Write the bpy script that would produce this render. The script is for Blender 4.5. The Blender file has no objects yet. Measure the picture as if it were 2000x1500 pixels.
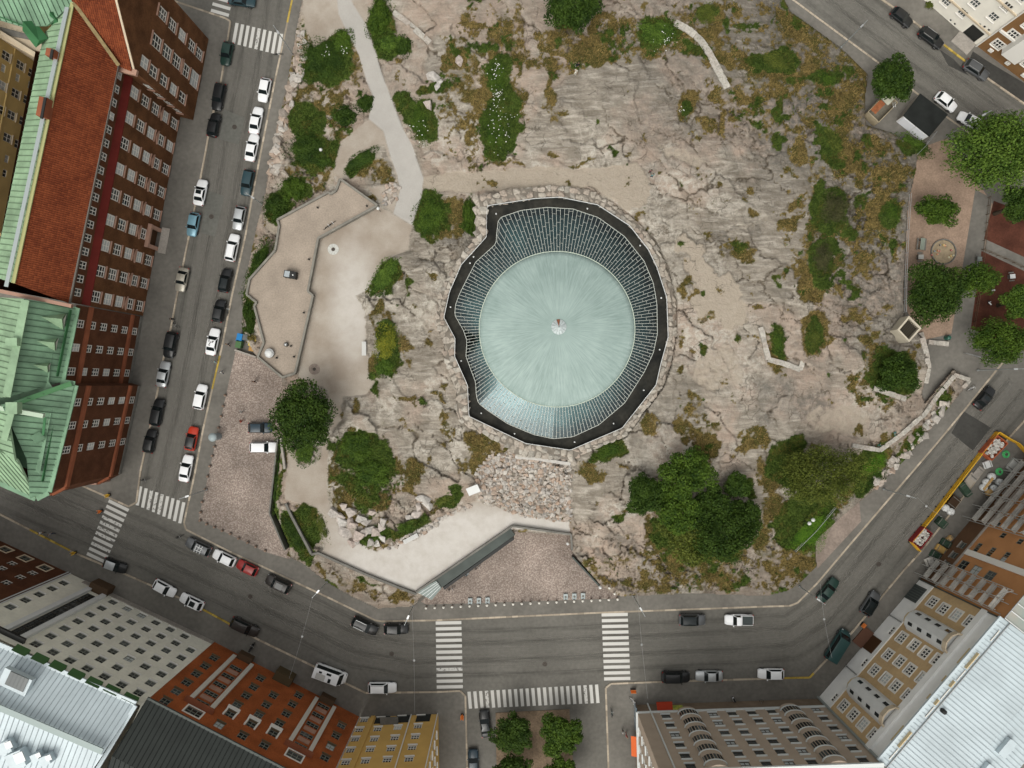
import bpy, bmesh, math, random
import numpy as np
from mathutils import Vector, Matrix
random.seed(7); RNG = np.random.default_rng(7)
SC = bpy.context.scene
COL = SC.collection
R = math.radians
# ---------------------------------------------------------------- camera: straight down from a drone at 120 m
H = 120.0          # metres above street level
S = 0.088          # metres per photo pixel at street level (photo 2000 x 1500)
cd = bpy.data.cameras.new('camera'); cam = bpy.data.objects.new('camera', cd); COL.objects.link(cam)
cam.location = (0, 0, H); cam.rotation_euler = (0, 0, 0)
cd.sensor_width = 36; cd.lens = 36*H/(2000*S); cd.clip_end = 3000; cd.clip_start = 1
SC.camera = cam
# ---------------------------------------------------------------- world: bright overcast sky
W = bpy.data.worlds.new('World'); SC.world = W; W.use_nodes = True
SUN_EL, SUN_AZ = 58, 205      # azimuth clockwise from +Y (photo up)
def build_world():
    nt = W.node_tree; nt.nodes.clear()
    out = nt.nodes.new('ShaderNodeOutputWorld'); bg = nt.nodes.new('ShaderNodeBackground')
    sky = nt.nodes.new('ShaderNodeTexSky'); sky.sky_type = 'NISHITA'; sky.sun_disc = False
    sky.sun_elevation = R(SUN_EL); sky.sun_rotation = R(SUN_AZ)
    sky.air_density = 1.6; sky.dust_density = 6.0; sky.ozone_density = 1.0
    hs = nt.nodes.new('ShaderNodeHueSaturation'); hs.inputs['Saturation'].default_value = 0.10
    nt.links.new(sky.outputs[0], hs.inputs['Color'])
    # cloud deck: soft patches, all over the dome
    tc = nt.nodes.new('ShaderNodeTexCoord'); nz = nt.nodes.new('ShaderNodeTexNoise')
    nz.inputs['Scale'].default_value = 3.2; nz.inputs['Detail'].default_value = 4
    nt.links.new(tc.outputs['Generated'], nz.inputs['Vector'])
    mr = nt.nodes.new('ShaderNodeMapRange'); mr.inputs[1].default_value = .35; mr.inputs[2].default_value = .68
    mr.inputs[3].default_value = .75; mr.inputs[4].default_value = 1.35
    nt.links.new(nz.outputs['Fac'], mr.inputs[0])
    wm = nt.nodes.new('ShaderNodeMix'); wm.data_type = 'RGBA'; wm.blend_type = 'MULTIPLY'; wm.inputs[0].default_value = 1; wm.inputs[7].default_value = (1, .99, .955, 1)      # thin warm cloud
    nt.links.new(hs.outputs[0], wm.inputs[6])
    mx = nt.nodes.new('ShaderNodeMix'); mx.data_type = 'RGBA'; mx.blend_type = 'MULTIPLY'; mx.inputs[0].default_value = 1
    nt.links.new(wm.outputs[2], mx.inputs[6]); nt.links.new(mr.outputs[0], mx.inputs[7])
    nt.links.new(mx.outputs[2], bg.inputs['Color']); bg.inputs['Strength'].default_value = 0.15
    nt.links.new(bg.outputs[0], out.inputs[0])
build_world()
sl = bpy.data.lights.new('sun', 'SUN'); sl.energy = 0.6; sl.angle = R(40); sl.color = (1, .95, .86)
so = bpy.data.objects.new('sun', sl); COL.objects.link(so)
az, el = R(SUN_AZ), R(SUN_EL)
sdir = Vector((math.sin(az)*math.cos(el), math.cos(az)*math.cos(el), math.sin(el)))
so.rotation_euler = sdir.to_track_quat('Z', 'Y').to_euler(); so.location = sdir*200
SC.view_settings.view_transform = 'Standard'; SC.view_settings.look = 'None'
SC.view_settings.exposure = 0.17; SC.view_settings.gamma = 1.0; SC.view_settings.use_curve_mapping = False
SC.render.engine = 'CYCLES'
SC.cycles.use_denoising = True; SC.cycles.max_bounces = 6; SC.cycles.diffuse_bounces = 3
SC.cycles.glossy_bounces = 3; SC.cycles.transmission_bounces = 4; SC.cycles.transparent_max_bounces = 8
SC.cycles.caustics_reflective = False; SC.cycles.caustics_refractive = False

# ---------------------------------------------------------------- helpers
def P(x, y, z=0.0):
    """photo pixel (2000x1500) of a point at height z -> its place in the world"""
    k = S*(H-z)/H
    return Vector(((x-1000)*k, (750-y)*k, z))
def tag(o, label=None, cat=None, group=None, kind=None):
    if label: o['label'] = label
    if cat: o['category'] = cat; o['kind'] = 'thing'
    if group: o['group'] = group
    if kind: o['kind'] = kind
    return o
def empty(name, loc=(0, 0, 0), rz=0.0):
    o = bpy.data.objects.new(name, None); COL.objects.link(o)
    o.location = loc; o.rotation_euler = (0, 0, rz); o.empty_display_size = .5
    return o
def link(name, me, parent=None, mtx=None):
    o = bpy.data.objects.new(name, me); COL.objects.link(o)
    if parent is not None: o.parent = parent
    if mtx is not None: o.matrix_local = mtx
    return o
class MB:
    """collects faces; build() makes ONE mesh object. World coordinates; a parent's transform is taken off."""
    def __init__(s): s.v = []; s.f = []; s.mi = []; s.uv = None; s.m = 0
    def add(s, vs, fs):
        b = len(s.v); s.v += [tuple(v) for v in vs]
        for f in fs: s.f.append([b+i for i in f]); s.mi.append(s.m)
        return s
    def quad(s, a, b, c, d): return s.add([a, b, c, d], [(0, 1, 2, 3)])
    def poly(s, pts): return s.add(pts, [tuple(range(len(pts)))])
    def box(s, c, size, rz=0.0, M=None):
        x, y, z = size[0]/2, size[1]/2, size[2]/2
        vs = [Vector((i*x, j*y, k*z)) for k in (-1, 1) for j in (-1, 1) for i in (-1, 1)]
        q = M if M is not None else Matrix.Rotation(rz, 3, 'Z')
        vs = [q @ v + Vector(c) for v in vs]
        return s.add(vs, [(0, 2, 3, 1), (4, 5, 7, 6), (0, 1, 5, 4), (2, 6, 7, 3), (0, 4, 6, 2), (1, 3, 7, 5)])
    def bar(s, a, b, w, h):
        """box from a to b, w wide, h high (h up)"""
        a, b = Vector(a), Vector(b); d = b-a; L = d.length
        if L < 1e-5: return s
        t = d/L; up = Vector((0, 0, 1)) if abs(t.z) < .95 else Vector((0, 1, 0))
        sd = t.cross(up).normalized(); u2 = sd.cross(t)
        M = Matrix((t, sd, u2)).transposed()
        return s.box((a+b)/2, (L, w, h), M=M)
    def prism(s, pts, z0, z1):
        """closed prism over a world polygon [(x,y)...]"""
        n = len(pts)
        area = sum(pts[i][0]*pts[(i+1) % n][1]-pts[(i+1) % n][0]*pts[i][1] for i in range(n))
        if area < 0: pts = pts[::-1]
        vs = [(p[0], p[1], z0) for p in pts]+[(p[0], p[1], z1) for p in pts]
        fs = [tuple(range(n))[::-1], tuple(range(n, 2*n))]
        fs += [(i, (i+1) % n, n+(i+1) % n, n+i) for i in range(n)]
        return s.add(vs, fs)
    def tube(s, pts, rad, n=6, cap=True):
        pts = [Vector(p) for p in pts]
        if not hasattr(rad, '__len__'): rad = [rad]*len(pts)
        rings = []
        for i, p in enumerate(pts):
            t = (pts[min(i+1, len(pts)-1)]-pts[max(i-1, 0)]).normalized()
            up = Vector((0, 0, 1)) if abs(t.z) < .9 else Vector((1, 0, 0))
            a = t.cross(up).normalized(); b = t.cross(a)
            rings.append([p+(a*math.cos(2*math.pi*k/n)+b*math.sin(2*math.pi*k/n))*rad[i] for k in range(n)])
        vs = [v for r in rings for v in r]; fs = []
        for i in range(len(pts)-1):
            for k in range(n):
                fs.append((i*n+k, i*n+(k+1) % n, (i+1)*n+(k+1) % n, (i+1)*n+k))
        if cap: fs += [tuple(range(n)), tuple(range((len(pts)-1)*n, len(pts)*n))[::-1]]
        return s.add(vs, fs)
    def lathe(s, c, prof, n=12, sx=1, sy=1):
        c = Vector(c); vs = []; fs = []
        for r, z in prof:
            for k in range(n):
                a = 2*math.pi*k/n; vs.append(c+Vector((r*sx*math.cos(a), r*sy*math.sin(a), z)))
        m = len(prof)
        for i in range(m-1):
            for k in range(n):
                fs.append((i*n+k, i*n+(k+1) % n, (i+1)*n+(k+1) % n, (i+1)*n+k))
        fs += [tuple(range(n))[::-1], tuple(range((m-1)*n, m*n))]
        return s.add(vs, fs)
    def mesh(s, name, mats, smooth=False, M=None):
        me = bpy.data.meshes.new(name)
        vs = s.v if M is None else [tuple(M @ Vector(v)) for v in s.v]
        me.from_pydata(vs, [], s.f)
        if not isinstance(mats, (list, tuple)): mats = [mats]
        for m in mats: me.materials.append(m)
        if len(mats) > 1: me.polygons.foreach_set('material_index', s.mi)
        if smooth: me.polygons.foreach_set('use_smooth', [True]*len(s.f))
        me.update()
        return me
    def build(s, name, mats, parent=None, smooth=False):
        M = None
        if parent is not None: M = world_m(parent).inverted()
        return link(name, s.mesh(name, mats, smooth, M), parent)
def world_m(o):
    m = Matrix.LocRotScale(o.location, o.rotation_euler, o.scale)
    return world_m(o.parent) @ m if o.parent else m
def np_mesh(name, V, F, mats, smooth=False):
    """fast mesh from arrays; F is (n,3) or (n,4)"""
    me = bpy.data.meshes.new(name); k = F.shape[1]
    me.vertices.add(len(V)); me.vertices.foreach_set('co', np.asarray(V, np.float32).ravel())
    me.loops.add(F.size); me.loops.foreach_set('vertex_index', np.asarray(F, np.int32).ravel())
    me.polygons.add(len(F)); me.polygons.foreach_set('loop_start', np.arange(0, F.size, k, dtype=np.int32))
    me.polygons.foreach_set('loop_total', np.full(len(F), k, np.int32))
    if smooth: me.polygons.foreach_set('use_smooth', np.ones(len(F), bool))
    for m in (mats if isinstance(mats, (list, tuple)) else [mats]): me.materials.append(m)
    me.update(calc_edges=True); return me
def copy_tree(o, parent=None, kids=None):
    c = o.copy(); COL.objects.link(c); c.parent = parent
    for ch in (kids if kids is not None else o.children): copy_tree(ch, c)
    return c

# ---------------------------------------------------------------- materials
MATS = {}
def nodes(m):
    m.use_nodes = True; nt = m.node_tree; return nt, nt.nodes['Principled BSDF']
def mat(name, col, rough=.8, var=.0, vs=1.0, bump=0.0, bs=6.0, metal=0.0, spec=.5, col2=None, speck=0.0, ss=8.0, coat=0.0):
    """plain surface; var mixes towards col2 (or a darker/lighter self) by soft noise, speck adds fine grain"""
    if name in MATS: return MATS[name]
    m = bpy.data.materials.new(name); MATS[name] = m
    nt, b = nodes(m); L = nt.links.new; N = nt.nodes.new
    b.inputs['Roughness'].default_value = rough; b.inputs['Metallic'].default_value = metal
    b.inputs['Specular IOR Level'].default_value = spec if spec != .5 else (.12 if rough >= .7 else .25 if rough >= .5 else .5)
    if coat: b.inputs['Coat Weight'].default_value = coat; b.inputs['Coat Roughness'].default_value = .06
    b.inputs['Base Color'].default_value = (*col, 1)
    if var or bump or speck:
        g = N('ShaderNodeNewGeometry')
        cur = None
        if var:
            nz = N('ShaderNodeTexNoise'); nz.inputs['Scale'].default_value = vs; nz.inputs['Detail'].default_value = 5
            L(g.outputs['Position'], nz.inputs['Vector'])
            mr = N('ShaderNodeMapRange'); mr.inputs[1].default_value = .3; mr.inputs[2].default_value = .7
            L(nz.outputs['Fac'], mr.inputs[0])
            mx = N('ShaderNodeMix'); mx.data_type = 'RGBA'
            a = tuple(c*(1-var) for c in col); c2 = col2 or tuple(min(1, c*(1+var)) for c in col)
            mx.inputs[6].default_value = (*a, 1) if col2 is None else (*col, 1); mx.inputs[7].default_value = (*c2, 1)
            L(mr.outputs[0], mx.inputs[0]); cur = mx.outputs[2]
        if speck:
            n2 = N('ShaderNodeTexNoise'); n2.inputs['Scale'].default_value = ss; n2.inputs['Detail'].default_value = 2
            L(g.outputs['Position'], n2.inputs['Vector'])
            m2 = N('ShaderNodeMapRange'); m2.inputs[1].default_value = .3; m2.inputs[2].default_value = .7
            m2.inputs[3].default_value = 1-speck; m2.inputs[4].default_value = 1+speck; L(n2.outputs['Fac'], m2.inputs[0])
            mm = N('ShaderNodeMix'); mm.data_type = 'RGBA'; mm.blend_type = 'MULTIPLY'; mm.inputs[0].default_value = 1
            if cur is not None: L(cur, mm.inputs[6])
            else: mm.inputs[6].default_value = (*col, 1)
            L(m2.outputs[0], mm.inputs[7]); cur = mm.outputs[2]
        if cur is not None: L(cur, b.inputs['Base Color'])
        if bump:
            n3 = N('ShaderNodeTexNoise'); n3.inputs['Scale'].default_value = bs; n3.inputs['Detail'].default_value = 4
            L(g.outputs['Position'], n3.inputs['Vector'])
            bp = N('ShaderNodeBump'); bp.inputs['Strength'].default_value = bump; bp.inputs['Distance'].default_value = .1
            L(n3.outputs['Fac'], bp.inputs['Height']); L(bp.outputs[0], b.inputs['Normal'])
    return m
def leaf_mat(name, a, b_, yellow=None):
    if name in MATS: return MATS[name]
    m = bpy.data.materials.new(name); MATS[name] = m
    nt, b = nodes(m); L = nt.links.new; N = nt.nodes.new
    g = N('ShaderNodeNewGeometry'); nz = N('ShaderNodeTexNoise'); nz.inputs['Scale'].default_value = .55; nz.inputs['Detail'].default_value = 4
    L(g.outputs['Position'], nz.inputs['Vector'])
    ad = N('ShaderNodeMath'); ad.operation = 'MULTIPLY_ADD'; ad.inputs[1].default_value = .45
    L(g.outputs['Random Per Island'], ad.inputs[0]); L(nz.outputs['Fac'], ad.inputs[2])
    mr = N('ShaderNodeMapRange'); mr.inputs[1].default_value = .45; mr.inputs[2].default_value = 1.0; L(ad.outputs[0], mr.inputs[0])
    mx = N('ShaderNodeMix'); mx.data_type = 'RGBA'; mx.inputs[6].default_value = (*a, 1); mx.inputs[7].default_value = (*b_, 1)
    L(mr.outputs[0], mx.inputs[0]); L(mx.outputs[2], b.inputs['Base Color'])
    b.inputs['Roughness'].default_value = .6; b.inputs['Specular IOR Level'].default_value = .10
    return m
# ================================================================ SETTING: road, pavements
M_ASPH = mat('asphalt', (.132, .126, .112), .9, var=.16, vs=.11, speck=.1, ss=1.7, bump=.15, bs=9)
M_ASPH2 = mat('asphalt_new', (.05, .049, .045), .85, var=.15, vs=.3, speck=.1, ss=2)
M_PAVE = mat('pavement_asphalt', (.148, .139, .123), .9, var=.18, vs=.16, speck=.1, ss=1.5)
M_KERB = None
def kerb_mat(name, col):
    m = bpy.data.materials.new(name); nt, b = nodes(m); N = nt.nodes.new; L = nt.links.new
    oi = N('ShaderNodeObjectInfo'); mr = N('ShaderNodeMapRange'); mr.inputs[3].default_value = .62; mr.inputs[4].default_value = 1.15
    L(oi.outputs['Random'], mr.inputs[0]); mm = N('ShaderNodeMix'); mm.data_type = 'RGBA'; mm.blend_type = 'MULTIPLY'; mm.inputs[0].default_value = 1
    g = N('ShaderNodeNewGeometry'); nz = N('ShaderNodeTexNoise'); nz.inputs['Scale'].default_value = 2.5; nz.inputs['Detail'].default_value = 4
    L(g.outputs['Position'], nz.inputs['Vector'])
    m0 = N('ShaderNodeMix'); m0.data_type = 'RGBA'; m0.inputs[6].default_value = (*[c*.65 for c in col], 1); m0.inputs[7].default_value = (*col, 1)
    L(nz.outputs['Fac'], m0.inputs[0]); L(m0.outputs[2], mm.inputs[6]); L(mr.outputs[0], mm.inputs[7]); L(mm.outputs[2], b.inputs['Base Color'])
    b.inputs['Roughness'].default_value = .85; b.inputs['Specular IOR Level'].default_value = .12
    return m
M_KERB = kerb_mat('kerb_granite', (.48, .41, .32)); M_KERBY = kerb_mat('kerb_yellow', (.50, .36, .08))
road = link('road', MB().poly([(-600, -600, 0), (600, -600, 0), (600, 600, 0), (-600, 600, 0)]).mesh('road', M_ASPH)); tag(road, kind='structure')
KST = MB().box((0, 0, .0), (.97, .30, .2)).mesh('kerb_stone', M_KERB)
KSTY = MB().box((0, 0, .0), (.97, .30, .2)).mesh('kerb_stone', M_KERBY)
def pavement(poly, kerb, yellow=()):
    o = MB().prism([P(x, y)[:2] for x, y in poly], -.05, .12).build('pavement', M_PAVE); tag(o, kind='structure')
    pts = [P(x, y) for x, y in kerb]; n = 0
    for a, b in zip(pts[:-1], pts[1:]):
        d = b-a; L = d.length; t = d/L; k = max(1, round(L/1.0))
        for i in range(k):
            c = a+t*(L*(i+.5)/k); px, py = c.x/S+1000, 750-c.y/S
            if not (-12 < px < 2012 and -12 < py < 1512): continue
            ye = any(x0 <= px <= x1 and y0 <= py <= y1 for x0, y0, x1, y1 in yellow)
            q = link('kerb_stone', KSTY if ye else KST, o)
            q.location = (c.x, c.y, .047); q.rotation_euler = (0, 0, math.atan2(t.y, t.x)); q.scale = (L/k, 1, 1)
    return o
K_IN = [(583, -60), (571, 0), (557, 67), (537, 160), (516, 267), (493, 386), (480, 460), (453, 580), (435, 673), (415, 760), (397, 840), (381, 925),
        (360, 1021), (364, 1034), (453, 1079), (515, 1107), (640, 1166), (733, 1211), (745, 1213), (853, 1211), (1000, 1204), (1175, 1196), (1500, 1184), (1541, 1183),
        (1557, 1177), (1596, 1138), (1680, 1039), (1747, 961), (1827, 868), (1880, 804), (1947, 721), (2020, 635)]
K_TRI = [(2060, 377), (1875, 248), (1848, 229), (1712, 121), (1552, 3), (1470, -60)]
pavement(K_IN+[(2100, 545), (2100, 405)]+K_TRI, K_IN, [(405, 690, 440, 765), (550, 0, 575, 40)])
for k in (K_TRI,):
    pts = [P(x, y) for x, y in k]
    par = bpy.data.objects['pavement']
    for a, b in zip(pts[:-1], pts[1:]):
        d = b-a; L = d.length; t = d/L; n = max(1, round(L))
        for i in range(n):
            c = a+t*(L*(i+.5)/n)
            if c.x/S > 1012 or c.y/S > 762: continue
            q = link('kerb_stone', KST, par); q.location = (c.x, c.y, .047); q.rotation_euler = (0, 0, math.atan2(t.y, t.x))
K_L = [(340, 2), (357, 8), (440, 36), (450, 42), (449, 52), (432, 160), (412, 240), (400, 307), (379, 415), (359, 513), (347, 572), (333, 647), (320, 700), (309, 761), (293, 837), (275, 920), (267, 981), (252, 989), (160, 948), (-20, 866)]
pavement(K_L+[(-150, 810), (-150, -60), (180, -60)], K_L)
K_BL = [(-20, 994), (0, 1004), (147, 1080), (245, 1121), (373, 1177), (507, 1250), (621, 1305), (677, 1335), (715, 1353), (853, 1351), (899, 1349), (909, 1359), (913, 1520)]
pavement([(-150, 930)]+K_BL+[(915, 1620), (-150, 1620)], K_BL, [(395, 1185, 455, 1225), (60, 1030, 140, 1080)])
K_BR = [(1189, 1520), (1183, 1343), (1193, 1335), (1295, 1331), (1500, 1325), (1531, 1324), (1581, 1323), (1613, 1289), (1667, 1231), (1720, 1167), (1765, 1113), (1800, 1075), (1968, 857), (2020, 800)]
pavement(K_BR+[(2150, 650), (2150, 1620), (1191, 1620)], K_BR, [(1535, 1315, 1590, 1328)])
K_TR = [(1690, -25), (1723, 0), (1787, 45), (1843, 88), (1885, 120), (1933, 157), (2020, 217)]
pavement([(1640, -60)]+K_TR+[(2120, 285), (2120, -60)], K_TR, [(1845, 90, 1890, 125)])
# park strip in the side street at the foot of the photo
M_PATHG = mat('park_gravel', (.17, .125, .085), .95, var=.25, vs=.5, speck=.2, ss=4)
o = MB().prism([P(x, y)[:2] for x, y in [(968, 1392), (1112, 1385), (1128, 1620), (972, 1620)]], -.05, .10).build('park_path', M_PATHG); tag(o, kind='structure')
# paint
def paint_mat():
    m = bpy.data.materials.new('road_paint'); nt, b = nodes(m); N = nt.nodes.new; L = nt.links.new
    g = N('ShaderNodeNewGeometry'); oi = N('ShaderNodeObjectInfo')
    nz = N('ShaderNodeTexNoise'); nz.inputs['Scale'].default_value = 2.2; nz.inputs['Detail'].default_value = 6; nz.inputs['Roughness'].default_value = .7
    L(g.outputs['Position'], nz.inputs['Vector'])
    th = N('ShaderNodeMapRange'); th.inputs[1].default_value = .55; th.inputs[2].default_value = 1; th.inputs[3].default_value = .16; th.inputs[4].default_value = .5
    L(oi.outputs['Alpha'], th.inputs[0]); th.inputs[1].default_value = 1; th.inputs[2].default_value = 0
    sb = N('ShaderNodeMath'); sb.operation = 'SUBTRACT'; L(nz.outputs['Fac'], sb.inputs[0]); L(th.outputs[0], sb.inputs[1])
    mr = N('ShaderNodeMapRange'); mr.inputs[1].default_value = 0; mr.inputs[2].default_value = .06; L(sb.outputs[0], mr.inputs[0])
    mx = N('ShaderNodeMix'); mx.data_type = 'RGBA'; mx.inputs[6].default_value = (.12, .115, .105, 1); mx.inputs[7].default_value = (.53, .52, .49, 1)
    L(mr.outputs[0], mx.inputs[0]); L(mx.outputs[2], b.inputs['Base Color']); b.inputs['Roughness'].default_value = .7
    return m
M_PAINT = paint_mat()
def crosswalk(p0, p1, v0, v1, n, thick=6.2, worn=()):
    for i in range(n):
        t = i/(n-1); a = Vector(p0).lerp(Vector(p1), t); v = Vector(v0).lerp(Vector(v1), t)
        A = P(a.x, a.y, .004); B = P(a.x+v.x, a.y+v.y, .004); d = (B-A); L = d.length
        q = MB().add([(0, -thick*S/2, 0), (L, -thick*S/2, 0), (L, thick*S/2, 0), (0, thick*S/2, 0)], [(0, 1, 2, 3)])
        o = link('crosswalk_stripe', q.mesh('crosswalk_stripe', M_PAINT), road)
        o.location = A; o.rotation_euler = (0, 0, math.atan2(d.y, d.x))
        o.color = (1, 1, 1, .25 if i in worn else random.uniform(.62, .95))
crosswalk((412, 20), (421, -18), (35, 10), (35, 10), 4)
crosswalk((463, 45), (550, 66), (-7, 40), (-7, 41), 9, worn=(4,))
crosswalk((275, 950), (359, 981), (-7, 37), (-8, 41), 9, worn=(2, 3, 4))
crosswalk((212, 978), (170, 1081), (39, 19), (36, 17), 11, worn=(3, 4, 5, 6, 8))
crosswalk((851, 1217), (853, 1342), (50, -1), (51, -1), 12, worn=(8,))
crosswalk((1175, 1201), (1180, 1326), (51, -1), (51, -1), 12)
crosswalk((916, 1351), (1165, 1337), (3, 33), (3, 36), 23, worn=(3, 20))
# asphalt patches (repairs)
def patch(poly, m, name='asphalt_patch', z=.004):
    o = MB().poly([P(x, y, z) for x, y in poly][::-1]).build(name, m, road); return o
M_ASPH3 = mat('asphalt_patch', (.118, .118, .106), .9, var=.12, vs=.3, speck=.12, ss=2)
for p in [[(437, 213), (478, 230), (466, 282), (428, 272)], [(405, 372), (438, 382), (420, 462), (392, 455)]]: patch(p, M_ASPH3)
for p in [[(1882, 803), (1935, 835), (1900, 880), (1858, 846)], [(1930, 120), (2005, 165), (2005, 205), (1890, 125), (1900, 100)]]: patch(p, M_ASPH2, z=.126 if p[0][0] == 1930 else .004)
patch([(1835, 96), (1862, 115), (1893, 148), (1852, 128)], M_ASPH2)
# worn wheel tracks and dark drip lines, a film on the asphalt
def film_mat(name, col, k, sc):
    m = bpy.data.materials.new(name); nt, b = nodes(m); N = nt.nodes.new; L = nt.links.new; out = nt.nodes['Material Output']
    b.inputs['Base Color'].default_value = (*col, 1); b.inputs['Roughness'].default_value = .9; b.inputs['Specular IOR Level'].default_value = .12
    uv = N('ShaderNodeUVMap'); uv.uv_map = 'film'; sp = N('ShaderNodeSeparateXYZ'); L(uv.outputs[0], sp.inputs[0])
    s1 = N('ShaderNodeMath'); s1.operation = 'MULTIPLY'; s1.inputs[1].default_value = math.pi; L(sp.outputs[1], s1.inputs[0]); s2 = N('ShaderNodeMath'); s2.operation = 'SINE'; L(s1.outputs[0], s2.inputs[0])
    mp = N('ShaderNodeMapping'); mp.inputs['Scale'].default_value = (.12, 5, 1); L(uv.outputs[0], mp.inputs[0]); nz = N('ShaderNodeTexNoise'); nz.inputs['Scale'].default_value = sc; nz.inputs['Detail'].default_value = 5; L(mp.outputs[0], nz.inputs['Vector'])
    mr = N('ShaderNodeMapRange'); mr.inputs[1].default_value = .35; mr.inputs[2].default_value = .7; mr.inputs[4].default_value = k; L(nz.outputs['Fac'], mr.inputs[0])
    mu = N('ShaderNodeMath'); mu.operation = 'MULTIPLY'; L(s2.outputs[0], mu.inputs[0]); L(mr.outputs[0], mu.inputs[1])
    tr = N('ShaderNodeBsdfTransparent'); mx = N('ShaderNodeMixShader'); L(mu.outputs[0], mx.inputs[0]); L(tr.outputs[0], mx.inputs[1]); L(b.outputs[0], mx.inputs[2]); L(mx.outputs[0], out.inputs[0]); return m
M_TRK = film_mat('worn_track', (.215, .205, .183), .5, 1.0); M_OIL = film_mat('drip_line', (.07, .068, .06), .38, 1.3)
def film(pts, w, m, z):
    P_ = [P(x, y, z) for x, y in pts]; V = []; U = []; d = 0
    for i, c in enumerate(P_):
        t = (P_[min(i+1, len(P_)-1)]-P_[max(i-1, 0)]).normalized(); s = Vector((-t.y, t.x, 0)); d += (c-P_[i-1]).length if i else 0
        V += [c+s*w/2, c-s*w/2]; U += [(d, 1), (d, 0)]
    me = MB().add(V, [(2*i, 2*i+1, 2*i+3, 2*i+2) for i in range(len(P_)-1)]).mesh('wheel_track', m); uv = me.uv_layers.new(name='film')
    for lp in me.loops: uv.data[lp.index].uv = U[lp.vertex_index]
    link('wheel_track', me, road)
def off(pts, o):
    out = []
    for i, (x, y) in enumerate(pts):
        (x0, y0), (x1, y1) = pts[max(i-1, 0)], pts[min(i+1, len(pts)-1)]; L = math.hypot(x1-x0, y1-y0); out.append((x-(y1-y0)/L*o, y+(x1-x0)/L*o))
    return out
C_L = [(505, -20), (480, 130), (455, 260), (437, 380), (415, 500), (390, 640), (365, 770), (335, 900), (310, 1000)]; C_B = [(-20, 940), (120, 1000), (300, 1075), (450, 1145), (600, 1215), (700, 1262), (800, 1280), (1000, 1277), (1250, 1265), (1450, 1255), (1545, 1247), (1610, 1205), (1680, 1125), (1780, 1005), (1860, 905), (1990, 755)]; C_R = [(1600, -30), (1700, 50), (1800, 125), (1900, 198), (2020, 285)]
for ci, C_ in enumerate((C_L, C_B, C_R)):
    for j, o_ in enumerate((-30, -14, 4, 20)): film(off(C_, o_), 1.5, M_TRK, .0015+.0003*j+.001*(ci % 2)*.3)
    for j, o_ in enumerate((-46, -22, 12, 40)): film(off(C_, o_), 1.3, M_OIL, .0027+.0002*j)
# manhole covers
M_IRON = mat('cast_iron', (.07, .06, .052), .7, var=.3, vs=4, metal=.3)
for x, y in [(489, 1165), (765, 1277), (458, 248), (413, 423), (1716, 1102), (1952, 852), (1064, 1297)]:
    MB().lathe(P(x, y, 0), [(.42, .0), (.42, .012), (.34, .014)], 14).build('manhole_cover', M_IRON, road)

# ================================================================ HILL (height field over the photo's pixels)
_T = {}
def vnoise(x, y, seed):
    if seed not in _T: _T[seed] = np.random.default_rng(seed).random((256, 256))
    T = _T[seed]; xi = np.floor(x).astype(int); yi = np.floor(y).astype(int); fx = x-xi; fy = y-yi
    fx = fx*fx*(3-2*fx); fy = fy*fy*(3-2*fy)
    a = T[yi % 256, xi % 256]; b = T[yi % 256, (xi+1) % 256]; c = T[(yi+1) % 256, xi % 256]; d = T[(yi+1) % 256, (xi+1) % 256]
    return (a*(1-fx)+b*fx)*(1-fy)+(c*(1-fx)+d*fx)*fy
def fbm(x, y, sc, seed, o=4, g=.5):
    s = 0; A = 1; n = 0
    for i in range(o): s = s+A*vnoise(x/sc*2**i+i*17.3, y/sc*2**i+i*9.1, seed+i); n += A; A *= g
    return s/n
def voro(x, y, sx, sy, rot, seed):
    """anisotropic Voronoi: edge distance, cell random, offset from the cell's site"""
    c, s = math.cos(rot), math.sin(rot); u = (x*c+y*s)/sx; v = (-x*s+y*c)/sy
    rg = np.random.default_rng(seed); J = rg.random((128, 128, 2)); Q = rg.random((128, 128, 3))
    ui = np.floor(u).astype(int); vi = np.floor(v).astype(int)
    d1 = np.full(x.shape, 9.); d2 = np.full(x.shape, 9.); q = np.zeros(x.shape+(3,)); du = np.zeros(x.shape); dv = np.zeros(x.shape)
    for a in (-1, 0, 1):
        for b in (-1, 0, 1):
            j = J[(vi+b) % 128, (ui+a) % 128]; eu = ui+a+j[..., 0]-u; ev = vi+b+j[..., 1]-v; d = np.hypot(eu, ev)
            n = d < d1
            d2 = np.where(n, d1, np.minimum(d2, d)); q[n] = Q[(vi+b) % 128, (ui+a) % 128][n]
            du = np.where(n, eu, du); dv = np.where(n, ev, dv); d1 = np.where(n, d, d1)
    return d2-d1, q, du, dv
def sdist(poly, X, Y):
    """signed distance in pixels, positive inside"""
    d = np.full(X.shape, 1e9); ins = np.zeros(X.shape, bool); n = len(poly)
    for i in range(n):
        (x0, y0), (x1, y1) = poly[i], poly[(i+1) % n]; ex, ey = x1-x0, y1-y0; L2 = ex*ex+ey*ey+1e-9
        t = np.clip(((X-x0)*ex+(Y-y0)*ey)/L2, 0, 1); d = np.minimum(d, (X-x0-t*ex)**2+(Y-y0-t*ey)**2)
        if y0 != y1: ins ^= ((y0 > Y) != (y1 > Y)) & (X < (x1-x0)*(Y-y0)/(y1-y0)+x0)
    return np.where(ins, 1, -1)*np.sqrt(d)
STEP = 2.0
gx = np.arange(376, 1900, STEP); gy = np.arange(-36, 1196, STEP); X, Y = np.meshgrid(gx, gy)
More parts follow.
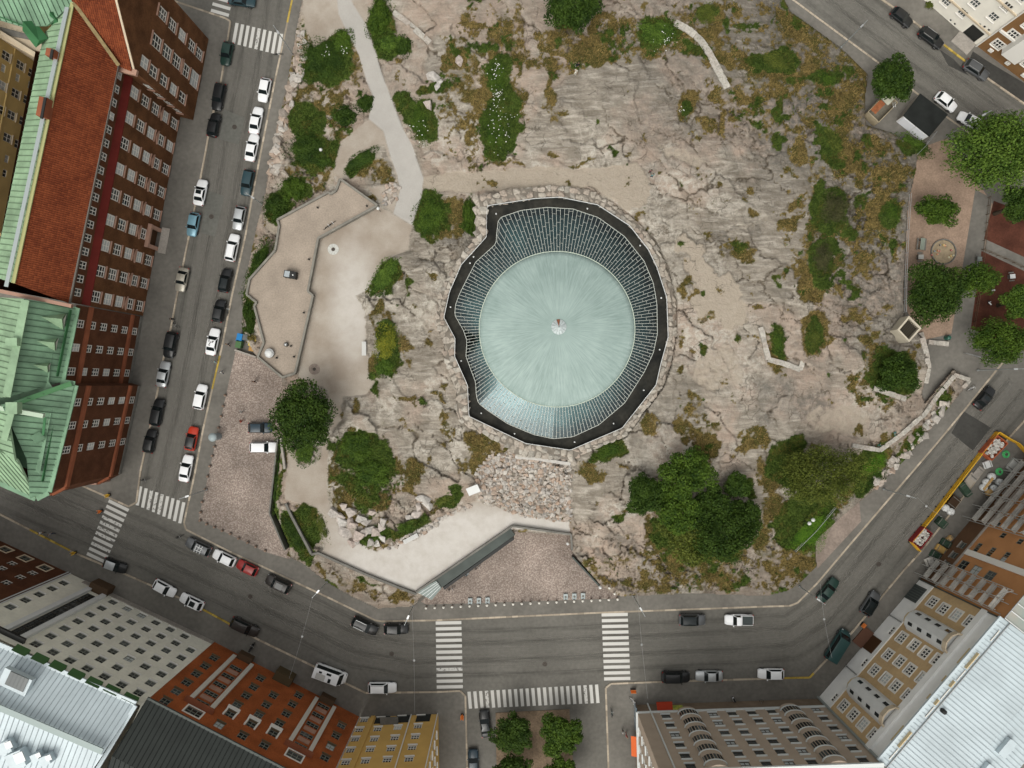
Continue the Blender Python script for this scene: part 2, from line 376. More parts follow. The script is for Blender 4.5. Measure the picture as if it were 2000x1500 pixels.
HILL = [(592, -40), (591, 0), (581, 53), (560, 173), (540, 253), (517, 387), (503, 440), (486, 520), (476, 580), (474, 640), (478, 662), (505, 700), (551, 738), (556, 790), (552, 853), (536, 997),
        (566, 1066), (562, 1084), (592, 1100), (640, 1137), (690, 1166), (739, 1188), (808, 1183), (822, 1166), (994, 1036), (1113, 1045), (1116, 1075), (1170, 1140), (1200, 1160), (1212, 1164), (1353, 1158), (1500, 1163),
        (1539, 1153), (1560, 1140), (1594, 1107), (1591, 1057), (1630, 1020), (1678, 980), (1712, 953), (1760, 905), (1808, 847), (1880, 762), (1890, 742), (1872, 728), (1862, 722), (1806, 788), (1799, 770), (1812, 720), (1808, 680), (1800, 660),
        (1766, 625), (1765, 560), (1768, 480), (1772, 400), (1788, 330), (1792, 290), (1745, 262), (1690, 245), (1688, 190), (1695, 146), (1640, 93), (1544, 24), (1531, 0), (1515, -40)]
# main yard of light gravel, its south arm, the fork, the dirt apron in the north
YARD = [(621, 466), (736, 402), (767, 417), (805, 440), (800, 462), (797, 489), (765, 500), (747, 513), (717, 567), (696, 577), (712, 607), (715, 660), (720, 740), (733, 747), (715, 770), (670, 775), (664, 821), (640, 848), (640, 960), (643, 987), (667, 1040), (707, 1064), (733, 1077),
        (773, 1064), (821, 1032), (917, 984), (931, 979), (980, 993), (1023, 1008), (1111, 1019), (1113, 1044), (1001, 1030), (994, 1040), (819, 1160), (720, 1122), (624, 1080), (635, 1072), (619, 992), (600, 984), (557, 976), (557, 947), (563, 907), (558, 855), (573, 860), (581, 907), (616, 907), (650, 830), (640, 760), (580, 735), (611, 577), (601, 569)]
FORK = [(749, 256), (720, 232), (707, 245), (667, 275), (651, 333), (664, 350), (683, 350), (672, 328), (693, 307), (733, 286), (749, 283), (760, 307), (775, 338), (770, 360), (755, 362), (720, 368), (745, 395), (768, 417), (781, 373)]
APRON = [(592, -40), (591, 0), (597, 58), (615, 92), (660, 62), (672, 51), (661, 27), (688, 5), (715, 48), (722, 30), (700, -40)]
PATH = [(655, -40), (661, 27), (672, 51), (701, 107), (716, 160), (728, 187), (720, 232), (749, 256), (763, 307), (776, 341), (781, 373), (768, 417), (805, 440), (824, 380), (827, 347), (805, 283), (787, 251), (768, 200), (752, 160), (733, 99), (715, 48), (688, 5), (676, -40)]
SANDP = [(826, 345), (930, 335), (1060, 328), (1180, 330), (1245, 318), (1266, 350), (1262, 400), (1225, 402), (1180, 380), (1150, 366), (930, 374), (868, 372), (838, 385), (826, 370)]
RUBBLE = [(1000, 880), (1113, 903), (1113, 1017), (1023, 1007), (976, 990), (939, 978), (931, 960), (930, 925), (949, 896)]
TERR = [(664, 349), (656, 372), (645, 379), (641, 375), (541, 429), (545, 441), (537, 489), (487, 545), (481, 575), (501, 591), (496, 597), (515, 669), (503, 697), (551, 737), (576, 729), (611, 577), (601, 569), (621, 465), (737, 401)]
RIM = [(951, 402), (1043, 388), (1093, 385), (1167, 400), (1230, 441), (1266, 487), (1283, 522), (1302, 581), (1305, 658), (1291, 709), (1281, 752), (1215, 836), (1114, 879), (1027, 866), (916, 813), (913, 752), (888, 696), (889, 661), (867, 620), (878, 570), (901, 517), (950, 463)]
RING = [(930, 383), (1000, 369), (1068, 363), (1144, 368), (1195, 396), (1245, 434), (1278, 469), (1301, 517), (1319, 583), (1321, 650), (1309, 714), (1293, 757), (1220, 853), (1139, 886), (1116, 901), (1005, 889), (992, 874), (898, 823), (891, 803), (891, 762), (868, 701), (867, 671), (850, 628), (860, 568), (891, 515), (929, 462)]
ISLAND = [(672, 328), (693, 307), (733, 288), (749, 285), (760, 307), (773, 336), (755, 357), (720, 365), (683, 349)]
# control heights (x, y, z)
CP = np.array([(592, -40, .8), (585, 50, .8), (560, 173, .8), (540, 253, .8), (520, 380, .8), (486, 520, 1.0), (474, 640, .8), (630, 0, 1.2), (670, 30, 1.5), (640, 120, 2.2), (600, 250, 2), (710, 150, 2.6), (745, 220, 3.4), (690, 300, 3.8), (640, 340, 3.3), (790, 320, 3.9), (800, 420, 4),
  (700, 500, 4), (620, 620, 4), (680, 700, 4), (600, 780, 4), (600, 900, 4), (640, 1000, 4), (760, 1090, 4), (880, 1040, 4), (1060, 1025, 4), (560, 1000, 3.4), (600, 1050, 3.6), (700, 1130, 2.2), (640, 1120, 1), (780, 1170, 1), (592, 1100, .7), (700, 1160, .6), (556, 790, 3.5), (545, 920, 3.2),
  (780, 520, 5), (760, 620, 4.8), (830, 600, 6.4), (860, 720, 7), (790, 700, 5.6), (760, 800, 5), (700, 860, 4.6), (860, 850, 6.4), (700, 960, 4.9), (800, 950, 5.4), (880, 940, 6), (920, 870, 7.2), (660, 940, 4.4), (720, 1050, 4.6),
  (860, 430, 5), (900, 340, 5.2), (900, 230, 5.6), (830, 150, 4.8), (780, 60, 4), (780, 0, 4), (900, 50, 6), (1000, 0, 6.8), (1000, 150, 7), (1050, 300, 7.4), (1150, 200, 8.3), (1150, 50, 7.4), (1250, 330, 8.6), (1300, 150, 8.3), (1300, 0, 6.6), (1400, 60, 6.2), (1450, 0, 4.2), (1400, 250, 9), (1400, 450, 9.8), (1350, 620, 9.6),
  (1400, 800, 9), (1500, 600, 9.4), (1500, 350, 8.8), (1520, 150, 6.6), (1500, 60, 4.8), (1540, 40, 2), (1531, 0, 1), (1600, 100, 2.8), (1640, 95, .8), (1690, 150, .9), (1600, 230, 6.6), (1680, 230, 2.6), (1740, 265, 1.2), (1790, 300, 2), (1720, 330, 5.6), (1760, 420, 6.2), (1755, 560, 6.6), (1650, 500, 7.8), (1650, 650, 7.6), (1740, 640, 6),
  (1790, 700, 3.4), (1805, 780, 1.0), (1700, 760, 6.2), (1600, 780, 7.4), (1500, 850, 7.2), (1700, 850, 4.6), (1770, 820, 3), (1840, 770, 1.4), (1870, 735, .9), (1800, 855, 1), (1740, 920, .9), (1700, 900, 2.6), (1600, 900, 4.8), (1560, 1000, 3.8), (1640, 990, 1.6), (1590, 1070, 1.2), (1590, 1105, .6), (1540, 1100, 1.8), (1450, 1050, 4),
  (1350, 980, 6.2), (1270, 900, 7.6), (1200, 950, 7), (1140, 1000, 5.4), (1130, 1060, 4.2), (1200, 1080, 4), (1180, 1130, 1.4), (1220, 1155, .7), (1350, 1080, 3.2), (1350, 1150, .7), (1450, 1120, 1.8), (1480, 1155, .7), (1550, 1140, .6), (1100, 900, 7.6), (1020, 885, 7.6), (940, 940, 5), (1050, 950, 6), (1050, 1005, 4.2)], float)
def rbf(cp, X, Y):
    p = cp[:, :2]/100; d = np.hypot(p[:, None, 0]-p[None, :, 0], p[:, None, 1]-p[None, :, 1]); n = len(p)
    A = np.zeros((n+3, n+3)); A[:n, :n] = d+np.eye(n)*.02; A[:n, n] = 1; A[:n, n+1:] = p; A[n, :n] = 1; A[n+1:, :n] = p.T
    w = np.linalg.solve(A, np.r_[cp[:, 2], 0, 0, 0]); Z = np.full(X.shape, w[n])+w[n+1]*X/100+w[n+2]*Y/100
    for i in range(n): Z += w[i]*np.hypot(X/100-p[i, 0], Y/100-p[i, 1])
    return Z
Z = np.clip(rbf(CP, X, Y), .3, 10.5)
sm = lambda t: np.clip(t, 0, 1)**2*(3-2*np.clip(t, 0, 1))
wx = (fbm(X, Y, 34, 11, 5, .62)-.5)*46; wy = (fbm(X, Y, 34, 21, 5, .62)-.5)*46      # ragged edges
XW, YW = X+wx, Y+wy
wx2 = (fbm(X, Y, 9, 31, 3)-.5)*7; wy2 = (fbm(X, Y, 9, 41, 3)-.5)*7
m_path = sm(sdist(PATH, X, Y)/2+.5)
d_yard = np.maximum.reduce([sdist(YARD, X+wx2, Y+wy2), sdist(FORK, X+wx2, Y+wy2), sdist(APRON, X+wx2, Y+wy2)])
m_yard = sm(d_yard/3+.5)
d_terr = sdist(TERR, X, Y); d_rim = sdist(RIM, X, Y); d_ring = sdist(RING, X, Y); d_rub = sdist(RUBBLE, X+wx2, Y+wy2)
def ell(lst):
    m = np.zeros(X.shape)
    for e in lst:
        cx, cy, rx, ry = e[:4]; rot = R(e[4]) if len(e) > 4 else 0; k = e[5] if len(e) > 5 else 1
        u = (XW-cx)*math.cos(rot)+(YW-cy)*math.sin(rot); v = -(XW-cx)*math.sin(rot)+(YW-cy)*math.cos(rot)
        m = np.maximum(m, k*sm((1.15-np.hypot(u/rx, v/ry))*min(rx, ry)/7))
    return m
GREEN = [(975, 150, 30, 45), (980, 240, 34, 75, 8), (1000, 275, 10, 35), (1285, 65, 42, 28), (1350, 95, 30, 15, 30), (800, 215, 22, 50, -25), (830, 240, 22, 45), (850, 172, 22, 10), (842, 180, 26, 12), (640, 115, 48, 48), (660, 85, 26, 28), (600, 240, 38, 38), (612, 292, 40, 32), (645, 300, 20, 30), (700, 318, 34, 18, -35),
  (843, 422, 34, 44), (918, 425, 13, 42), (755, 540, 24, 40, 30), (758, 680, 26, 55), (700, 890, 38, 40), (725, 905, 42, 45), (690, 960, 16, 45, -35), (735, 1045, 30, 20), (600, 1020, 26, 50, -12), (1190, 878, 36, 17, -25), (1175, 895, 18, 10), (1570, 1030, 48, 52), (1590, 990, 45, 40), (1695, 903, 44, 26, -25), (1540, 905, 40, 50), (1620, 410, 40, 40), (1605, 510, 26, 50),
  (1510, 122, 50, 26), (1610, 155, 26, 18), (1620, 290, 22, 50, -40), (1790, 265, 34, 30, 35), (1770, 290, 30, 14, 35), (1740, 420, 22, 22), (1590, 660, 22, 34), (1520, 668, 16, 38, -15), (1740, 730, 50, 44), (1440, 480, 18, 12), (1340, 215, 14, 18), (1380, 20, 30, 20), (1385, 1078, 66, 26), (1290, 1040, 22, 34, -20), (740, 40, 24, 40), (760, 95, 40, 22), (545, 405, 26, 30), (578, 370, 26, 26), (500, 545, 16, 70, 12), (545, 950, 10, 90, 4), (580, 1040, 30, 50, -25), (880, 970, 30, 14, -30), (800, 1030, 60, 14, -28), (715, 1130, 30, 8, 25), (1840, 800, 40, 10, -52), (1780, 870, 50, 14, -50), (1690, 930, 20, 40, 20)]
DRY = [(690, 125, 22, 42, -15), (640, 75, 20, 20), (600, 190, 30, 24), (625, 215, 30, 16), (590, 330, 30, 20), (620, 330, 30, 12), (735, 335, 36, 26), (880, 425, 34, 40), (895, 120, 36, 30), (905, 165, 26, 40), (960, 70, 18, 60), (920, 250, 12, 60), (940, 180, 30, 50), (1005, 60, 20, 50), (1005, 115, 30, 22), (1080, 75, 36, 26), (1160, 98, 70, 26), (1240, 100, 60, 14), (1180, 60, 26, 30), (1075, 190, 14, 60), (1042, 133, 12, 13), (1100, 225, 18, 8), (1095, 135, 8, 16), (1000, 320, 60, 6), (1130, 318, 40, 6, -5),
  (1330, 80, 40, 30), (1375, 45, 40, 36), (1420, 110, 26, 50, -40), (1340, 212, 26, 30), (1375, 245, 30, 10, 40), (1408, 240, 12, 34), (1400, 190, 22, 12, -35), (1460, 200, 36, 12), (1440, 235, 16, 8), (1480, 262, 14, 8, 30), (1520, 150, 60, 40), (1570, 120, 50, 60), (1560, 60, 22, 44, -30), (1640, 150, 44, 46), (1660, 205, 44, 44), (1600, 220, 40, 22), (1650, 300, 34, 50), (1700, 310, 46, 36), (1730, 350, 34, 46), (1556, 300, 22, 24), (1500, 262, 12, 10), (1550, 405, 16, 14), (1533, 438, 20, 16), (1600, 430, 16, 30), (1590, 520, 34, 70, 8), (1590, 470, 24, 40), (1680, 520, 10, 50, 12), (1720, 440, 30, 44), (1660, 610, 22, 20), (1690, 620, 20, 24), (1690, 662, 28, 14), (1590, 655, 32, 40), (1515, 690, 20, 50, -20), (1720, 720, 40, 46),
  (1440, 490, 32, 22), (1335, 560, 10, 30), (1325, 660, 10, 26), (1375, 620, 22, 12), (1360, 800, 16, 30, -20), (1340, 842, 22, 26), (1378, 870, 26, 40), (1390, 835, 20, 16), (1450, 880, 20, 16), (1475, 858, 26, 26), (1270, 832, 26, 20, -50), (1160, 925, 26, 16), (1148, 915, 30, 20), (1215, 910, 16, 8), (945, 862, 36, 26, 25), (930, 890, 20, 30), (965, 895, 22, 14), (870, 800, 8, 40, -30), (840, 770, 22, 8, 30), (875, 840, 8, 30, -20), (700, 790, 10, 20), (752, 820, 12, 14), (786, 822, 10, 10), (745, 640, 20, 50), (730, 715, 16, 20), (790, 680, 12, 40), (840, 670, 10, 16), (660, 910, 14, 50), (735, 955, 34, 36), (805, 930, 22, 30), (670, 980, 16, 40), (740, 1070, 36, 10), (800, 1040, 46, 10, -28), (850, 985, 20, 14), (600, 1000, 30, 30, -12), (690, 1140, 60, 14, 25), (780, 1165, 26, 12),
  (1290, 1035, 34, 46, -25), (1370, 1112, 70, 30, 10), (1420, 1130, 40, 26), (1440, 1090, 24, 30), (1500, 1060, 26, 30), (1520, 1105, 26, 24), (1575, 1085, 30, 34), (1555, 1125, 20, 14), (1510, 960, 20, 60), (1490, 930, 14, 50), (1240, 1085, 14, 20), (1220, 1000, 14, 10), (1640, 960, 60, 20, -35), (1720, 890, 24, 40, 40), (1790, 850, 34, 14, -50), (1850, 780, 40, 10, -52), (1230, 600, 4, 4)]
SAND = [(1400, 575, 44, 46, 40), (1370, 530, 34, 24, 40), (1430, 610, 30, 30), (1345, 480, 30, 20, 40), (1230, 370, 34, 34), (955, 885, 40, 20), (1140, 905, 44, 8), (680, 910, 16, 30), (1400, 720, 50, 40, 0, .5), (1330, 300, 60, 14, 20, .5), (1640, 820, 60, 30, 0, .5), (640, 345, 26, 14), (600, 60, 14, 40), (545, 440, 20, 20), (530, 420, 12, 30), (500, 430, 10, 40)]
m_green, m_dry, m_sand = ell(GREEN), ell(DRY), ell(SAND)
m_sand = np.maximum(m_sand, sm(sdist(SANDP, XW*.4+X*.6, YW*.4+Y*.6)/8+.5))
rockzone = (1-m_yard)*(1-m_path)
dens = .0+.55*sm((X-1400)/200)*sm((520-Y)/150)+.4*sm((Y-1000)/80)+.25*sm((X-1650)/80)+.5*sm((700-X)/60)
spots = fbm(X, Y, 30, 51, 5, .6)
m_dry = np.maximum(m_dry, .8*sm((spots-.69+.11*dens)/.04))
m_green = np.maximum(m_green, .8*sm((fbm(X, Y, 46, 61, 4)-.76+.10*dens)/.03))
edge_n = fbm(X, Y, 7, 71, 3); brk = fbm(X, Y, 24, 75, 5, .65)
zone = ell([(1560, 120, 170, 130), (1690, 300, 100, 130), (1600, 480, 60, 110), (1705, 420, 60, 110), (1400, 60, 110, 60), (940, 170, 80, 150), (620, 200, 60, 160), (1380, 1115, 240, 40), (1540, 1070, 70, 80), (720, 940, 60, 80), (1250, 80, 120, 40), (1720, 740, 60, 60), (1100, 110, 60, 40)])
mot = fbm(X, Y, 20, 141, 5, .68); mot2 = fbm(X, Y, 26, 151, 5, .66)
m_dry = np.maximum(m_dry, zone*sm((mot-.49)/.05)); m_green = np.maximum(m_green, zone*.9*sm((mot2-.635)/.04))
m_green = sm((m_green*1.5-edge_n*.9-.5*np.clip(brk-.5, 0, 1))/.55)*rockzone; m_dry = sm((m_dry*1.55-(1-edge_n)*.8-sm((.52-brk)/.08)*.95)/.5)*rockzone; m_sand = sm((m_sand*1.4-edge_n*.6)/.6)*rockzone
# bedrock: plates, ledges and cracks
e1, q1, u1, v1 = voro(X+wx*.9, Y+wy*.9, 120, 54, R(38), 5)
e2, q2, u2, v2 = voro(X+wx*.8+wx2, Y+wy*.8+wy2, 46, 20, R(34), 6)
e3, q3, u3, v3 = voro(X+wx2*1.5, Y+wy2*1.5, 12, 8, R(40), 8)
rough = sm((fbm(X, Y, 120, 81, 3)-.50+.25*sm((Y-950)/100)+.22*sm((X-1500)/200)+.3*sm((640-X)/80))/.25)
crk = np.maximum(sm((.040-e1)/.035)*sm((fbm(X, Y, 60, 91, 3)-.42)/.12), .9*sm((.075-e2)/.06)*rough*sm((fbm(X, Y, 34, 95, 3)-.40)/.1))
crk = np.maximum(crk, .6*sm((.12-e3)/.09)*sm((rough-.5)/.5)*sm((fbm(X, Y, 20, 99, 3)-.5)/.1))
bare = rockzone*(1-m_green)*(1-.7*m_dry)*(1-m_sand)
relief = (q1[..., 0]-.5)*.8+(u1*(q1[..., 1]-.5)+v1*(q1[..., 2]-.5))*.8+rough*((q2[..., 0]-.5)*.45+(u2*(q2[..., 1]-.5)+v2*(q2[..., 2]-.5))*.55)+rough*.22*(q3[..., 0]-.5)
relief += (fbm(X, Y, 70, 101, 4)-.5)*1.0+(fbm(X, Y, 8, 105, 3)-.5)*.18
inside = sdist(HILL, X, Y)
fade = sm(inside/14)
Zf = Z+bare*fade*(relief-.35*crk)+.12*m_green*rockzone+.05*m_dry
Zf = np.where(d_yard > -14, Zf*(1-sm((d_yard+14)/14))+np.where(m_yard > 0, Z, Z)*sm((d_yard+14)/14), Zf)
m_flat = sm((sdist(YARD, X, Y)+8)/8)*sm((Y-380)/60); Zf = Zf*(1-m_flat)+4.0*m_flat      # the yard is level
Zf = np.where(d_terr > -6, np.where(d_terr > -1, 3.2, np.minimum(Zf, 4.1)), Zf)
Zf = np.where(d_ring > -3, np.minimum(Zf, 7.9), Zf); Zf = np.where(d_ring > 4, 5.0, Zf)
Zf = np.where((d_rub > -4), np.minimum(Zf, 8), Zf)
Zf += np.where(m_path > .5, .04, 0)
Zf = np.clip(Zf, .14, 12)
Zf = np.where(inside > -.5, Zf, -.25)
def hz(x, y):
    """height of the hill under photo pixel (x, y)"""
    i = np.clip((x-gx[0])/STEP, 0, len(gx)-1.01); j = np.clip((y-gy[0])/STEP, 0, len(gy)-1.01)
    i0, j0 = int(i), int(j); fi, fj = i-i0, j-j0
    z = (Zf[j0, i0]*(1-fi)+Zf[j0, i0+1]*fi)*(1-fj)+(Zf[j0+1, i0]*(1-fi)+Zf[j0+1, i0+1]*fi)*fj
    return max(float(z), 0.12)
def PH(x, y, dz=0.0): return P(x, y, hz(x, y)+dz)
# ---- material of the hill: what lies on each spot is an attribute, colour detail is procedural
def hill_mat():
    m = bpy.data.materials.new('bedrock_and_turf'); nt, b = nodes(m); N = nt.nodes.new; L = nt.links.new
    g = N('ShaderNodeNewGeometry'); A = N('ShaderNodeAttribute'); A.attribute_name = 'cover'; B = N('ShaderNodeAttribute'); B.attribute_name = 'stone'
    sa = N('ShaderNodeSeparateColor'); L(A.outputs['Color'], sa.inputs[0]); sb = N('ShaderNodeSeparateColor'); L(B.outputs['Color'], sb.inputs[0])
    def noise(sc, det=5, ro=.6, dist=0):
        n = N('ShaderNodeTexNoise'); n.inputs['Scale'].default_value = sc; n.inputs['Detail'].default_value = det
        n.inputs['Roughness'].default_value = ro; n.inputs['Distortion'].default_value = dist; L(g.outputs['Position'], n.inputs['Vector']); return n.outputs['Fac']
    def rng(f, a, b_, c=0, d=1):
        n = N('ShaderNodeMapRange'); n.inputs[1].default_value = a; n.inputs[2].default_value = b_; n.inputs[3].default_value = c; n.inputs[4].default_value = d; L(f, n.inputs[0]); return n.outputs[0]
    def mix(f, a, b_, mode='MIX'):
        n = N('ShaderNodeMix'); n.data_type = 'RGBA'; n.blend_type = mode
        if isinstance(f, float): n.inputs[0].default_value = f
        else: L(f, n.inputs[0])
        for i, q in ((6, a), (7, b_)):
            if isinstance(q, tuple): n.inputs[i].default_value = (*q, 1)
            else: L(q, n.inputs[i])
        return n.outputs[2]
    def mul(a, b_):
        n = N('ShaderNodeMath'); n.operation = 'MULTIPLY'
        for i, q in ((0, a), (1, b_)):
            if isinstance(q, float): n.inputs[i].default_value = q
            else: L(q, n.inputs[i])
        return n.outputs[0]
    rock = mix(rng(noise(.35, 6, .65), .3, .7), (.175, .153, .124), (.315, .28, .232))
    st = N('ShaderNodeMapping'); st.inputs['Rotation'].default_value = (0, 0, R(-36)); st.inputs['Scale'].default_value = (.28, 1.5, 1); L(g.outputs['Position'], st.inputs[0]); sn = N('ShaderNodeTexNoise'); sn.inputs['Scale'].default_value = 1.0; sn.inputs['Detail'].default_value = 6; sn.inputs['Roughness'].default_value = .68; sn.inputs['Distortion'].default_value = .5; L(st.outputs[0], sn.inputs['Vector'])
    streak = sn.outputs['Fac']
    rock = mix(rng(streak, .50, .66, 0, .85), rock, (.43, .395, .34)); rock = mix(rng(streak, .48, .31, 0, .7), rock, (.125, .106, .082))      # banding of the gneiss
    rock = mix(mul(sb.outputs[2], rng(noise(.5, 5), .35, .65, .3, 1)), rock, (.39, .30, .24))      # pink granite
    rock = mix(mul(sb.outputs[0], rng(noise(.9, 6, .7, .6), .42, .62)), rock, (.47, .435, .375))     # pale quartz / worn faces
    rock = mix(mul(sb.outputs[1], rng(noise(1.1, 6, .7), .35, .6, .2, 1)), rock, (.115, .107, .094))     # grey lichen
    # veins and hairline cracks
    v = N('ShaderNodeTexVoronoi'); v.feature = 'DISTANCE_TO_EDGE'; v.inputs['Scale'].default_value = .5
    wv = N('ShaderNodeVectorMath'); wv.operation = 'MULTIPLY_ADD'; nn = N('ShaderNodeTexNoise'); nn.inputs['Scale'].default_value = .8; nn.inputs['Detail'].default_value = 5; L(g.outputs['Position'], nn.inputs['Vector'])
    L(nn.outputs['Color'], wv.inputs[0]); wv.inputs[1].default_value = (2.2, 2.2, 2.2); L(g.outputs['Position'], wv.inputs[2]); L(wv.outputs[0], v.inputs['Vector'])
    hair = mul(rng(v.outputs['Distance'], .0, .04, 1, 0), rng(noise(.22, 3), .52, .62))
    rock = mix(mul(hair, .5), rock, (.08, .062, .045))
    rock = mix(rng(noise(5, 3), .4, .7, 0, .22), rock, (.15, .13, .105))
    rock = mix(A.outputs['Alpha'], rock, (.075, .057, .037))
    sand = mix(noise(1.2, 5), (.30, .255, .20), (.41, .36, .295)); sand = mix(rng(noise(9, 2), .4, .7, 0, .3), sand, (.2, .16, .12))
    col = mix(sa.outputs[2], rock, sand)
    dry = mix(rng(noise(1.6, 5, .7), .35, .65), (.050, .044, .017), (.25, .185, .068)); dry = mix(rng(noise(.3, 6, .7), .46, .56, 0, .85), dry, (.062, .066, .018)); dry = mix(rng(noise(2.6, 4, .7), .56, .68, 0, .7), dry, (.035, .03, .014))
    col = mix(sa.outputs[1], col, dry)
    gre = mix(rng(noise(1.3, 5, .7), .35, .65), (.026, .046, .010), (.085, .125, .024)); gre = mix(rng(noise(.4, 5, .65), .50, .64, 0, .85), gre, (.10, .085, .022))
    col = mix(sa.outputs[0], col, gre)
    # gravel of the yard and the paved path share the sheet: colour from the 'ground' attribute
    G = N('ShaderNodeAttribute'); G.attribute_name = 'ground'; sg = N('ShaderNodeSeparateColor'); L(G.outputs['Color'], sg.inputs[0])
    yard = mix(rng(noise(.22, 5, .6), .35, .65), (.275, .23, .185), (.375, .335, .285)); yard = mix(rng(noise(7, 3), .4, .7, 0, .25), yard, (.2, .16, .125))
    yard = mix(mul(sg.outputs[2], rng(noise(.5, 4), .2, .6, .5, 1)), yard, (.50, .475, .44))
    col = mix(sg.outputs[0], col, yard)
    pth = mix(noise(.6, 5), (.33, .315, .29), (.42, .40, .37)); pth = mix(rng(noise(8, 2), .4, .7, 0, .2), pth, (.22, .21, .2))
    col = mix(sg.outputs[1], col, pth)
    L(col, b.inputs['Base Color']); b.inputs['Roughness'].default_value = .95; b.inputs['Specular IOR Level'].default_value = .08
    bp = N('ShaderNodeBump'); bp.inputs['Distance'].default_value = .35; gsum = N('ShaderNodeMath'); gsum.operation = 'ADD'; L(sg.outputs[0], gsum.inputs[0]); L(sg.outputs[1], gsum.inputs[1]); L(rng(gsum.outputs[0], 0, 1, .75, .12), bp.inputs['Strength'])
    hh = N('ShaderNodeMath'); hh.operation = 'MULTIPLY_ADD'; L(mul(hair, rng(gsum.outputs[0], 0, .5, 1, 0)), hh.inputs[0]); hh.inputs[1].default_value = -.6; L(noise(2.2, 7, .7), hh.inputs[2])
    L(hh.outputs[0], bp.inputs['Height']); L(bp.outputs[0], b.inputs['Normal'])
    return m
M_HILL = hill_mat()
big = fbm(X, Y, 160, 111, 4); mid = fbm(X, Y, 50, 121, 4)
light = sm((mid-.45)/.2)*(.15+.85*sm((1600-X)/300))*(.4+.6*sm((Y-180)/150))
for cx, cy, r in [(1310, 470, 60), (1250, 910, 50), (1290, 850, 60), (1400, 650, 90), (1330, 560, 50), (1280, 380, 60), (1700, 790, 70), (1180, 300, 60), (830, 620, 50), (1450, 720, 80)]: light = np.maximum(light, .9*sm(1.2-np.hypot(X-cx, Y-cy)/r))
dark = sm((big-.5)/.15)*.8*(.35+.65*sm((X-1200)/300)); dark = np.maximum(dark, 1.0*sm((X-1400)/120)*sm((430-Y)/150)); dark = np.maximum(dark, .9*sm((X-1580)/80)*sm((650-Y)/60)); dark = np.maximum(dark, .55*sm((X-1180)/100)*sm((1000-X*.2-Y)/300)*sm((330-Y)/80)); dark = np.maximum(dark, .5*sm((Y-1060)/50)*sm((X-1200)/60)); dark = np.maximum(dark, .7*sm((q2[..., 1]-.75)/.1)*rough)
pink = sm((fbm(X, Y, 110, 131, 4)-.46)/.12)*.75; pink = np.maximum(pink, sm(1.1-np.hypot((X-1160)/80, (Y-1090)/70))); pink = np.maximum(pink, .8*sm((620-X)/40)); pink = np.maximum(pink, .6*sm((X-1560)/60)*sm((Y-700)/80)*sm((900-Y)/40)); pink = np.maximum(pink, .5*sm((Y-1000)/60))
white_y = sm((Y-960)/60)*sm((X-600)/120); white_y = np.maximum(white_y, .8*sm(1.2-np.hypot((X-690)/55, (Y-590)/140)))
def build_hill():
    ny, nx = X.shape
    k = S*(H-Zf)/H; V = np.stack([(X-1000)*k, (750-Y)*k, Zf], -1).reshape(-1, 3)
    idx = np.arange(ny*nx).reshape(ny, nx)
    F = np.stack([idx[1:, :-1], idx[1:, 1:], idx[:-1, 1:], idx[:-1, :-1]], -1).reshape(-1, 4)
    ins = inside.reshape(-1); keep = (ins[F] > -STEP*1.6).all(1) | (ins[F].max(1) > 0)
    F = F[keep & ~(d_rim.reshape(-1)[F] > 4).all(1)]
    cen = lambda a: a.reshape(-1)[F].mean(1)
    cls = np.zeros(len(F), int); cls[cen(m_yard) > .5] = 1; cls[cen(m_path) > .5] = 2
    att = {'cover': np.stack([m_green, m_dry, m_sand, crk*bare*.72], -1).reshape(-1, 4),
           'stone': np.stack([light, dark, pink, np.ones_like(pink)], -1).reshape(-1, 4),
           'ground': np.stack([m_yard*(1-m_path), m_path, white_y, np.ones_like(pink)], -1).reshape(-1, 4)}
    for c, name in enumerate(('rock_hill', 'gravel_yard', 'concrete_path')):
        f = F[cls == c]; u, inv = np.unique(f, return_inverse=True)
        me = np_mesh(name, V[u], inv.reshape(-1, 4), M_HILL, smooth=(c > 0))
        for a, arr in att.items():
            at = me.color_attributes.new(a, 'FLOAT_COLOR', 'POINT'); at.data.foreach_set('color', arr[u].astype(np.float32).ravel())
        tag(link(name, me), kind='structure')
build_hill()
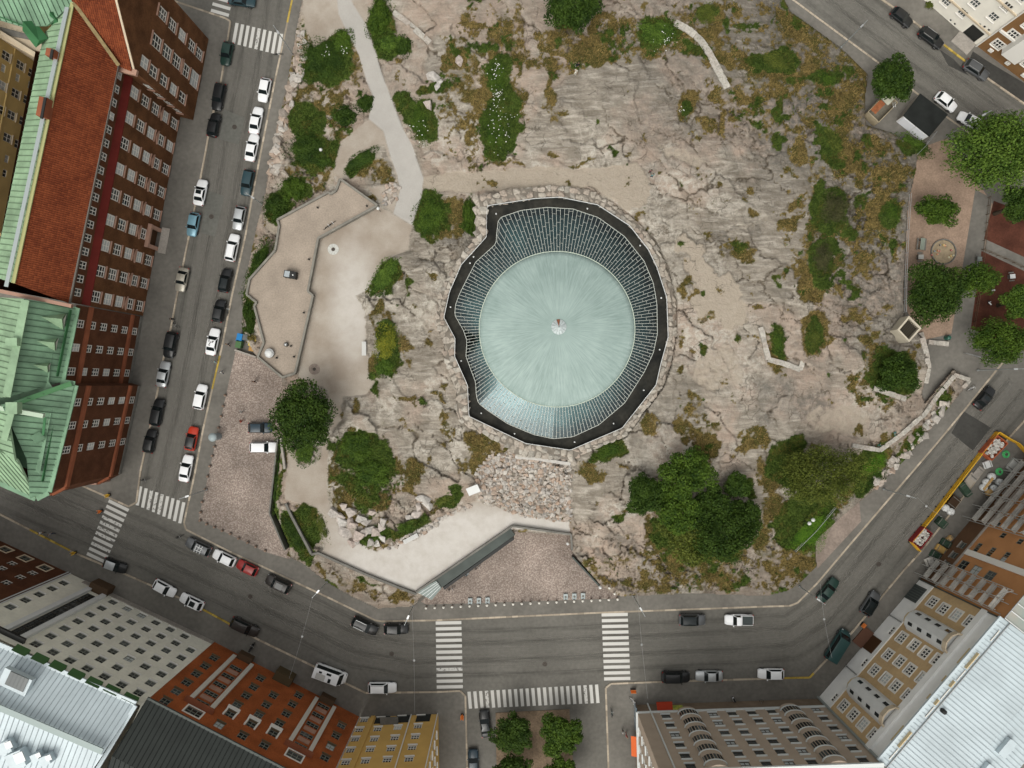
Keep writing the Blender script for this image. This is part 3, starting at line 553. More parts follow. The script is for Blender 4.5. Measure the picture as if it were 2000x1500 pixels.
# ================================================================ plazas, playground grounds
def stone_field_mat(name, a, b_, c, sc=3.2):
    m = bpy.data.materials.new(name); nt, b = nodes(m); N = nt.nodes.new; L = nt.links.new
    g = N('ShaderNodeNewGeometry'); v = N('ShaderNodeTexVoronoi'); v.inputs['Scale'].default_value = sc; L(g.outputs['Position'], v.inputs['Vector'])
    sp = N('ShaderNodeSeparateColor'); L(v.outputs['Color'], sp.inputs[0])
    mx = N('ShaderNodeMix'); mx.data_type = 'RGBA'; mx.inputs[6].default_value = (*a, 1); mx.inputs[7].default_value = (*b_, 1); L(sp.outputs[0], mx.inputs[0])
    e = N('ShaderNodeMapRange'); e.inputs[1].default_value = .35; e.inputs[2].default_value = .7; e.inputs[4].default_value = .8; L(v.outputs['Distance'], e.inputs[0])
    m2 = N('ShaderNodeMix'); m2.data_type = 'RGBA'; m2.inputs[7].default_value = (*c, 1); L(e.outputs[0], m2.inputs[0]); L(mx.outputs[2], m2.inputs[6])
    nz = N('ShaderNodeTexNoise'); nz.inputs['Scale'].default_value = .13; nz.inputs['Detail'].default_value = 4; L(g.outputs['Position'], nz.inputs['Vector'])
    mr = N('ShaderNodeMapRange'); mr.inputs[1].default_value = .35; mr.inputs[2].default_value = .65; mr.inputs[3].default_value = .75; mr.inputs[4].default_value = 1.2; L(nz.outputs['Fac'], mr.inputs[0])
    m3 = N('ShaderNodeMix'); m3.data_type = 'RGBA'; m3.blend_type = 'MULTIPLY'; m3.inputs[0].default_value = 1; L(m2.outputs[2], m3.inputs[6]); L(mr.outputs[0], m3.inputs[7])
    L(m3.outputs[2], b.inputs['Base Color']); b.inputs['Roughness'].default_value = .9; b.inputs['Specular IOR Level'].default_value = .12
    bp = N('ShaderNodeBump'); bp.inputs['Strength'].default_value = .5; bp.inputs['Distance'].default_value = .05; bp.invert = True; L(v.outputs['Distance'], bp.inputs['Height']); L(bp.outputs[0], b.inputs['Normal'])
    return m
M_COB = stone_field_mat('cobblestones', (.25, .20, .17), (.37, .315, .275), (.17, .135, .115), 4.2)
def slab(name, poly, z0, z1, m, parent=None, kind='structure'):
    o = MB().prism([P(x, y, z1)[:2] for x, y in poly], z0, z1).build(name, m, parent)
    if parent is None and kind: tag(o, kind=kind)
    return o
slab('cobbled_square', [(461, 683), (503, 697), (551, 740), (556, 800), (556, 853), (540, 997), (570, 1066), (566, 1092), (520, 1079), (388, 1014)], .0, .14, M_COB)
slab('entrance_square', [(822, 1175), (833, 1181), (1200, 1169), (1210, 1163), (1170, 1135), (1122, 1075), (1118, 1040), (985, 1030)], .0, .14, M_COB)
M_PADC = mat('worn_pink_concrete', (.24, .195, .165), .9, var=.2, vs=.35, speck=.15, ss=3)
slab('paved_pad', [(1588, 1060), (1678, 978), (1682, 1018), (1597, 1110)], .0, .16, M_PADC)
M_SANDP = mat('playground_sand', (.27, .195, .145), .95, var=.18, vs=.4, speck=.15, ss=4)
M_RUB = mat('red_rubber', (.075, .028, .018), .9, var=.4, vs=.3, speck=.15, ss=4)
slab('playground_sand', [(1765, 300), (1850, 270), (1940, 400), (1892, 640), (1866, 650), (1800, 665), (1768, 600)], .0, .135, M_SANDP)
slab('playground_path', [(1905, 370), (1938, 388), (1888, 700), (1852, 690)], .0, .142, M_PAVE)
slab('red_court', [(1941, 392), (2040, 430), (2040, 520), (1922, 466)], .0, .145, M_RUB)
slab('red_court', [(1917, 490), (2040, 548), (2040, 700), (1896, 642)], .0, .145, M_RUB)
M_CONC = mat('concrete', (.30, .275, .245), .9, var=.15, vs=.5, speck=.1, ss=3)
M_CONCD = mat('weathered_concrete', (.15, .145, .13), .9, var=.2, vs=.6, speck=.1, ss=3)
M_WHITE = mat('white_paint', (.60, .61, .60), .6, var=.05, vs=.7)
M_BLACK = mat('black_metal', (.02, .021, .02), .5)
M_STEEL = mat('galvanised_steel', (.42, .43, .43), .45, metal=.7)
M_DARKG = mat('dark_green_sheet', (.06, .072, .065), .6, var=.2, vs=.5)

# ================================================================ stones
def stone_mesh(name, m, seed, flat=.75):
    r = random.Random(seed); bm = bmesh.new()
    for i in range(13):
        v = Vector((r.uniform(-1, 1), r.uniform(-1, 1), r.uniform(-1, 1))); v = v/max(abs(v.x), abs(v.y), abs(v.z), .3)*r.uniform(.8, 1)*.5
        bm.verts.new((v.x, v.y, v.z*flat))
    bmesh.ops.convex_hull(bm, input=bm.verts); bmesh.ops.delete(bm, geom=[v for v in bm.verts if not v.link_faces], context='VERTS')
    me = bpy.data.meshes.new(name); bm.to_mesh(me); bm.free(); me.materials.append(m); return me
def stone_mat(name, cols, lo=.7, hi=1.2):
    m = bpy.data.materials.new(name); nt, b = nodes(m); N = nt.nodes.new; L = nt.links.new
    oi = N('ShaderNodeObjectInfo'); g = N('ShaderNodeNewGeometry'); ad = N('ShaderNodeMath'); ad.operation = 'ADD'; L(oi.outputs['Random'], ad.inputs[0]); L(g.outputs['Random Per Island'], ad.inputs[1])
    fr = N('ShaderNodeMath'); fr.operation = 'FRACT'; L(ad.outputs[0], fr.inputs[0])
    cr = N('ShaderNodeValToRGB'); cr.color_ramp.interpolation = 'LINEAR'
    while len(cr.color_ramp.elements) < len(cols): cr.color_ramp.elements.new(.5)
    for i, c in enumerate(cols): cr.color_ramp.elements[i].position = i/(len(cols)-1); cr.color_ramp.elements[i].color = (*c, 1)
    L(fr.outputs[0], cr.inputs[0])
    nz = N('ShaderNodeTexNoise'); nz.inputs['Scale'].default_value = 3; nz.inputs['Detail'].default_value = 5; L(g.outputs['Position'], nz.inputs['Vector'])
    mr = N('ShaderNodeMapRange'); mr.inputs[1].default_value = .3; mr.inputs[2].default_value = .7; mr.inputs[3].default_value = lo; mr.inputs[4].default_value = hi; L(nz.outputs['Fac'], mr.inputs[0])
    mm = N('ShaderNodeMix'); mm.data_type = 'RGBA'; mm.blend_type = 'MULTIPLY'; mm.inputs[0].default_value = 1; L(cr.outputs[0], mm.inputs[6]); L(mr.outputs[0], mm.inputs[7]); L(mm.outputs[2], b.inputs['Base Color'])
    b.inputs['Roughness'].default_value = .9; b.inputs['Specular IOR Level'].default_value = .12
    return m
M_RUBBLE = stone_mat('rubble_granite', [(.24, .20, .165), (.42, .39, .35), (.33, .24, .18), (.46, .43, .39), (.27, .25, .23)])
M_WALLST = stone_mat('wall_granite', [(.27, .235, .195), (.37, .335, .285), (.31, .255, .21), (.40, .37, .32), (.25, .23, .20)])
M_BOULD = stone_mat('boulder_granite', [(.36, .33, .30), (.47, .45, .42), (.39, .32, .28)])
ST_R = [stone_mesh('stone', M_RUBBLE, 100+i) for i in range(10)]
ST_W = [stone_mesh('stone', M_WALLST, 200+i, .9) for i in range(10)]
ST_B = [stone_mesh('boulder', M_BOULD, 300+i, .85) for i in range(8)]
def put(name, me, parent, loc, sc, rz=None, tilt=.2):
    o = link(name, me, parent); o.location = loc
    o.rotation_euler = (random.uniform(-tilt, tilt), random.uniform(-tilt, tilt), random.uniform(0, 6.3) if rz is None else rz)
    o.scale = sc if hasattr(sc, '__len__') else (sc, sc, sc); return o
def inpoly(p, x, y): return sdist(p, np.array([float(x)]), np.array([float(y)]))[0]
def rubble():
    t = empty('rubble_slope'); tag(t, 'slope of loose broken granite stones below the round stone wall', 'rubble')
    pts = []; r = random.Random(3)
    for k in range(9000):
        x, y = r.uniform(928, 1116), r.uniform(878, 1020)
        if inpoly(RUBBLE, x, y) < 1: continue
        if all((x-a)**2+(y-b)**2 > 7.4**2 for a, b in pts): pts.append((x, y))
        if len(pts) >= 300: break
    for i, (x, y) in enumerate(pts):
        sz = r.uniform(.6, 1.1)
        put('stone', ST_R[i % 10], t, PH(x, y, .12), (sz*r.uniform(.8, 1.25), sz*r.uniform(.7, 1), sz*.8), tilt=.5)
    b = MB()
    for k in range(1400):
        x, y = r.uniform(926, 1118), r.uniform(876, 1022)
        if inpoly(RUBBLE, x, y) < -3: continue
        me = ST_R[k % 10]; c = PH(x, y, .02); s_ = r.uniform(.35, .7); q = Matrix.Rotation(r.uniform(0, 6.3), 3, 'Z') @ Matrix.Rotation(r.uniform(-.6, .6), 3, 'X')
        b.add([q @ (v.co*s_)+c for v in me.vertices], [tuple(p.vertices) for p in me.polygons])
    o = b.build('small_stones', M_RUBBLE, t); tag(o, kind='stuff')
rubble()
def heap(name, label, spots, cat='boulders'):
    t = empty(name); tag(t, label, cat)
    for i, (x, y, s_) in enumerate(spots):
        put('boulder', random.choice(ST_B), t, PH(x, y, s_*.12), (s_*random.uniform(.9, 1.3), s_*random.uniform(.75, 1), s_*.75), tilt=.35)
heap('boulder_heap', 'heap of big pale angular boulders below the shrubs by the gravel path', [(655, 1000, 2.3), (668, 1020, 2.0), (665, 1010, 1.8), (686, 1002, 2.0), (690, 1030, 2.1), (676, 1040, 2.2), (700, 1045, 2.1), (707, 1012, 1.8), (716, 1020, 1.6), (722, 1032, 1.9), (735, 1040, 1.8), (745, 1030, 1.6), (700, 1055, 1.6), (688, 1060, 1.7), (725, 1060, 1.5), (733, 1062, 1.4), (748, 1018, 1.6), (686, 1022, 1.6), (672, 988, 1.5), (727, 1000, 1.3), (714, 1040, 1.6), (748, 1050, 1.3)])
heap('boulder_heap', 'three grey boulders lying beside the stone edging above the white gravel', [(827, 976, 2.2), (838, 985, 1.8), (812, 1005, 2.0), (818, 990, 1.5), (800, 1010, 1.4)])
heap('boulder_heap', 'pale block and small boulders among grass right of the path', [(846, 152, 2.0), (853, 168, 1.4), (860, 160, 1.2), (838, 204, 1.7), (896, 120, 1.5)])
# low edging of small stones along the gravel
def edging(name, label, pts, sp, smin, smax, dz=.1, cat='edging', wid=0, n_max=290):
    t = empty(name); tag(t, label, cat); n = 0
    for (x0, y0), (x1, y1) in zip(pts[:-1], pts[1:]):
        L = math.hypot(x1-x0, y1-y0); k = max(1, int(L/sp))
        for i in range(k):
            if n > n_max: return
            u = (i+.5)/k; o = random.uniform(-wid, wid); x = x0+(x1-x0)*u-(y1-y0)/L*o; y = y0+(y1-y0)*u+(x1-x0)/L*o
            s_ = random.uniform(smin, smax); put('stone', random.choice(ST_R), t, PH(x, y, dz), (s_*1.2, s_, s_*.8)); n += 1
edging('stone_edging', 'row of small stones edging the white gravel terrace', [(757, 1072), (785, 1058), (820, 1040), (870, 1008), (920, 985)], 5, .5, .9, wid=6)
edging('stone_edging', 'patch of pale broken stones beside the pavement near the crosswalk', [(588, 60), (592, 80), (596, 100)], 3, .5, .9, wid=9)
edging('stone_edging', 'patch of dark and pale cobbles at the corner of the tan terrace', [(772, 360), (765, 380), (760, 400)], 1.6, .5, .9, wid=15)
edging('stone_edging', 'line of rough stones along the foot of the rock by the left street', [(590, 110), (570, 180), (552, 250), (540, 300), (530, 340)], 5, .7, 1.7, wid=8)
edging('stone_edging', 'rough stones at the foot of the long wall beside the right street', [(1705, 950), (1760, 890), (1800, 845), (1850, 785)], 5, .6, 1.5, wid=8)

# ================================================================ CHURCH: copper dome, glass ring, stone ring wall
ZR, ZG, ZD = 8.9, 8.1, 10.0
CC = P(1088, 643, ZD)
def radial(poly, z, n, c=CC):
    """radius of a polygon (photo pixels, height z) seen from the dome's axis at n angles"""
    pts = [P(x, y, z) for x, y in poly]; out = []
    for k in range(n):
        a = 2*math.pi*k/n; d = Vector((math.cos(a), math.sin(a))); best = 0
        for i in range(len(pts)):
            p, q = pts[i], pts[(i+1) % len(pts)]; px, py = p.x-c.x, p.y-c.y; ex, ey = q.x-p.x, q.y-p.y
            den = d.x*ey-d.y*ex
            if abs(den) < 1e-9: continue
            t = (px*ey-py*ex)/den; u = (px*d.y-py*d.x)/den
            if t > 0 and -1e-6 <= u <= 1+1e-6: best = max(best, t)
        out.append(best)
    return out
GLASS = [(974, 426), (1017, 411), (1068, 405), (1119, 408), (1169, 425), (1220, 462), (1258, 510), (1276, 553), (1283, 593), (1284, 652), (1276, 689), (1258, 727), (1220, 787), (1169, 830), (1119, 853), (1081, 857), (1043, 849), (992, 828), (950, 800), (934, 787), (930, 770), (929, 747), (917, 715), (910, 696), (912, 665), (905, 645), (888, 615), (890, 594), (898, 573), (929, 512), (969, 476), (970, 455)]
NA = 360
rg_ = radial(GLASS, ZG, NA); rr_ = radial(RIM, ZR, NA); ro_ = radial(RING, 8.6, NA)
def cyl(r, k, z): a = 2*math.pi*k/NA; return Vector((CC.x+r*math.cos(a), CC.y+r*math.sin(a), z))
def band(ra, za, rb, zb, mb=None):
    mb = mb or MB()
    for k in range(NA):
        j = (k+1) % NA; mb.quad(cyl(ra[k], k, za), cyl(rb[k], k, zb), cyl(rb[j], j, zb), cyl(ra[j], j, za))
    return mb
church = empty('church', (CC.x, CC.y, 5)); tag(church, 'round green copper dome ringed by glass panes, sunk into the rock', 'church')
RD = 152*S*(H-ZD)/H
def copper_mat():
    m = bpy.data.materials.new('green_copper'); nt, b = nodes(m); N = nt.nodes.new; L = nt.links.new
    tc = N('ShaderNodeTexCoord'); sp = N('ShaderNodeSeparateXYZ'); L(tc.outputs['Object'], sp.inputs[0])
    at = N('ShaderNodeMath'); at.operation = 'ARCTAN2'; L(sp.outputs[1], at.inputs[0]); L(sp.outputs[0], at.inputs[1])
    ln = N('ShaderNodeVectorMath'); ln.operation = 'LENGTH'; L(tc.outputs['Object'], ln.inputs[0])
    cb = N('ShaderNodeCombineXYZ'); m1 = N('ShaderNodeMath'); m1.operation = 'MULTIPLY'; m1.inputs[1].default_value = 26; L(at.outputs[0], m1.inputs[0]); L(m1.outputs[0], cb.inputs[0])
    m2 = N('ShaderNodeMath'); m2.operation = 'MULTIPLY'; m2.inputs[1].default_value = .28; L(ln.outputs['Value'], m2.inputs[0]); L(m2.outputs[0], cb.inputs[1])
    n1 = N('ShaderNodeTexNoise'); n1.inputs['Scale'].default_value = 1.3; n1.inputs['Detail'].default_value = 6; n1.inputs['Roughness'].default_value = .7; L(cb.outputs[0], n1.inputs['Vector'])
    n2 = N('ShaderNodeTexNoise'); n2.inputs['Scale'].default_value = .25; n2.inputs['Detail'].default_value = 4; L(tc.outputs['Object'], n2.inputs['Vector'])
    ad = N('ShaderNodeMath'); ad.operation = 'MULTIPLY_ADD'; ad.inputs[1].default_value = .5; L(n2.outputs['Fac'], ad.inputs[0]); L(n1.outputs['Fac'], ad.inputs[2])
    mr = N('ShaderNodeMapRange'); mr.inputs[1].default_value = .52; mr.inputs[2].default_value = .98; L(ad.outputs[0], mr.inputs[0])
    mx = N('ShaderNodeMix'); mx.data_type = 'RGBA'; mx.inputs[6].default_value = (.18, .25, .23, 1); mx.inputs[7].default_value = (.315, .40, .375, 1); L(mr.outputs[0], mx.inputs[0])
    L(mx.outputs[2], b.inputs['Base Color']); b.inputs['Roughness'].default_value = .6; b.inputs['Specular IOR Level'].default_value = .4
    return m
M_COP = copper_mat()
M_COPE = mat('copper_edge', (.42, .48, .40), .6, var=.1, vs=1)
prof = [(RD*math.sin(t)/math.sin(.42), ZD+1.9*(math.cos(t)-math.cos(.42))/(1-math.cos(.42))) for t in np.linspace(.42, .03, 14)]
dome = MB().lathe((0, 0, -ZD), [(RD, ZD-.25)]+prof, 180).mesh('dome', M_COP, smooth=True)
dome_o = link('dome', dome, church); dome_o.location = (0, 0, ZD-5)
rim_ = MB()
for k in range(180):
    a, b = 2*math.pi*k/180, 2*math.pi*(k+1)/180
    rim_.add([(r*math.cos(t), r*math.sin(t), z) for t in (a, b) for r, z in ((RD+.06, -.2), (RD+.06, .05), (RD-.06, .05))], [(0, 3, 4, 1), (1, 4, 5, 2)])
oo = link('dome_edge', rim_.mesh('dome_edge', M_COPE), church); oo.location = (0, 0, ZD-5)
# cap: twelve white sheets and one rusty one
M_RUST = mat('rusty_sheet', (.22, .09, .05), .8, var=.3, vs=2)
capr = 15*S*.905; M_CAP = mat('pale_cap_sheet', (.42, .47, .47), .5, var=.2, vs=3)
for k in range(13):
    a, b = 2*math.pi*k/13, 2*math.pi*(k+.88)/13
    q = MB().add([(.1*math.cos(a), .1*math.sin(a), .62), (capr*math.cos(a), capr*math.sin(a), .12), (capr*math.cos(b), capr*math.sin(b), .16), (.1*math.cos(b), .1*math.sin(b), .62),
                  (capr*math.cos(a), capr*math.sin(a), -.15), (capr*math.cos(b), capr*math.sin(b), -.15)], [(0, 1, 2, 3), (1, 4, 5, 2)])
    oo = link('cap_sheet', q.mesh('cap_sheet', M_RUST if k == 3 else M_CAP), dome_o); oo.location = (.15, .2, 1.85)
# glass panes
def glass_mat(name, tr, refl, ior, rough=.03, bumps=.02):
    m = bpy.data.materials.new(name); nt, b = nodes(m); N = nt.nodes.new; L = nt.links.new
    nt.nodes.remove(b); out = nt.nodes['Material Output']
    t = N('ShaderNodeBsdfTransparent'); t.inputs[0].default_value = (*tr, 1); gl = N('ShaderNodeBsdfGlossy'); gl.inputs['Roughness'].default_value = rough; gl.inputs[0].default_value = (*refl, 1)
    fr = N('ShaderNodeFresnel'); fr.inputs[0].default_value = ior; mx = N('ShaderNodeMixShader'); L(fr.outputs[0], mx.inputs[0]); L(t.outputs[0], mx.inputs[1]); L(gl.outputs[0], mx.inputs[2]); L(mx.outputs[0], out.inputs[0])
    return m
M_PANE = glass_mat('roof_glass', (.42, .58, .60), (.58, .72, .76), 1.9, .07)
M_LINING = mat('inner_lining', (.34, .46, .44), .7, var=.3, vs=.4)
M_BAR = mat('glazing_bar', (.42, .44, .40), .5)
def glazing():
    NS = 180; bars = MB(); panes = []; r_in = RD-.05
    rs = radial(GLASS, ZG, NS*2)
    def pt(k2, f):      # k2 in half sectors, f 0 inner .. 1 outer
        ro = rs[k2 % (2*NS)]; r = r_in+(ro-r_in)*f; a = math.pi*k2/NS; return Vector((CC.x+r*math.cos(a), CC.y+r*math.sin(a), ZD-.12+(ZG+.05-ZD)*f))
    for i in range(NS):
        a0, a1 = 2*i, 2*i+2
        bars.bar(pt(a0, 0)+Vector((0, 0, .05)), pt(a0, 1)+Vector((0, 0, .05)), .065, .08)
        Lm = (pt(a0, 1)-pt(a0, 0)).length; st = 2.1; off = (.0, .66, .33)[i % 3]*st*.9+.25
        js = [0]; x = off
        while x < Lm-.35:
            if x > .4: js.append(x/Lm)
            x += st
        js.append(1)
        for j, (f0, f1) in enumerate(zip(js[:-1], js[1:])):
            q = [pt(a0, f0), pt(a0, f1), pt(a1, f1), pt(a1, f0)]; panes.append(((q[1]-q[0]).length*(q[2]-q[1]).length, q))
            if j: bars.bar(pt(a0, f0)+Vector((0, 0, .04)), pt(a1, f0)+Vector((0, 0, .04)), .038, .05)
        bars.bar(pt(a0, 1)+Vector((0, 0, .04)), pt(a1, 1)+Vector((0, 0, .04)), .09, .1)
    panes.sort(key=lambda p: -p[0])
    for ar, q in panes[:300]: MB().quad(*q).build('pane', M_PANE, church)
    rest = MB()
    for ar, q in panes[300:]: rest.quad(*q)
    tag(rest.build('small_panes', M_PANE, church), kind='stuff')
    tag(bars.build('glazing_bars', M_BAR, church), kind='stuff')
glazing()
ins_ = [r-.12 for r in rg_]
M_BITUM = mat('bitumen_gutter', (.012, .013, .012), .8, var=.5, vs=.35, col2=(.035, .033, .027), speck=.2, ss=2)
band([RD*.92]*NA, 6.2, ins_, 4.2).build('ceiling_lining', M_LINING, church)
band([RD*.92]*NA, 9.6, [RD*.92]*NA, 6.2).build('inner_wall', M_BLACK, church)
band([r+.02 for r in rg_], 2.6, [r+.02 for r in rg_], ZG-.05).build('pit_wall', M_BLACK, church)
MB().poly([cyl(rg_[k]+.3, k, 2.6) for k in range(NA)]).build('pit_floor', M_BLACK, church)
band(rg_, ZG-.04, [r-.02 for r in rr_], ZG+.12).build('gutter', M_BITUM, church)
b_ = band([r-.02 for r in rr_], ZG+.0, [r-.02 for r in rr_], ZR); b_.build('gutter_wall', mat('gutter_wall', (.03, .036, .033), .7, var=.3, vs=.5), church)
rb = MB()
band([r-.03 for r in rr_], ZR+.06, [r+.05 for r in rr_], ZR+.06, rb); band([r-.03 for r in rr_], ZR-.1, [r-.03 for r in rr_], ZR+.06, rb)
rb.build('rim_flashing', M_WHITE, church)
for x, y in [(969, 418), (1147, 408), (1250, 480), (1291, 582), (1288, 683), (1257, 762), (1198, 827), (1122, 863), (1005, 847), (940, 807), (901, 705), (880, 600), (918, 514), (925, 502)]:
    MB().lathe(P(x, y, ZG), [(.13, 0), (.13, .25), (.06, .32)], 8).build('drain_vent', M_WHITE, church)
# ring wall of rough stones
ring = empty('stone_wall', (CC.x, CC.y, 6)); tag(ring, 'ring wall of rough granite stones around the copper dome', 'wall')
core = band([r+.1 for r in rr_], ZR-.25, [r-.15 for r in ro_], 8.45); band([r-.15 for r in ro_], 8.45, [r+.35 for r in ro_], 6.0, core)
core.build('wall_core', mat('wall_mortar', (.17, .15, .125), .95, var=.2, vs=1), ring)
def ring_stones():
    n = 0
    per = []
    k = 0.0
    while k < NA:
        i = int(k) % NA; w = ro_[i]-rr_[i]; rmid = (ro_[i]+rr_[i])/2
        rows = 2 if w > 1.5 else 1 if w < 1.0 else 2
        step = 1.0 if rows == 2 else 1.1
        for j in range(rows):
            r = rr_[i]+.1+w*(j+.5)/rows*.98; a = 2*math.pi*(k+random.uniform(-.3, .3))/NA
            sl = w/rows*random.uniform(.95, 1.15); sw = step*random.uniform(.85, 1.15)
            o = put('stone', random.choice(ST_W), ring, Vector((r*math.cos(a), r*math.sin(a), 2.55+random.uniform(-.1, .1)-.2*(j/max(1, rows-1)))), (max(sl, .7)*1.25, sw*1.25, .66), rz=a+random.uniform(-.15, .15), tilt=.15); n += 1
        k += step/rmid*NA/(2*math.pi)
    return n
NST = ring_stones()
MB().bar(P(1006, 892, 8.0), P(1060, 897, 8.0), .5, .5).bar(P(1060, 898, 8.0), P(1114, 906, 8.0), .5, .5).build('ledge', mat('pale_concrete', (.46, .44, .41), .85, var=.1, vs=1), ring)
for k, (px, py) in enumerate([(1120, 905)]): put('stone', ST_W[0], ring, P(px, py, 8.2)-Vector((CC.x, CC.y, 6)), 1.0)

# ================================================================ concrete terrace west of the church
M_TERR = mat('terrace_concrete', (.30, .252, .205), .93, var=.13, vs=.35, speck=.12, ss=4)
ter = empty('terrace', P(560, 560, 4.5)); tag(ter, 'long tan concrete roof terrace with low parapet walls beside the gravel yard', 'terrace')
MB().prism([P(x, y, 4.5)[:2] for x, y in TERR], 1.5, 4.5).build('deck', M_TERR, ter)
M_PARA = mat('parapet_concrete', (.20, .19, .165), .9, var=.2, vs=.8)
tp = [P(x, y, 4.9) for x, y in TERR]
for i in range(len(tp)):
    a, b = tp[i], tp[(i+1) % len(tp)]
    MB().bar(Vector((a.x, a.y, 4.5)), Vector((b.x, b.y, 4.5)), .34, .84+.003*i).build('parapet', M_PARA, ter)
# white-gravel terrace over the entrance
ent = empty('entrance_canopy', P(900, 1110, .1)); tag(ent, 'long dark roof strip over the church entrance beside the white gravel terrace', 'canopy')
MB().prism([P(x, y, 4.25)[:2] for x, y in [(850, 1134), (861, 1149), (1006, 1045), (995, 1031)]], 3.7, 4.25).build('roof_strip', M_DARKG, ent)
MB().prism([P(x, y, 4.4)[:2] for x, y in [(852, 1134), (862, 1149), (843, 1172), (813, 1156)]], 3.7, 4.4).build('end_panel', mat('zinc_sheet', (.16, .19, .18), .5, var=.15, vs=.6, metal=.3), ent)
for i in range(4):
    u = (i+1)/5; a = Vector((852, 1134)).lerp(Vector((862, 1149)), u); b = Vector((813, 1156)).lerp(Vector((843, 1172)), u)
    MB().bar(P(a.x, a.y, 4.42), P(b.x, b.y, 4.42), .06, .06).build('seam', M_STEEL, ent)
for i, (a, b) in enumerate([((813, 1156), (1001, 1027)), ((1001, 1027), (1115, 1043)), ((1115, 1043), (1117, 1074))]):
    MB().bar(P(*a, 4.3), P(*b, 4.3), .3, .7+.004*i).build('parapet', M_CONCD, ent)
MB().prism([P(x, y, 3.7)[:2] for x, y in [(865, 1148), (868, 1152), (1004, 1054), (1001, 1049)]], .14, 3.7).build('entrance_wall', M_BLACK, ent)
def wall(name, label, pts, z=None, w=.35, h=.8, m=None, cat='wall', dz=0):
    t = empty(name, PH(*pts[0])); tag(t, label, cat)
    for i, (a, b) in enumerate(zip(pts[:-1], pts[1:])):
        A = P(*a, z) if z is not None else PH(*a); B = P(*b, z) if z is not None else PH(*b)
        MB().bar(A+Vector((0, 0, h/2+dz)), B+Vector((0, 0, h/2+dz)), w, h+.003*i).build('wall_segment', m or M_CONCD, t)
    return t
wall('retaining_wall', 'grey concrete parapet along the lower edge of the white gravel terrace', [(611, 1081), (624, 1078), (720, 1121), (815, 1158)], 3.6, .35, .9, M_CONCD)
wall('retaining_wall', 'concrete wall running down between dry grass and dark ivy', [(561, 982), (569, 1000), (611, 1080)], 3.4, .4, .9, M_CONCD)
wall('retaining_wall', 'dark edge wall between the cobbled car park and the raised gravel yard', [(552, 852), (536, 997), (566, 1068)], .1, .25, 2.6, M_CONCD)
wall('retaining_wall', 'pale coping wall beside the white car in the cobbled car park', [(551, 855), (559, 915)], 3.6, .35, .9, M_CONC)
wall('retaining_wall', 'dark steel edge sloping down to the pavement beside the entrance square', [(1117, 1085), (1170, 1142)], .1, .25, 1.2, M_DARKG)
wall('retaining_wall', 'low concrete wall beside the recycling bins at the street', [(462, 684), (503, 698)], .1, .3, .9, M_CONC)
# dry-stone block walls on the hill
def block_mesh(seed):
    r = random.Random(seed); b = MB().box((0, 0, 0), (.82, .82, .82)); b.v = [tuple(c*r.uniform(.9, 1.06) for c in v) for v in b.v]; return b.mesh('stone_block', M_BLKST)
M_BLKST = stone_mat('block_granite', [(.33, .31, .275), (.42, .395, .35), (.36, .32, .28)])
BLK = [block_mesh(400+i) for i in range(8)]
def block_wall(label, pts, w, h, ln, name='stone_wall', dz=0.0):
    t = empty(name, PH(*pts[0])); tag(t, label, 'wall'); o0 = t.location
    for (a, b) in zip(pts[:-1], pts[1:]):
        L = math.hypot(b[0]-a[0], b[1]-a[1])*S; k = max(1, round(L/ln))
        for i in range(k):
            u = (i+.5)/k; x, y = a[0]+(b[0]-a[0])*u, a[1]+(b[1]-a[1])*u
            me = random.choice(BLK); o = link('stone_block', me, t); o.location = PH(x, y, h*.3)-o0; o.rotation_euler = (0, 0, math.atan2(-(b[1]-a[1]), b[0]-a[0])+random.uniform(-.06, .06))
            o.scale = (L/k*1.22, w*1.25*random.uniform(.9, 1.05), h*1.2)
block_wall('curved flight of pale stone block steps on the upper rock', [(1318, 45), (1345, 60), (1368, 80), (1385, 105), (1402, 138), (1420, 172)], 1.15, .5, .62, 'stone_steps')
block_wall('angled low wall of pale stone blocks around a grass pocket', [(1485, 640), (1492, 668), (1500, 702), (1530, 710), (1562, 722), (1567, 705)], .8, .6, .95)
block_wall('short stone wall below the round tree on the right rock', [(1706, 758), (1735, 768), (1768, 780)], .8, .6, 1.0)
block_wall('long stone wall between the rock and the right street', [(1664, 870), (1718, 879), (1760, 848), (1806, 807), (1828, 775), (1862, 735)], .75, .6, .9)
block_wall('stone planter wall around the weed bed beside the driveway', [(1862, 732), (1893, 742), (1880, 757)], .7, .5, .9)
block_wall('rough stone edging beside the driveway under the concrete shaft', [(1797, 650), (1808, 690), (1812, 720), (1806, 748)], .9, .6, .9)
block_wall('short stone wall stub in front of the playground', [(1812, 668), (1852, 672)], .8, .5, .9)
block_wall('ridge of pale stone slabs leading up to the left hedge', [(768, 24), (800, 48), (840, 84)], .9, .4, 1.2)
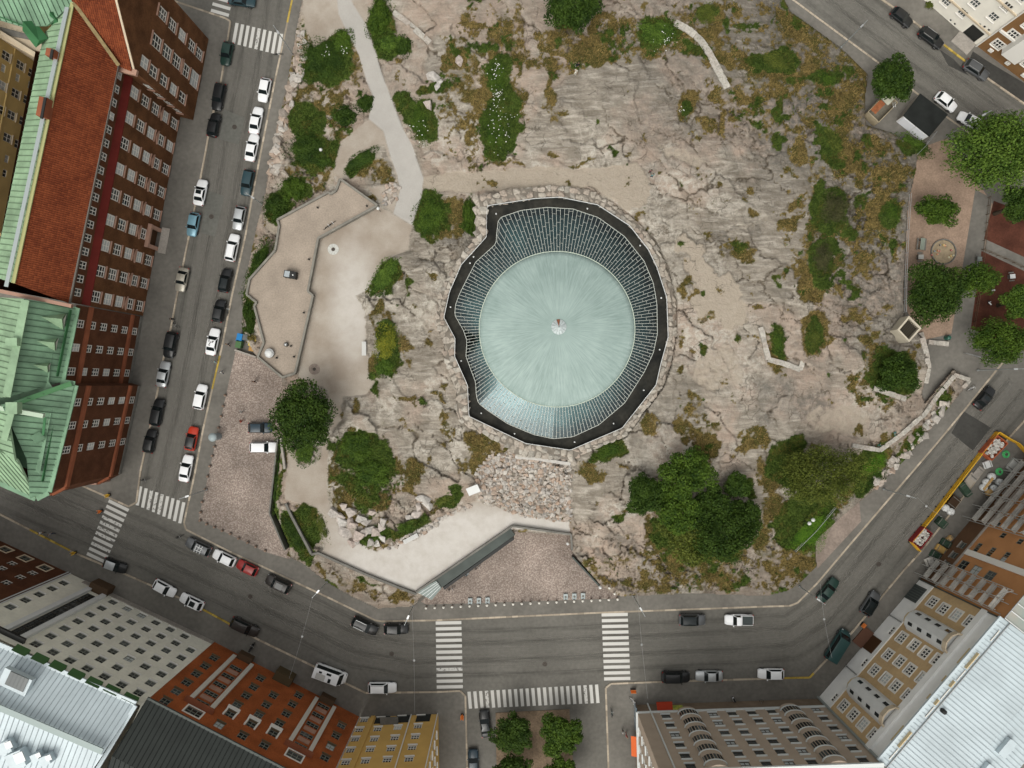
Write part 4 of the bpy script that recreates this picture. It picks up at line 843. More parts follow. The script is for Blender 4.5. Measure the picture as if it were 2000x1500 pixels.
# ================================================================ BUILDINGS
def zc(ox, oy, pts, s=3.75): return [(ox+x/s, oy+y/s) for x, y in pts]
class Facade:
    """vertical wall over the ground line A-B (photo pixels at street level), facing the middle of the photo"""
    def __init__(f, A, B, world=False, flip=False):
        f.A = Vector(A) if world else P(*A); f.B = Vector(B) if world else P(*B); f.A.z = f.B.z = 0
        d = f.B-f.A; f.L = d.length; f.U = d/f.L; f.N = Vector((f.U.y, -f.U.x, 0))
        if f.N.dot(-(f.A+f.B)) < 0: f.N = -f.N
        if flip: f.N = -f.N
    def pt(f, u, z, off=0.0): return f.A+f.U*u+f.N*off+Vector((0, 0, z))
    def at(f, px, py, off=0.0):
        d = P(px, py, 0)-Vector((0, 0, H)); o = Vector((0, 0, H)); q = f.A+f.N*off
        t = (q-o).dot(f.N)/d.dot(f.N); w = o+d*t; return (w-f.A).dot(f.U), w.z
    def mtx(f, u, z, off=0.0):
        X_ = f.U if f.U.cross(f.N).z < 0 else -f.U      # so that x, outward y, z stay right-handed
        Y_ = f.N; M = Matrix((X_, Y_, Vector((0, 0, 1)))).transposed().to_4x4(); M.translation = f.pt(u, z, off); return M
    def shift(f, off): return Facade(f.A+f.N*off, f.B+f.N*off, world=True)
    def box(f, mb, u0, u1, z0, z1, o0, o1):
        vs = [f.pt(u, z, o) for z in (z0, z1) for o in (o0, o1) for u in (u0, u1)]
        return mb.add(vs, [(0, 2, 3, 1), (4, 5, 7, 6), (0, 1, 5, 4), (2, 6, 7, 3), (0, 4, 6, 2), (1, 3, 7, 5)])
def build_wall(parent, f, rects, zones, depth=.22, name='wall', u0=0.0, u1=None):
    """wall with real openings. rects (u0,u1,z0,z1); zones [(z0,z1,material)] stacked bands, each a part"""
    u1 = f.L if u1 is None else u1
    for bi, (za, zb, m) in enumerate(zones):
        rs = [(max(u0, a), min(u1, b), max(za, c), min(zb, d)) for a, b, c, d in rects if d > za and c < zb and b > u0 and a < u1]
        us = sorted({u0, u1, *[r[0] for r in rs], *[r[1] for r in rs]}); zs = sorted({za, zb, *[r[2] for r in rs], *[r[3] for r in rs]})
        R_ = np.array(rs) if rs else np.zeros((0, 4)); mb = MB()
        for i in range(len(us)-1):
            cu = (us[i]+us[i+1])/2; col = R_[(R_[:, 0] < cu) & (R_[:, 1] > cu)] if len(R_) else R_
            st = None
            for j in range(len(zs)-1):
                cz = (zs[j]+zs[j+1])/2; hole = len(col) and ((col[:, 2] < cz) & (col[:, 3] > cz)).any()
                if not hole and st is None: st = zs[j]
                if (hole or j == len(zs)-2) and st is not None:
                    e = zs[j] if hole else zs[j+1]; mb.quad(f.pt(us[i], st), f.pt(us[i+1], st), f.pt(us[i+1], e), f.pt(us[i], e)); st = None
        for a, b, c, d in rs:
            for p, q in (((a, c), (b, c)), ((b, c), (b, d)), ((b, d), (a, d)), ((a, d), (a, c))):
                mb.quad(f.pt(*p), f.pt(*q), f.pt(*q, -depth), f.pt(*p, -depth))
        mb.build(name, m, parent)
def pane_mat(name, col, rough=.08, spec=.6):
    m = bpy.data.materials.new(name); nt, b = nodes(m); b.inputs['Base Color'].default_value = (*col, 1); b.inputs['Roughness'].default_value = rough; b.inputs['Specular IOR Level'].default_value = spec; return m
PANES = [pane_mat('window_pane_dark', (.018, .022, .022)), pane_mat('window_pane_grey', (.06, .07, .07)), pane_mat('window_pane_blind', (.42, .45, .45), .3)]
M_FW = mat('window_white', (.72, .70, .65), .6); M_FD = mat('window_dark_frame', (.055, .05, .04), .6); M_FG = mat('window_green_grey', (.19, .20, .17), .6)
M_FC = mat('window_cream', (.62, .52, .38), .7)
WCACHE = {}
def window_meshes(w, h, nx, nz, fw, bw, fm, sill, surr, hood):
    key = (round(w, 2), round(h, 2), nx, nz, fw, bw, fm.name, sill and sill.name, surr and surr.name, hood and hood.name)
    if key in WCACHE: return WCACHE[key]
    fr = MB(); y = -.13; t = .1
    def bx(x0, x1, z0, z1, mb=fr, yy=y, tt=t): mb.box(((x0+x1)/2, yy, (z0+z1)/2), (x1-x0, tt, z1-z0))
    bx(-w/2, w/2, h/2-fw, h/2); bx(-w/2, w/2, -h/2, -h/2+fw); bx(-w/2, -w/2+fw, -h/2+fw, h/2-fw); bx(w/2-fw, w/2, -h/2+fw, h/2-fw)
    for i in range(1, nx): x = -w/2+w*i/nx; bx(x-bw/2, x+bw/2, -h/2+fw, h/2-fw, tt=.08)
    for i in range(1, nz): z = -h/2+h*i/nz; bx(-w/2+fw, w/2-fw, z-bw/2, z+bw/2, tt=.07)
    out = {'frame': fr.mesh('window', fm), 'pane': []}
    for k in range(3):
        pn = MB()
        for i in range(nx):
            for j in range(nz):
                x0, x1, z0, z1 = -w/2+w*i/nx, -w/2+w*(i+1)/nx, -h/2+h*j/nz, -h/2+h*(j+1)/nz; pn.quad((x0, y, z0), (x1, y, z0), (x1, y, z1), (x0, y, z1))
        out['pane'].append(pn.mesh('pane', PANES[k]))
    if sill: out['sill'] = MB().box((0, .05, -h/2-.05), (w+.2, .34, .1)).mesh('sill', sill)
    if surr:
        s_ = MB()
        for x0, x1, z0, z1 in ((-w/2-.22, w/2+.22, h/2, h/2+.22), (-w/2-.22, w/2+.22, -h/2-.22, -h/2), (-w/2-.22, -w/2, -h/2, h/2), (w/2, w/2+.22, -h/2, h/2)): bx(x0, x1, z0, z1, s_, .03, .07)
        out['surr'] = s_.mesh('surround', surr)
    if hood: out['hood'] = MB().add([(-w/2-.25, .02, h/2+.1), (w/2+.25, .02, h/2+.1), (0, .02, h/2+.75), (-w/2-.25, .28, h/2+.1), (w/2+.25, .28, h/2+.1), (0, .28, h/2+.75)], [(3, 4, 5), (0, 2, 1), (0, 1, 4, 3), (1, 2, 5, 4), (2, 0, 3, 5)]).mesh('hood', hood)
    WCACHE[key] = out; return out
def add_windows(parent, f, cs, w, h, nx=2, nz=2, fw=.1, bw=.08, fm=None, sill=None, surr=None, hood=None, blind=.15, off=0.0, hoods=()):
    """cs: list of (u, z) centres -> window parts (frame) with pane, sill, surround as sub-parts; returns the openings"""
    rects = []
    for i, (u, z) in enumerate(cs):
        ms = window_meshes(w, h, nx, nz, fw, bw, fm or M_FW, sill, surr, hood if i in hoods else None)
        M = world_m(parent).inverted() @ f.mtx(u, z, off); o = link('window', ms['frame'], parent, M)
        k = 2 if random.random() < blind else (1 if random.random() < .3 else 0)
        link('pane', ms['pane'][k], o)
        for key, nm in (('sill', 'sill'), ('surr', 'surround'), ('hood', 'pediment')):
            if key in ms: link(nm, ms[key], o)
        rects.append((u-w/2, u+w/2, z-h/2, z+h/2))
    return rects
def fitplane(pts):
    A = np.array([[p.x, p.y, 1] for p in pts]); c = np.linalg.lstsq(A, np.array([p.z for p in pts]), rcond=None)[0]; return c
def seam_shade_of(m):  # sheet colour darkened for the ribs: shading along the seams is painted in
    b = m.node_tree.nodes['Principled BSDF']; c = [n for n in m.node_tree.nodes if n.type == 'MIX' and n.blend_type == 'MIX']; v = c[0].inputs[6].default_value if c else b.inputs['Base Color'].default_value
    return mat('seam_shade_'+m.name, tuple(x*(.66 if v[1] > v[2]*1.2 else .8) for x in v[:3]), .7)
def roof_plane(parent, pts, sdir, sp, m, name='roof_slope', panel='roof_panel', rib=.09, ribm=None, thick=.25):
    """sloping roof: a deck part and one sub-part per metal sheet with a standing seam"""
    c = fitplane(pts); pts = [Vector((p.x, p.y, c[0]*p.x+c[1]*p.y+c[2])) for p in pts]
    n = Vector((-c[0], -c[1], 1)).normalized(); s = Vector((sdir[0], sdir[1], c[0]*sdir[0]+c[1]*sdir[1])).normalized(); t = n.cross(s)
    k = len(pts); mb = MB().add([p for p in pts]+[p-n*thick for p in pts], [tuple(range(k)), tuple(range(2*k-1, k-1, -1))]+[(i, i+k, (i+1) % k+k, (i+1) % k) for i in range(k)])
    deck = mb.build(name, m, parent)
    if not sp: return deck
    o = pts[0]; Q = [((p-o).dot(t), (p-o).dot(s)) for p in pts]
    def clip(poly, a, sg):
        out = []
        for i in range(len(poly)):
            p, q = poly[i], poly[(i+1) % len(poly)]; dp, dq = sg*(p[0]-a), sg*(q[0]-a)
            if dp >= 0: out.append(p)
            if dp*dq < 0: w = dp/(dp-dq); out.append((p[0]+(q[0]-p[0])*w, p[1]+(q[1]-p[1])*w))
        return out
    lo, hi = min(q[0] for q in Q), max(q[0] for q in Q); i = 0; a = lo
    while a < hi-.02:
        b = min(a+sp, hi); poly = clip(clip(Q, a, 1), b, -1)
        if len(poly) >= 3:
            lift = .012+.012*random.random()
            top = [o+t*p[0]+s*p[1]+n*lift for p in poly]; kk = len(top)
            pm = MB().add(top+[p-n*.03 for p in top], [tuple(range(kk))]+[(j, j+kk, (j+1) % kk+kk, (j+1) % kk) for j in range(kk)])
            ed = [p for p in poly if abs(p[0]-a) < 1e-4]
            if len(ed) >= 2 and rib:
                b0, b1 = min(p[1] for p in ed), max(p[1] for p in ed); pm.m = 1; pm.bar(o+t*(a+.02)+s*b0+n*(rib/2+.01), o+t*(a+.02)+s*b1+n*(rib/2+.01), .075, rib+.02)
            pm.build(panel, [m, seam_shade_of(m)], deck)
        a = b; i += 1
    return deck
def hidden_walls(parent, f, depth, h, m, name='rear_wall'):
    """the sides and back of a block whose front is facade f"""
    a, b = f.pt(0, 0), f.pt(f.L, 0); c, d = f.pt(f.L, 0, -depth), f.pt(0, 0, -depth); up = Vector((0, 0, h))
    mb = MB()
    for p, q in ((b, c), (c, d), (d, a)): mb.quad(p, q, q+up, p+up)
    return mb.build(name, m, parent)
M_BRD = mat('dark_red_brick', (.115, .052, .024), .9, var=.3, vs=.5, speck=.18, ss=5)
M_BRD2 = mat('brown_brick', (.092, .038, .020), .9, var=.25, vs=.5, speck=.15, ss=5)
M_TERC = mat('terracotta_band', (.24, .082, .042), .85, var=.15, vs=.6)
M_PINK = mat('pinkish_stone', (.36, .22, .165), .85, var=.1, vs=.8)
def tile_mat(name, a, b_):
    m = bpy.data.materials.new(name); nt, b = nodes(m); N = nt.nodes.new; L = nt.links.new
    uv = N('ShaderNodeUVMap'); uv.uv_map = 'tile'; sc = N('ShaderNodeVectorMath'); sc.operation = 'MULTIPLY'; sc.inputs[1].default_value = (1/.30, 1/.34, 1); L(uv.outputs[0], sc.inputs[0])
    fl = N('ShaderNodeVectorMath'); fl.operation = 'FLOOR'; L(sc.outputs[0], fl.inputs[0]); wn = N('ShaderNodeTexWhiteNoise'); L(fl.outputs[0], wn.inputs['Vector'])
    frc = N('ShaderNodeVectorMath'); frc.operation = 'FRACTION'; L(sc.outputs[0], frc.inputs[0]); sp = N('ShaderNodeSeparateXYZ'); L(frc.outputs[0], sp.inputs[0])
    sx = N('ShaderNodeMath'); sx.operation = 'SINE'; mm = N('ShaderNodeMath'); mm.operation = 'MULTIPLY'; mm.inputs[1].default_value = math.pi; L(sp.outputs[0], mm.inputs[0]); L(mm.outputs[0], sx.inputs[0])
    ht = N('ShaderNodeMath'); ht.operation = 'MULTIPLY_ADD'; ht.inputs[1].default_value = -.55; L(sp.outputs[1], ht.inputs[0]); L(sx.outputs[0], ht.inputs[2])
    nz = N('ShaderNodeTexNoise'); nz.inputs['Scale'].default_value = .35; nz.inputs['Detail'].default_value = 5; g = N('ShaderNodeNewGeometry'); L(g.outputs['Position'], nz.inputs['Vector'])
    ad = N('ShaderNodeMath'); ad.operation = 'MULTIPLY_ADD'; ad.inputs[1].default_value = .5; L(wn.outputs['Value'], ad.inputs[0]); L(nz.outputs['Fac'], ad.inputs[2])
    mr = N('ShaderNodeMapRange'); mr.inputs[1].default_value = .35; mr.inputs[2].default_value = 1.05; L(ad.outputs[0], mr.inputs[0])
    mx = N('ShaderNodeMix'); mx.data_type = 'RGBA'; mx.inputs[6].default_value = (*a, 1); mx.inputs[7].default_value = (*b_, 1); L(mr.outputs[0], mx.inputs[0])
    gap = N('ShaderNodeMapRange'); gap.inputs[1].default_value = -.3; gap.inputs[2].default_value = .25; gap.inputs[3].default_value = .45; L(ht.outputs[0], gap.inputs[0])
    m3 = N('ShaderNodeMix'); m3.data_type = 'RGBA'; m3.blend_type = 'MULTIPLY'; m3.inputs[0].default_value = 1; L(mx.outputs[2], m3.inputs[6]); L(gap.outputs[0], m3.inputs[7])
    L(m3.outputs[2], b.inputs['Base Color']); b.inputs['Roughness'].default_value = .85; b.inputs['Specular IOR Level'].default_value = .12
    bp = N('ShaderNodeBump'); bp.inputs['Strength'].default_value = .6; bp.inputs['Distance'].default_value = .08; L(ht.outputs[0], bp.inputs['Height']); L(bp.outputs[0], b.inputs['Normal'])
    return m
M_TILE = tile_mat('red_roof_tile', (.105, .024, .010), (.20, .052, .02))
def tile_roof(parent, pts, sdir, m=None, name='tiled_roof'):
    o = roof_plane(parent, pts, sdir, 0, m or M_TILE, name); me = o.data
    c = fitplane(pts); n = Vector((-c[0], -c[1], 1)).normalized(); s = Vector((sdir[0], sdir[1], c[0]*sdir[0]+c[1]*sdir[1])).normalized(); t = n.cross(s)
    uv = me.uv_layers.new(name='tile'); W_ = world_m(parent)
    for lp in me.loops: v = W_ @ me.vertices[lp.vertex_index].co; uv.data[lp.index].uv = (v.dot(t), v.dot(s))
    return o
def bar_part(parent, name, a, b, w, h, m): return MB().bar(a, b, w, h).build(name, m, parent)
M_GRN = mat('green_painted_sheet', (.165, .28, .18), .6, var=.3, vs=.35, speck=.06, ss=2)
M_GRN2 = mat('pale_green_sheet', (.225, .335, .21), .6, var=.25, vs=.35, speck=.06, ss=2)
M_GRND = mat('deep_green_sheet', (.035, .13, .05), .6, var=.2, vs=.4)
M_REDS = mat('red_sheet', (.115, .016, .012), .7, var=.15, vs=.5)
M_CREAM = mat('cream_trim', (.50, .42, .31), .8, var=.1, vs=.7)
# ---------------------------------------------------------------- L1: red-tiled brick block along the left street
def brick_block():
    f = Facade((353, 229), (280, 617)); t = empty('brick_building', f.A); tag(t, 'long dark red brick block with red tiled roof and white windows', 'building')
    u0, z0 = f.at(340, 241); u1, _ = f.at(265, 596); _, zt = f.at(263, 181); rs = []
    cs = []
    for i in range(9):
        for j in range(5):
            if i == 5 and j == 0: continue
            cs.append((u0+(u1-u0)*i/8, z0+(zt-z0)*j/4))
    hd = [k for k, (u, z) in enumerate(cs) if abs(z-(z0+(zt-z0)/4)) < .2]
    rs += add_windows(t, f, cs, 1.75, 2.05, 2, 3, .16, .12, M_FW, M_PINK, blind=.3, hood=M_PINK, hoods=hd)
    ud = u0+(u1-u0)*5/8; rs.append((ud-1.3, ud+1.3, 0, 3.0))
    build_wall(t, f, rs, [(0, 15.7, M_BRD)])
    # portal
    p = MB(); f.box(p, ud-1.9, ud-1.3, 0, 3.3, -.2, .5); f.box(p, ud+1.3, ud+1.9, 0, 3.3, -.2, .5); f.box(p, ud-1.95, ud+1.95, 3.3, 3.8, -.2, .6); pr = p.build('portal', M_PINK, t)
    q = MB(); f.box(q, ud-1.29, ud+1.29, 0, 2.98, -.3, -.2); q.build('door', mat('brown_door', (.06, .028, .012), .6), t)
    q = MB(); f.box(q, ud-2.2, ud+2.2, .12, .3, .5, 1.9); q.build('doorstep', M_CONC, t)
    # ledge of red sheet, attic wall
    q = MB(); q.quad(f.pt(0, 15.7, .25), f.pt(f.L, 15.7, .25), f.pt(f.L, 16.5, -.5), f.pt(0, 16.5, -.5)).quad(f.pt(0, 15.5, .25), f.pt(f.L, 15.5, .25), f.pt(f.L, 15.7, .25), f.pt(0, 15.7, .25)); q.build('ledge', M_REDS, t)
    g = f.shift(-.5); cs = []
    ua, za = g.at(239, 152); ub, _ = g.at(151, 571)
    cs = [(ua+(ub-ua)*i/16.0, 17.75) for i in range(16)]+[(ub, 17.75)]
    rs = add_windows(t, g, cs, 1.15, 1.6, 2, 2, .12, .1, M_FW, blind=.2)
    build_wall(t, g, rs, [(16.4, 19.4, M_BRD2)], name='attic_wall')
    hidden_walls(t, f, 12, 19.3, M_BRD2)
    bar_part(t, 'eaves_gutter', P(231, 128, 19.45), P(136, 593, 19.45), .22, .25, mat('grey_gutter', (.12, .11, .095), .6))
    perp = f.N
    tile_roof(t, [P(231, 128, 19.5), P(136, 593, 19.5), P(27, 553, 24.2), P(144, 5, 24.2)], perp)
    # green back slope, ridge walk, chimneys
    roof_plane(t, [P(144, 5, 24.1), P(27, 553, 24.1), P(-14, 540, 21.2), P(86, 66, 21.2)], perp, .85, M_GRN2, 'green_slope')
    bar_part(t, 'ridge_walk', P(131, 14, 24.6), P(12, 560, 24.6), .55, .1, mat('grey_walkway', (.34, .38, .38), .5, metal=.4))
    bar_part(t, 'ridge_cap', P(142, 5, 24.25), P(26, 553, 24.25), .5, .16, mat('ochre_cap', (.36, .36, .17), .7))
    for (x, y, w) in [(106, 108, 1.0), (90, 213, 2.6)]:
        M_CH = M_BRD2; c = MB().box(P(x, y, 24.6), (1.1, w, 1.9), rz=math.atan2(f.U.y, f.U.x)+math.pi/2).build('chimney', M_TERC, t)
        MB().box(P(x-5, y-2, 25.6), (.35, w+.3, .2), rz=math.atan2(f.U.y, f.U.x)+math.pi/2).build('chimney_cap', M_BLACK, c)
    for (x, y) in [(55, 408), (80, 300)]: MB().lathe(P(x, y, 22.8), [(.18, 0), (.18, .9), (.3, 1.0), (.3, 1.1)], 8).build('roof_vent', M_GRND, t)
    roof_plane(t, [P(-60, -40, 22.2), P(142, -40, 23.6), P(140, 4, 23.6), P(92, 50, 22.4), P(46, 54, 21.8), P(-60, 22, 21.6)], (.4, -1), .75, M_GRN, 'green_cross_slope')
    for a, b in (((56, 50), (82, 84)), ((108, 32), (122, 52))):      # dormer sides
        A, B = P(*a, 22), P(*b, 22); d = (B-A); n = Vector((-d.y, d.x, 0)).normalized()*1.1
        MB().add([A-n, A+n, B+n, B-n, A+Vector((0, 0, 1.2)), B+Vector((0, 0, .6))], [(0, 1, 4), (3, 5, 2), (0, 4, 5, 3), (1, 2, 5, 4)]).build('dormer', M_GRND, t)
    bar_part(t, 'snow_guard', P(0, 33, 22.4), P(46, 50, 22.5), .1, .35, M_GRND)
    # north wing with stepped gable
    w = Facade((408, 77), (378, 235)); wz = 18.3; zp = 25.2
    c1 = zc(0, 0, [(1125, 35), (1195, 105), (1265, 185), (1335, 260), (1405, 335), (1460, 395)]); c2 = zc(0, 0, [(1075, 240), (1150, 310), (1225, 385), (1295, 450), (1360, 515)]); c3 = zc(0, 0, [(1060, 460), (1125, 525), (1200, 590), (1270, 655), (1335, 715)])
    rs = add_windows(t, w, [w.at(*p) for p in c1], 1.75, 2.1, 2, 3, .16, .12, M_FW, M_PINK, blind=.2)
    rs += add_windows(t, w, [w.at(*p) for p in c2], 2.0, 2.4, 2, 3, .16, .12, M_FW, M_PINK, blind=.2, hood=M_PINK, hoods=(4,))
    rs += add_windows(t, w, [w.at(*p) for p in c3], 1.75, 2.0, 2, 2, .16, .12, M_FW, M_PINK, blind=.2)
    rs += add_windows(t, w, [w.at(380, 155)], 2.6, 2.6, 2, 3, .16, .12, M_FW, M_PINK, blind=1)
    build_wall(t, w, [r for r in rs if r[3] < wz], [(0, wz, M_BRD)], name='wing_wall')
    um = w.L*.5; gp = [(0, wz), (um, zp+.35), (w.L, wz)]
    gm = MB(); pts = [w.pt(u, z) for u, z in gp]; back = [w.pt(u, z, -.45) for u, z in gp]
    gm.add(pts+back, [(0, 1, 2), (5, 4, 3), (0, 3, 4, 1), (1, 4, 5, 2), (2, 5, 3, 0)]); gm.build('gable', M_BRD, t)
    MB().bar(w.pt(um, zp+.4, -.2), w.pt(w.L, wz+.1, -.2), .3, .12).bar(w.pt(um, zp+.4, -.2), w.pt(0, wz+.1, -.2), .3, .12).build('gable_coping', M_CREAM, t)
    r = Facade((353, 229), (378.2, 235.2)); rs = add_windows(t, r, [(r.L*.5, z) for z in (3.6, 6.7, 9.8, 12.9)], 1.1, 1.9, 2, 2, .14, .1, M_FW, M_PINK, blind=.4)
    build_wall(t, r, rs, [(0, wz, M_BRD)], name='return_wall'); r2 = MB(); r.box(r2, -.2, r.L+.3, wz, wz+.5, -.3, .5); r2.build('cornice', M_PINK, t)
    tile_roof(t, [w.pt(um, zp, -.4), w.pt(w.L+.1, wz+.1, -.4), P(231, 128, 19.6), P(144, 4, 24.7)], (w.U.x, w.U.y))
    tile_roof(t, [w.pt(um, zp, -.4), w.pt(-.1, wz+.1, -.4), w.pt(-.1, wz+.1, -12), P(144, 4, 24.7)], (w.U.x, w.U.y))
    bar_part(t, 'valley', P(144, 5, 24.7), P(232, 128, 19.9), .5, .12, mat('lichen_valley', (.22, .17, .085), .8, var=.2, vs=2))
    bar_part(t, 'fire_wall', P(-30, 562, 23.6), P(141, 598, 20.4), .5, 1.0, M_PINK)
    return t
brick_block()
# ---------------------------------------------------------------- L2: green-roofed corner block
def green_block():
    f = Facade((279.5, 619), (256, 748)); g = Facade((275, 753), (237, 925)); t = empty('brick_building', f.A); tag(t, 'dark brick corner block with green sheet roof and dormers', 'building'); hh = 18.4
    zz = [1.9+2.95*j for j in range(6)]
    for F_, ys in ((f, (649, 689, 729)), (g, (781, 820, 861))):
        us = []
        for y in ys: us.append((P(1000, y).y-F_.A.y)/F_.U.y)
        rs = add_windows(t, F_, [(u, z) for u in us for z in zz], 1.2, 1.85, 2, 3, .13, .1, M_FW, blind=.12)
        build_wall(t, F_, rs, [(0, hh, M_BRD2)])
        for z, h_ in ((14.6, .75), (3.2, .6)):
            q = MB(); F_.box(q, -.05, F_.L+.05, z, z+h_, 0, .35); q.build('string_course', M_TERC, t)
        q = MB(); F_.box(q, 0, F_.L, .1, .9, 0, .12); q.build('plinth', M_CONCD, t)
    q = MB(); r = [f.pt(f.L, 0), g.pt(0, 0)]; q.quad(r[0], r[1], r[1]+Vector((0, 0, hh)), r[0]+Vector((0, 0, hh)))
    s0, s1 = g.pt(g.L, 0), P(215, 937); q.quad(s0, s1, s1+Vector((0, 0, hh)), s0+Vector((0, 0, hh))); s2 = P(60, 866); q.quad(s1, s2, s2+Vector((0, 0, hh)), s1+Vector((0, 0, hh)))
    s3 = P(110, 640); q.quad(s2, s3, s3+Vector((0, 0, hh)), s2+Vector((0, 0, hh))); q.build('side_wall', M_BRD2, t)
    for z in (14.6, 3.2): MB().bar(s0+Vector((0, 0, z+.35)), s1+Vector((0, 0, z+.35)), .7, .7).bar(s1+Vector((0, 0, z+.35)), s2+Vector((0, 0, z+.35)), .7, .7).build('string_course', M_TERC, t)
    for i in range(4):
        a = s1.lerp(s2, .03+.05*i); MB().box(a+Vector((0, -.3, 2.2)), (1.1, .25, 4)).build('shopfront_trim', M_PINK, t)
    pd = (f.N.x, f.N.y)
    roof_plane(t, [P(150, 600, 18.5), P(120, 746, 18.5), P(12, 776, 24), P(48, 584, 24)], pd, .85, M_GRN)
    roof_plane(t, [P(147, 753, 18.5), P(96, 958, 18.5), P(72, 971, 18.5), P(30, 900, 23.4), P(10, 790, 23.8)], (g.N.x, g.N.y), .85, M_GRN)
    roof_plane(t, [P(71, 972, 18.5), P(-60, 913, 18.5), P(-60, 850, 22.6), P(30, 899, 23.4)], (.4, -1), .85, M_GRN2)
    roof_plane(t, [P(48, 584, 24), P(12, 776, 24), P(-50, 776, 21), P(-10, 580, 21)], pd, .85, M_GRN2)
    roof_plane(t, [P(10, 790, 23.8), P(30, 899, 23.4), P(-60, 850, 21), P(-60, 790, 21)], (g.N.x, g.N.y), .85, M_GRN2)
    e = [(149, 601), (119, 748), (146, 752), (94, 960), (71, 972), (-60, 915)]
    for i, (a, b) in enumerate(zip(e[:-1], e[1:])): bar_part(t, 'eaves', P(*a, 18.55), P(*b, 18.55), 1.1, .16+.004*i, M_GRN)
    MB().poly([P(x, y, 20.2) for x, y in [(112, 610), (95, 745), (108, 765), (78, 925), (-60, 872), (-60, 580)]]).build('roof_deck', M_GRN, t)
    for a, b in (((138, 605), (112, 735)), ((120, 765), (83, 940))): bar_part(t, 'snow_guard', P(*a, 19.4), P(*b, 19.4), .1, .5, M_GRND)
    bar_part(t, 'valley', P(139, 749, 19.0), P(25, 790, 23.6), .7, .12, mat('valley_green', (.11, .27, .12), .6, var=.15, vs=.5))
    bar_part(t, 'ridge_walk', P(50, 586, 24.3), P(13, 775, 24.3), 1.1, .1, M_GRN2); bar_part(t, 'ridge_walk', P(24, 800, 24.0), P(8, 860, 24.0), .9, .1, M_GRN2)
    bar_part(t, 'fire_wall', P(-30, 791, 24.3), P(86, 812, 22.2), .6, .9, mat('pale_green_coping', (.45, .55, .43), .7))
    MB().box(P(27, 797, 24.9), (1.6, 1.6, 1.0)).build('chimney', M_GRN2, t); MB().box(P(26, 668, 24.6), (1.6, 1.1, .9)).build('chimney', M_GRN2, t)
    for x, y in ((112, 626), (97, 672), (83, 718)):      # triangular dormers
        A = P(x+13, y, 19.6); n = Vector((0, 1, 0)); ridge0 = P(x-31, y-7, 22.1); ridge1 = P(x+9, y-3, 21.5); l = P(x+17, y-14, 19.5); r_ = P(x+11, y+18, 19.5)
        d = MB().add([l, r_, ridge1, ridge0], [(0, 2, 3), (1, 3, 2), (0, 1, 2)]).build('dormer', M_GRN2, t)
        MB().add([l.lerp(ridge1, .12)+Vector((.12, 0, 0)), r_.lerp(ridge1, .12)+Vector((.12, 0, 0)), ridge1+Vector((.12, 0, -.15)), l.lerp(r_, .5)+Vector((.15, 0, .1))], [(0, 3, 2), (3, 1, 2)]).build('dormer_window', M_FW, d)
    MB().box(P(74, 855, 21.2), (1.3, 1.3, .25), M=Matrix.Rotation(.7, 3, 'Z') @ Matrix.Rotation(.6, 3, 'Y')).build('roof_hatch', M_GRN, t)
    bar_part(t, 'ladder', P(88, 815, 21.6), P(84, 850, 21.2), .35, .08, M_GRND)
green_block()
# ---------------------------------------------------------------- courtyard wing, far left
def yellow_wing():
    f = Facade((155, -44), (58, 472)); t = empty('courtyard_building', f.A); tag(t, 'ochre courtyard wing with white windows behind the red tiled roof', 'building')
    m = mat('ochre_plaster', (.56, .42, .18), .9, var=.12, vs=.4)
    big = zc(0, 0, [(45, 410), (150, 480), (235, 540), (15, 625), (115, 685), (200, 735), (0, 800), (85, 845), (170, 890), (55, 1010), (135, 1060)])
    sm_ = zc(0, 0, [(25, 500), (130, 570), (220, 625), (50, 1165), (35, 1270)])
    rs = add_windows(t, f, [f.at(*p) for p in big], 1.35, 1.7, 2, 2, .1, .09, M_FW, M_CREAM, blind=.15)+add_windows(t, f, [f.at(*p) for p in sm_], 1.2, .9, 2, 1, .1, .09, M_FW, blind=.2)
    build_wall(t, f, rs, [(0, 21, m)])
    for z in (4.6, 10.8): q = MB(); f.box(q, 0, f.L, z, z+.25, 0, .15); q.build('string_course', m, t)
    hidden_walls(t, f, 8, 21, m)
    roof_plane(t, [f.pt(0, 21), f.pt(f.L, 21), f.pt(f.L, 22, -8), f.pt(0, 22, -8)], (f.N.x, f.N.y), .85, M_GRN2)
    k = empty('courtyard_wing', P(30, 80, 0)); tag(k, 'cream flat-roofed courtyard wing with a railed roof terrace', 'building')
    pl = [P(x, y, 15)[:2] for x, y in [(-60, 20), (46, 52), (84, 86), (76, 116), (-60, 40)]]
    MB().prism(pl, 0, 15).build('wall', M_CREAM, k); MB().bar(P(-20, 50, 15.3), P(78, 112, 15.3), .5, .6).build('parapet', M_CREAM, k)
    MB().prism([P(x, y, 15.1)[:2] for x, y in [(0, 52), (52, 66), (60, 78), (30, 72), (0, 64)]], 14.8, 15.1).build('terrace_floor', M_CONCD, k)
    for i in range(6): bar_part(k, 'railing', P(2+10*i, 50+3*i, 15.1), P(2+10*i, 50+3*i, 16.1), .06, .06, M_BLACK)
yellow_wing()
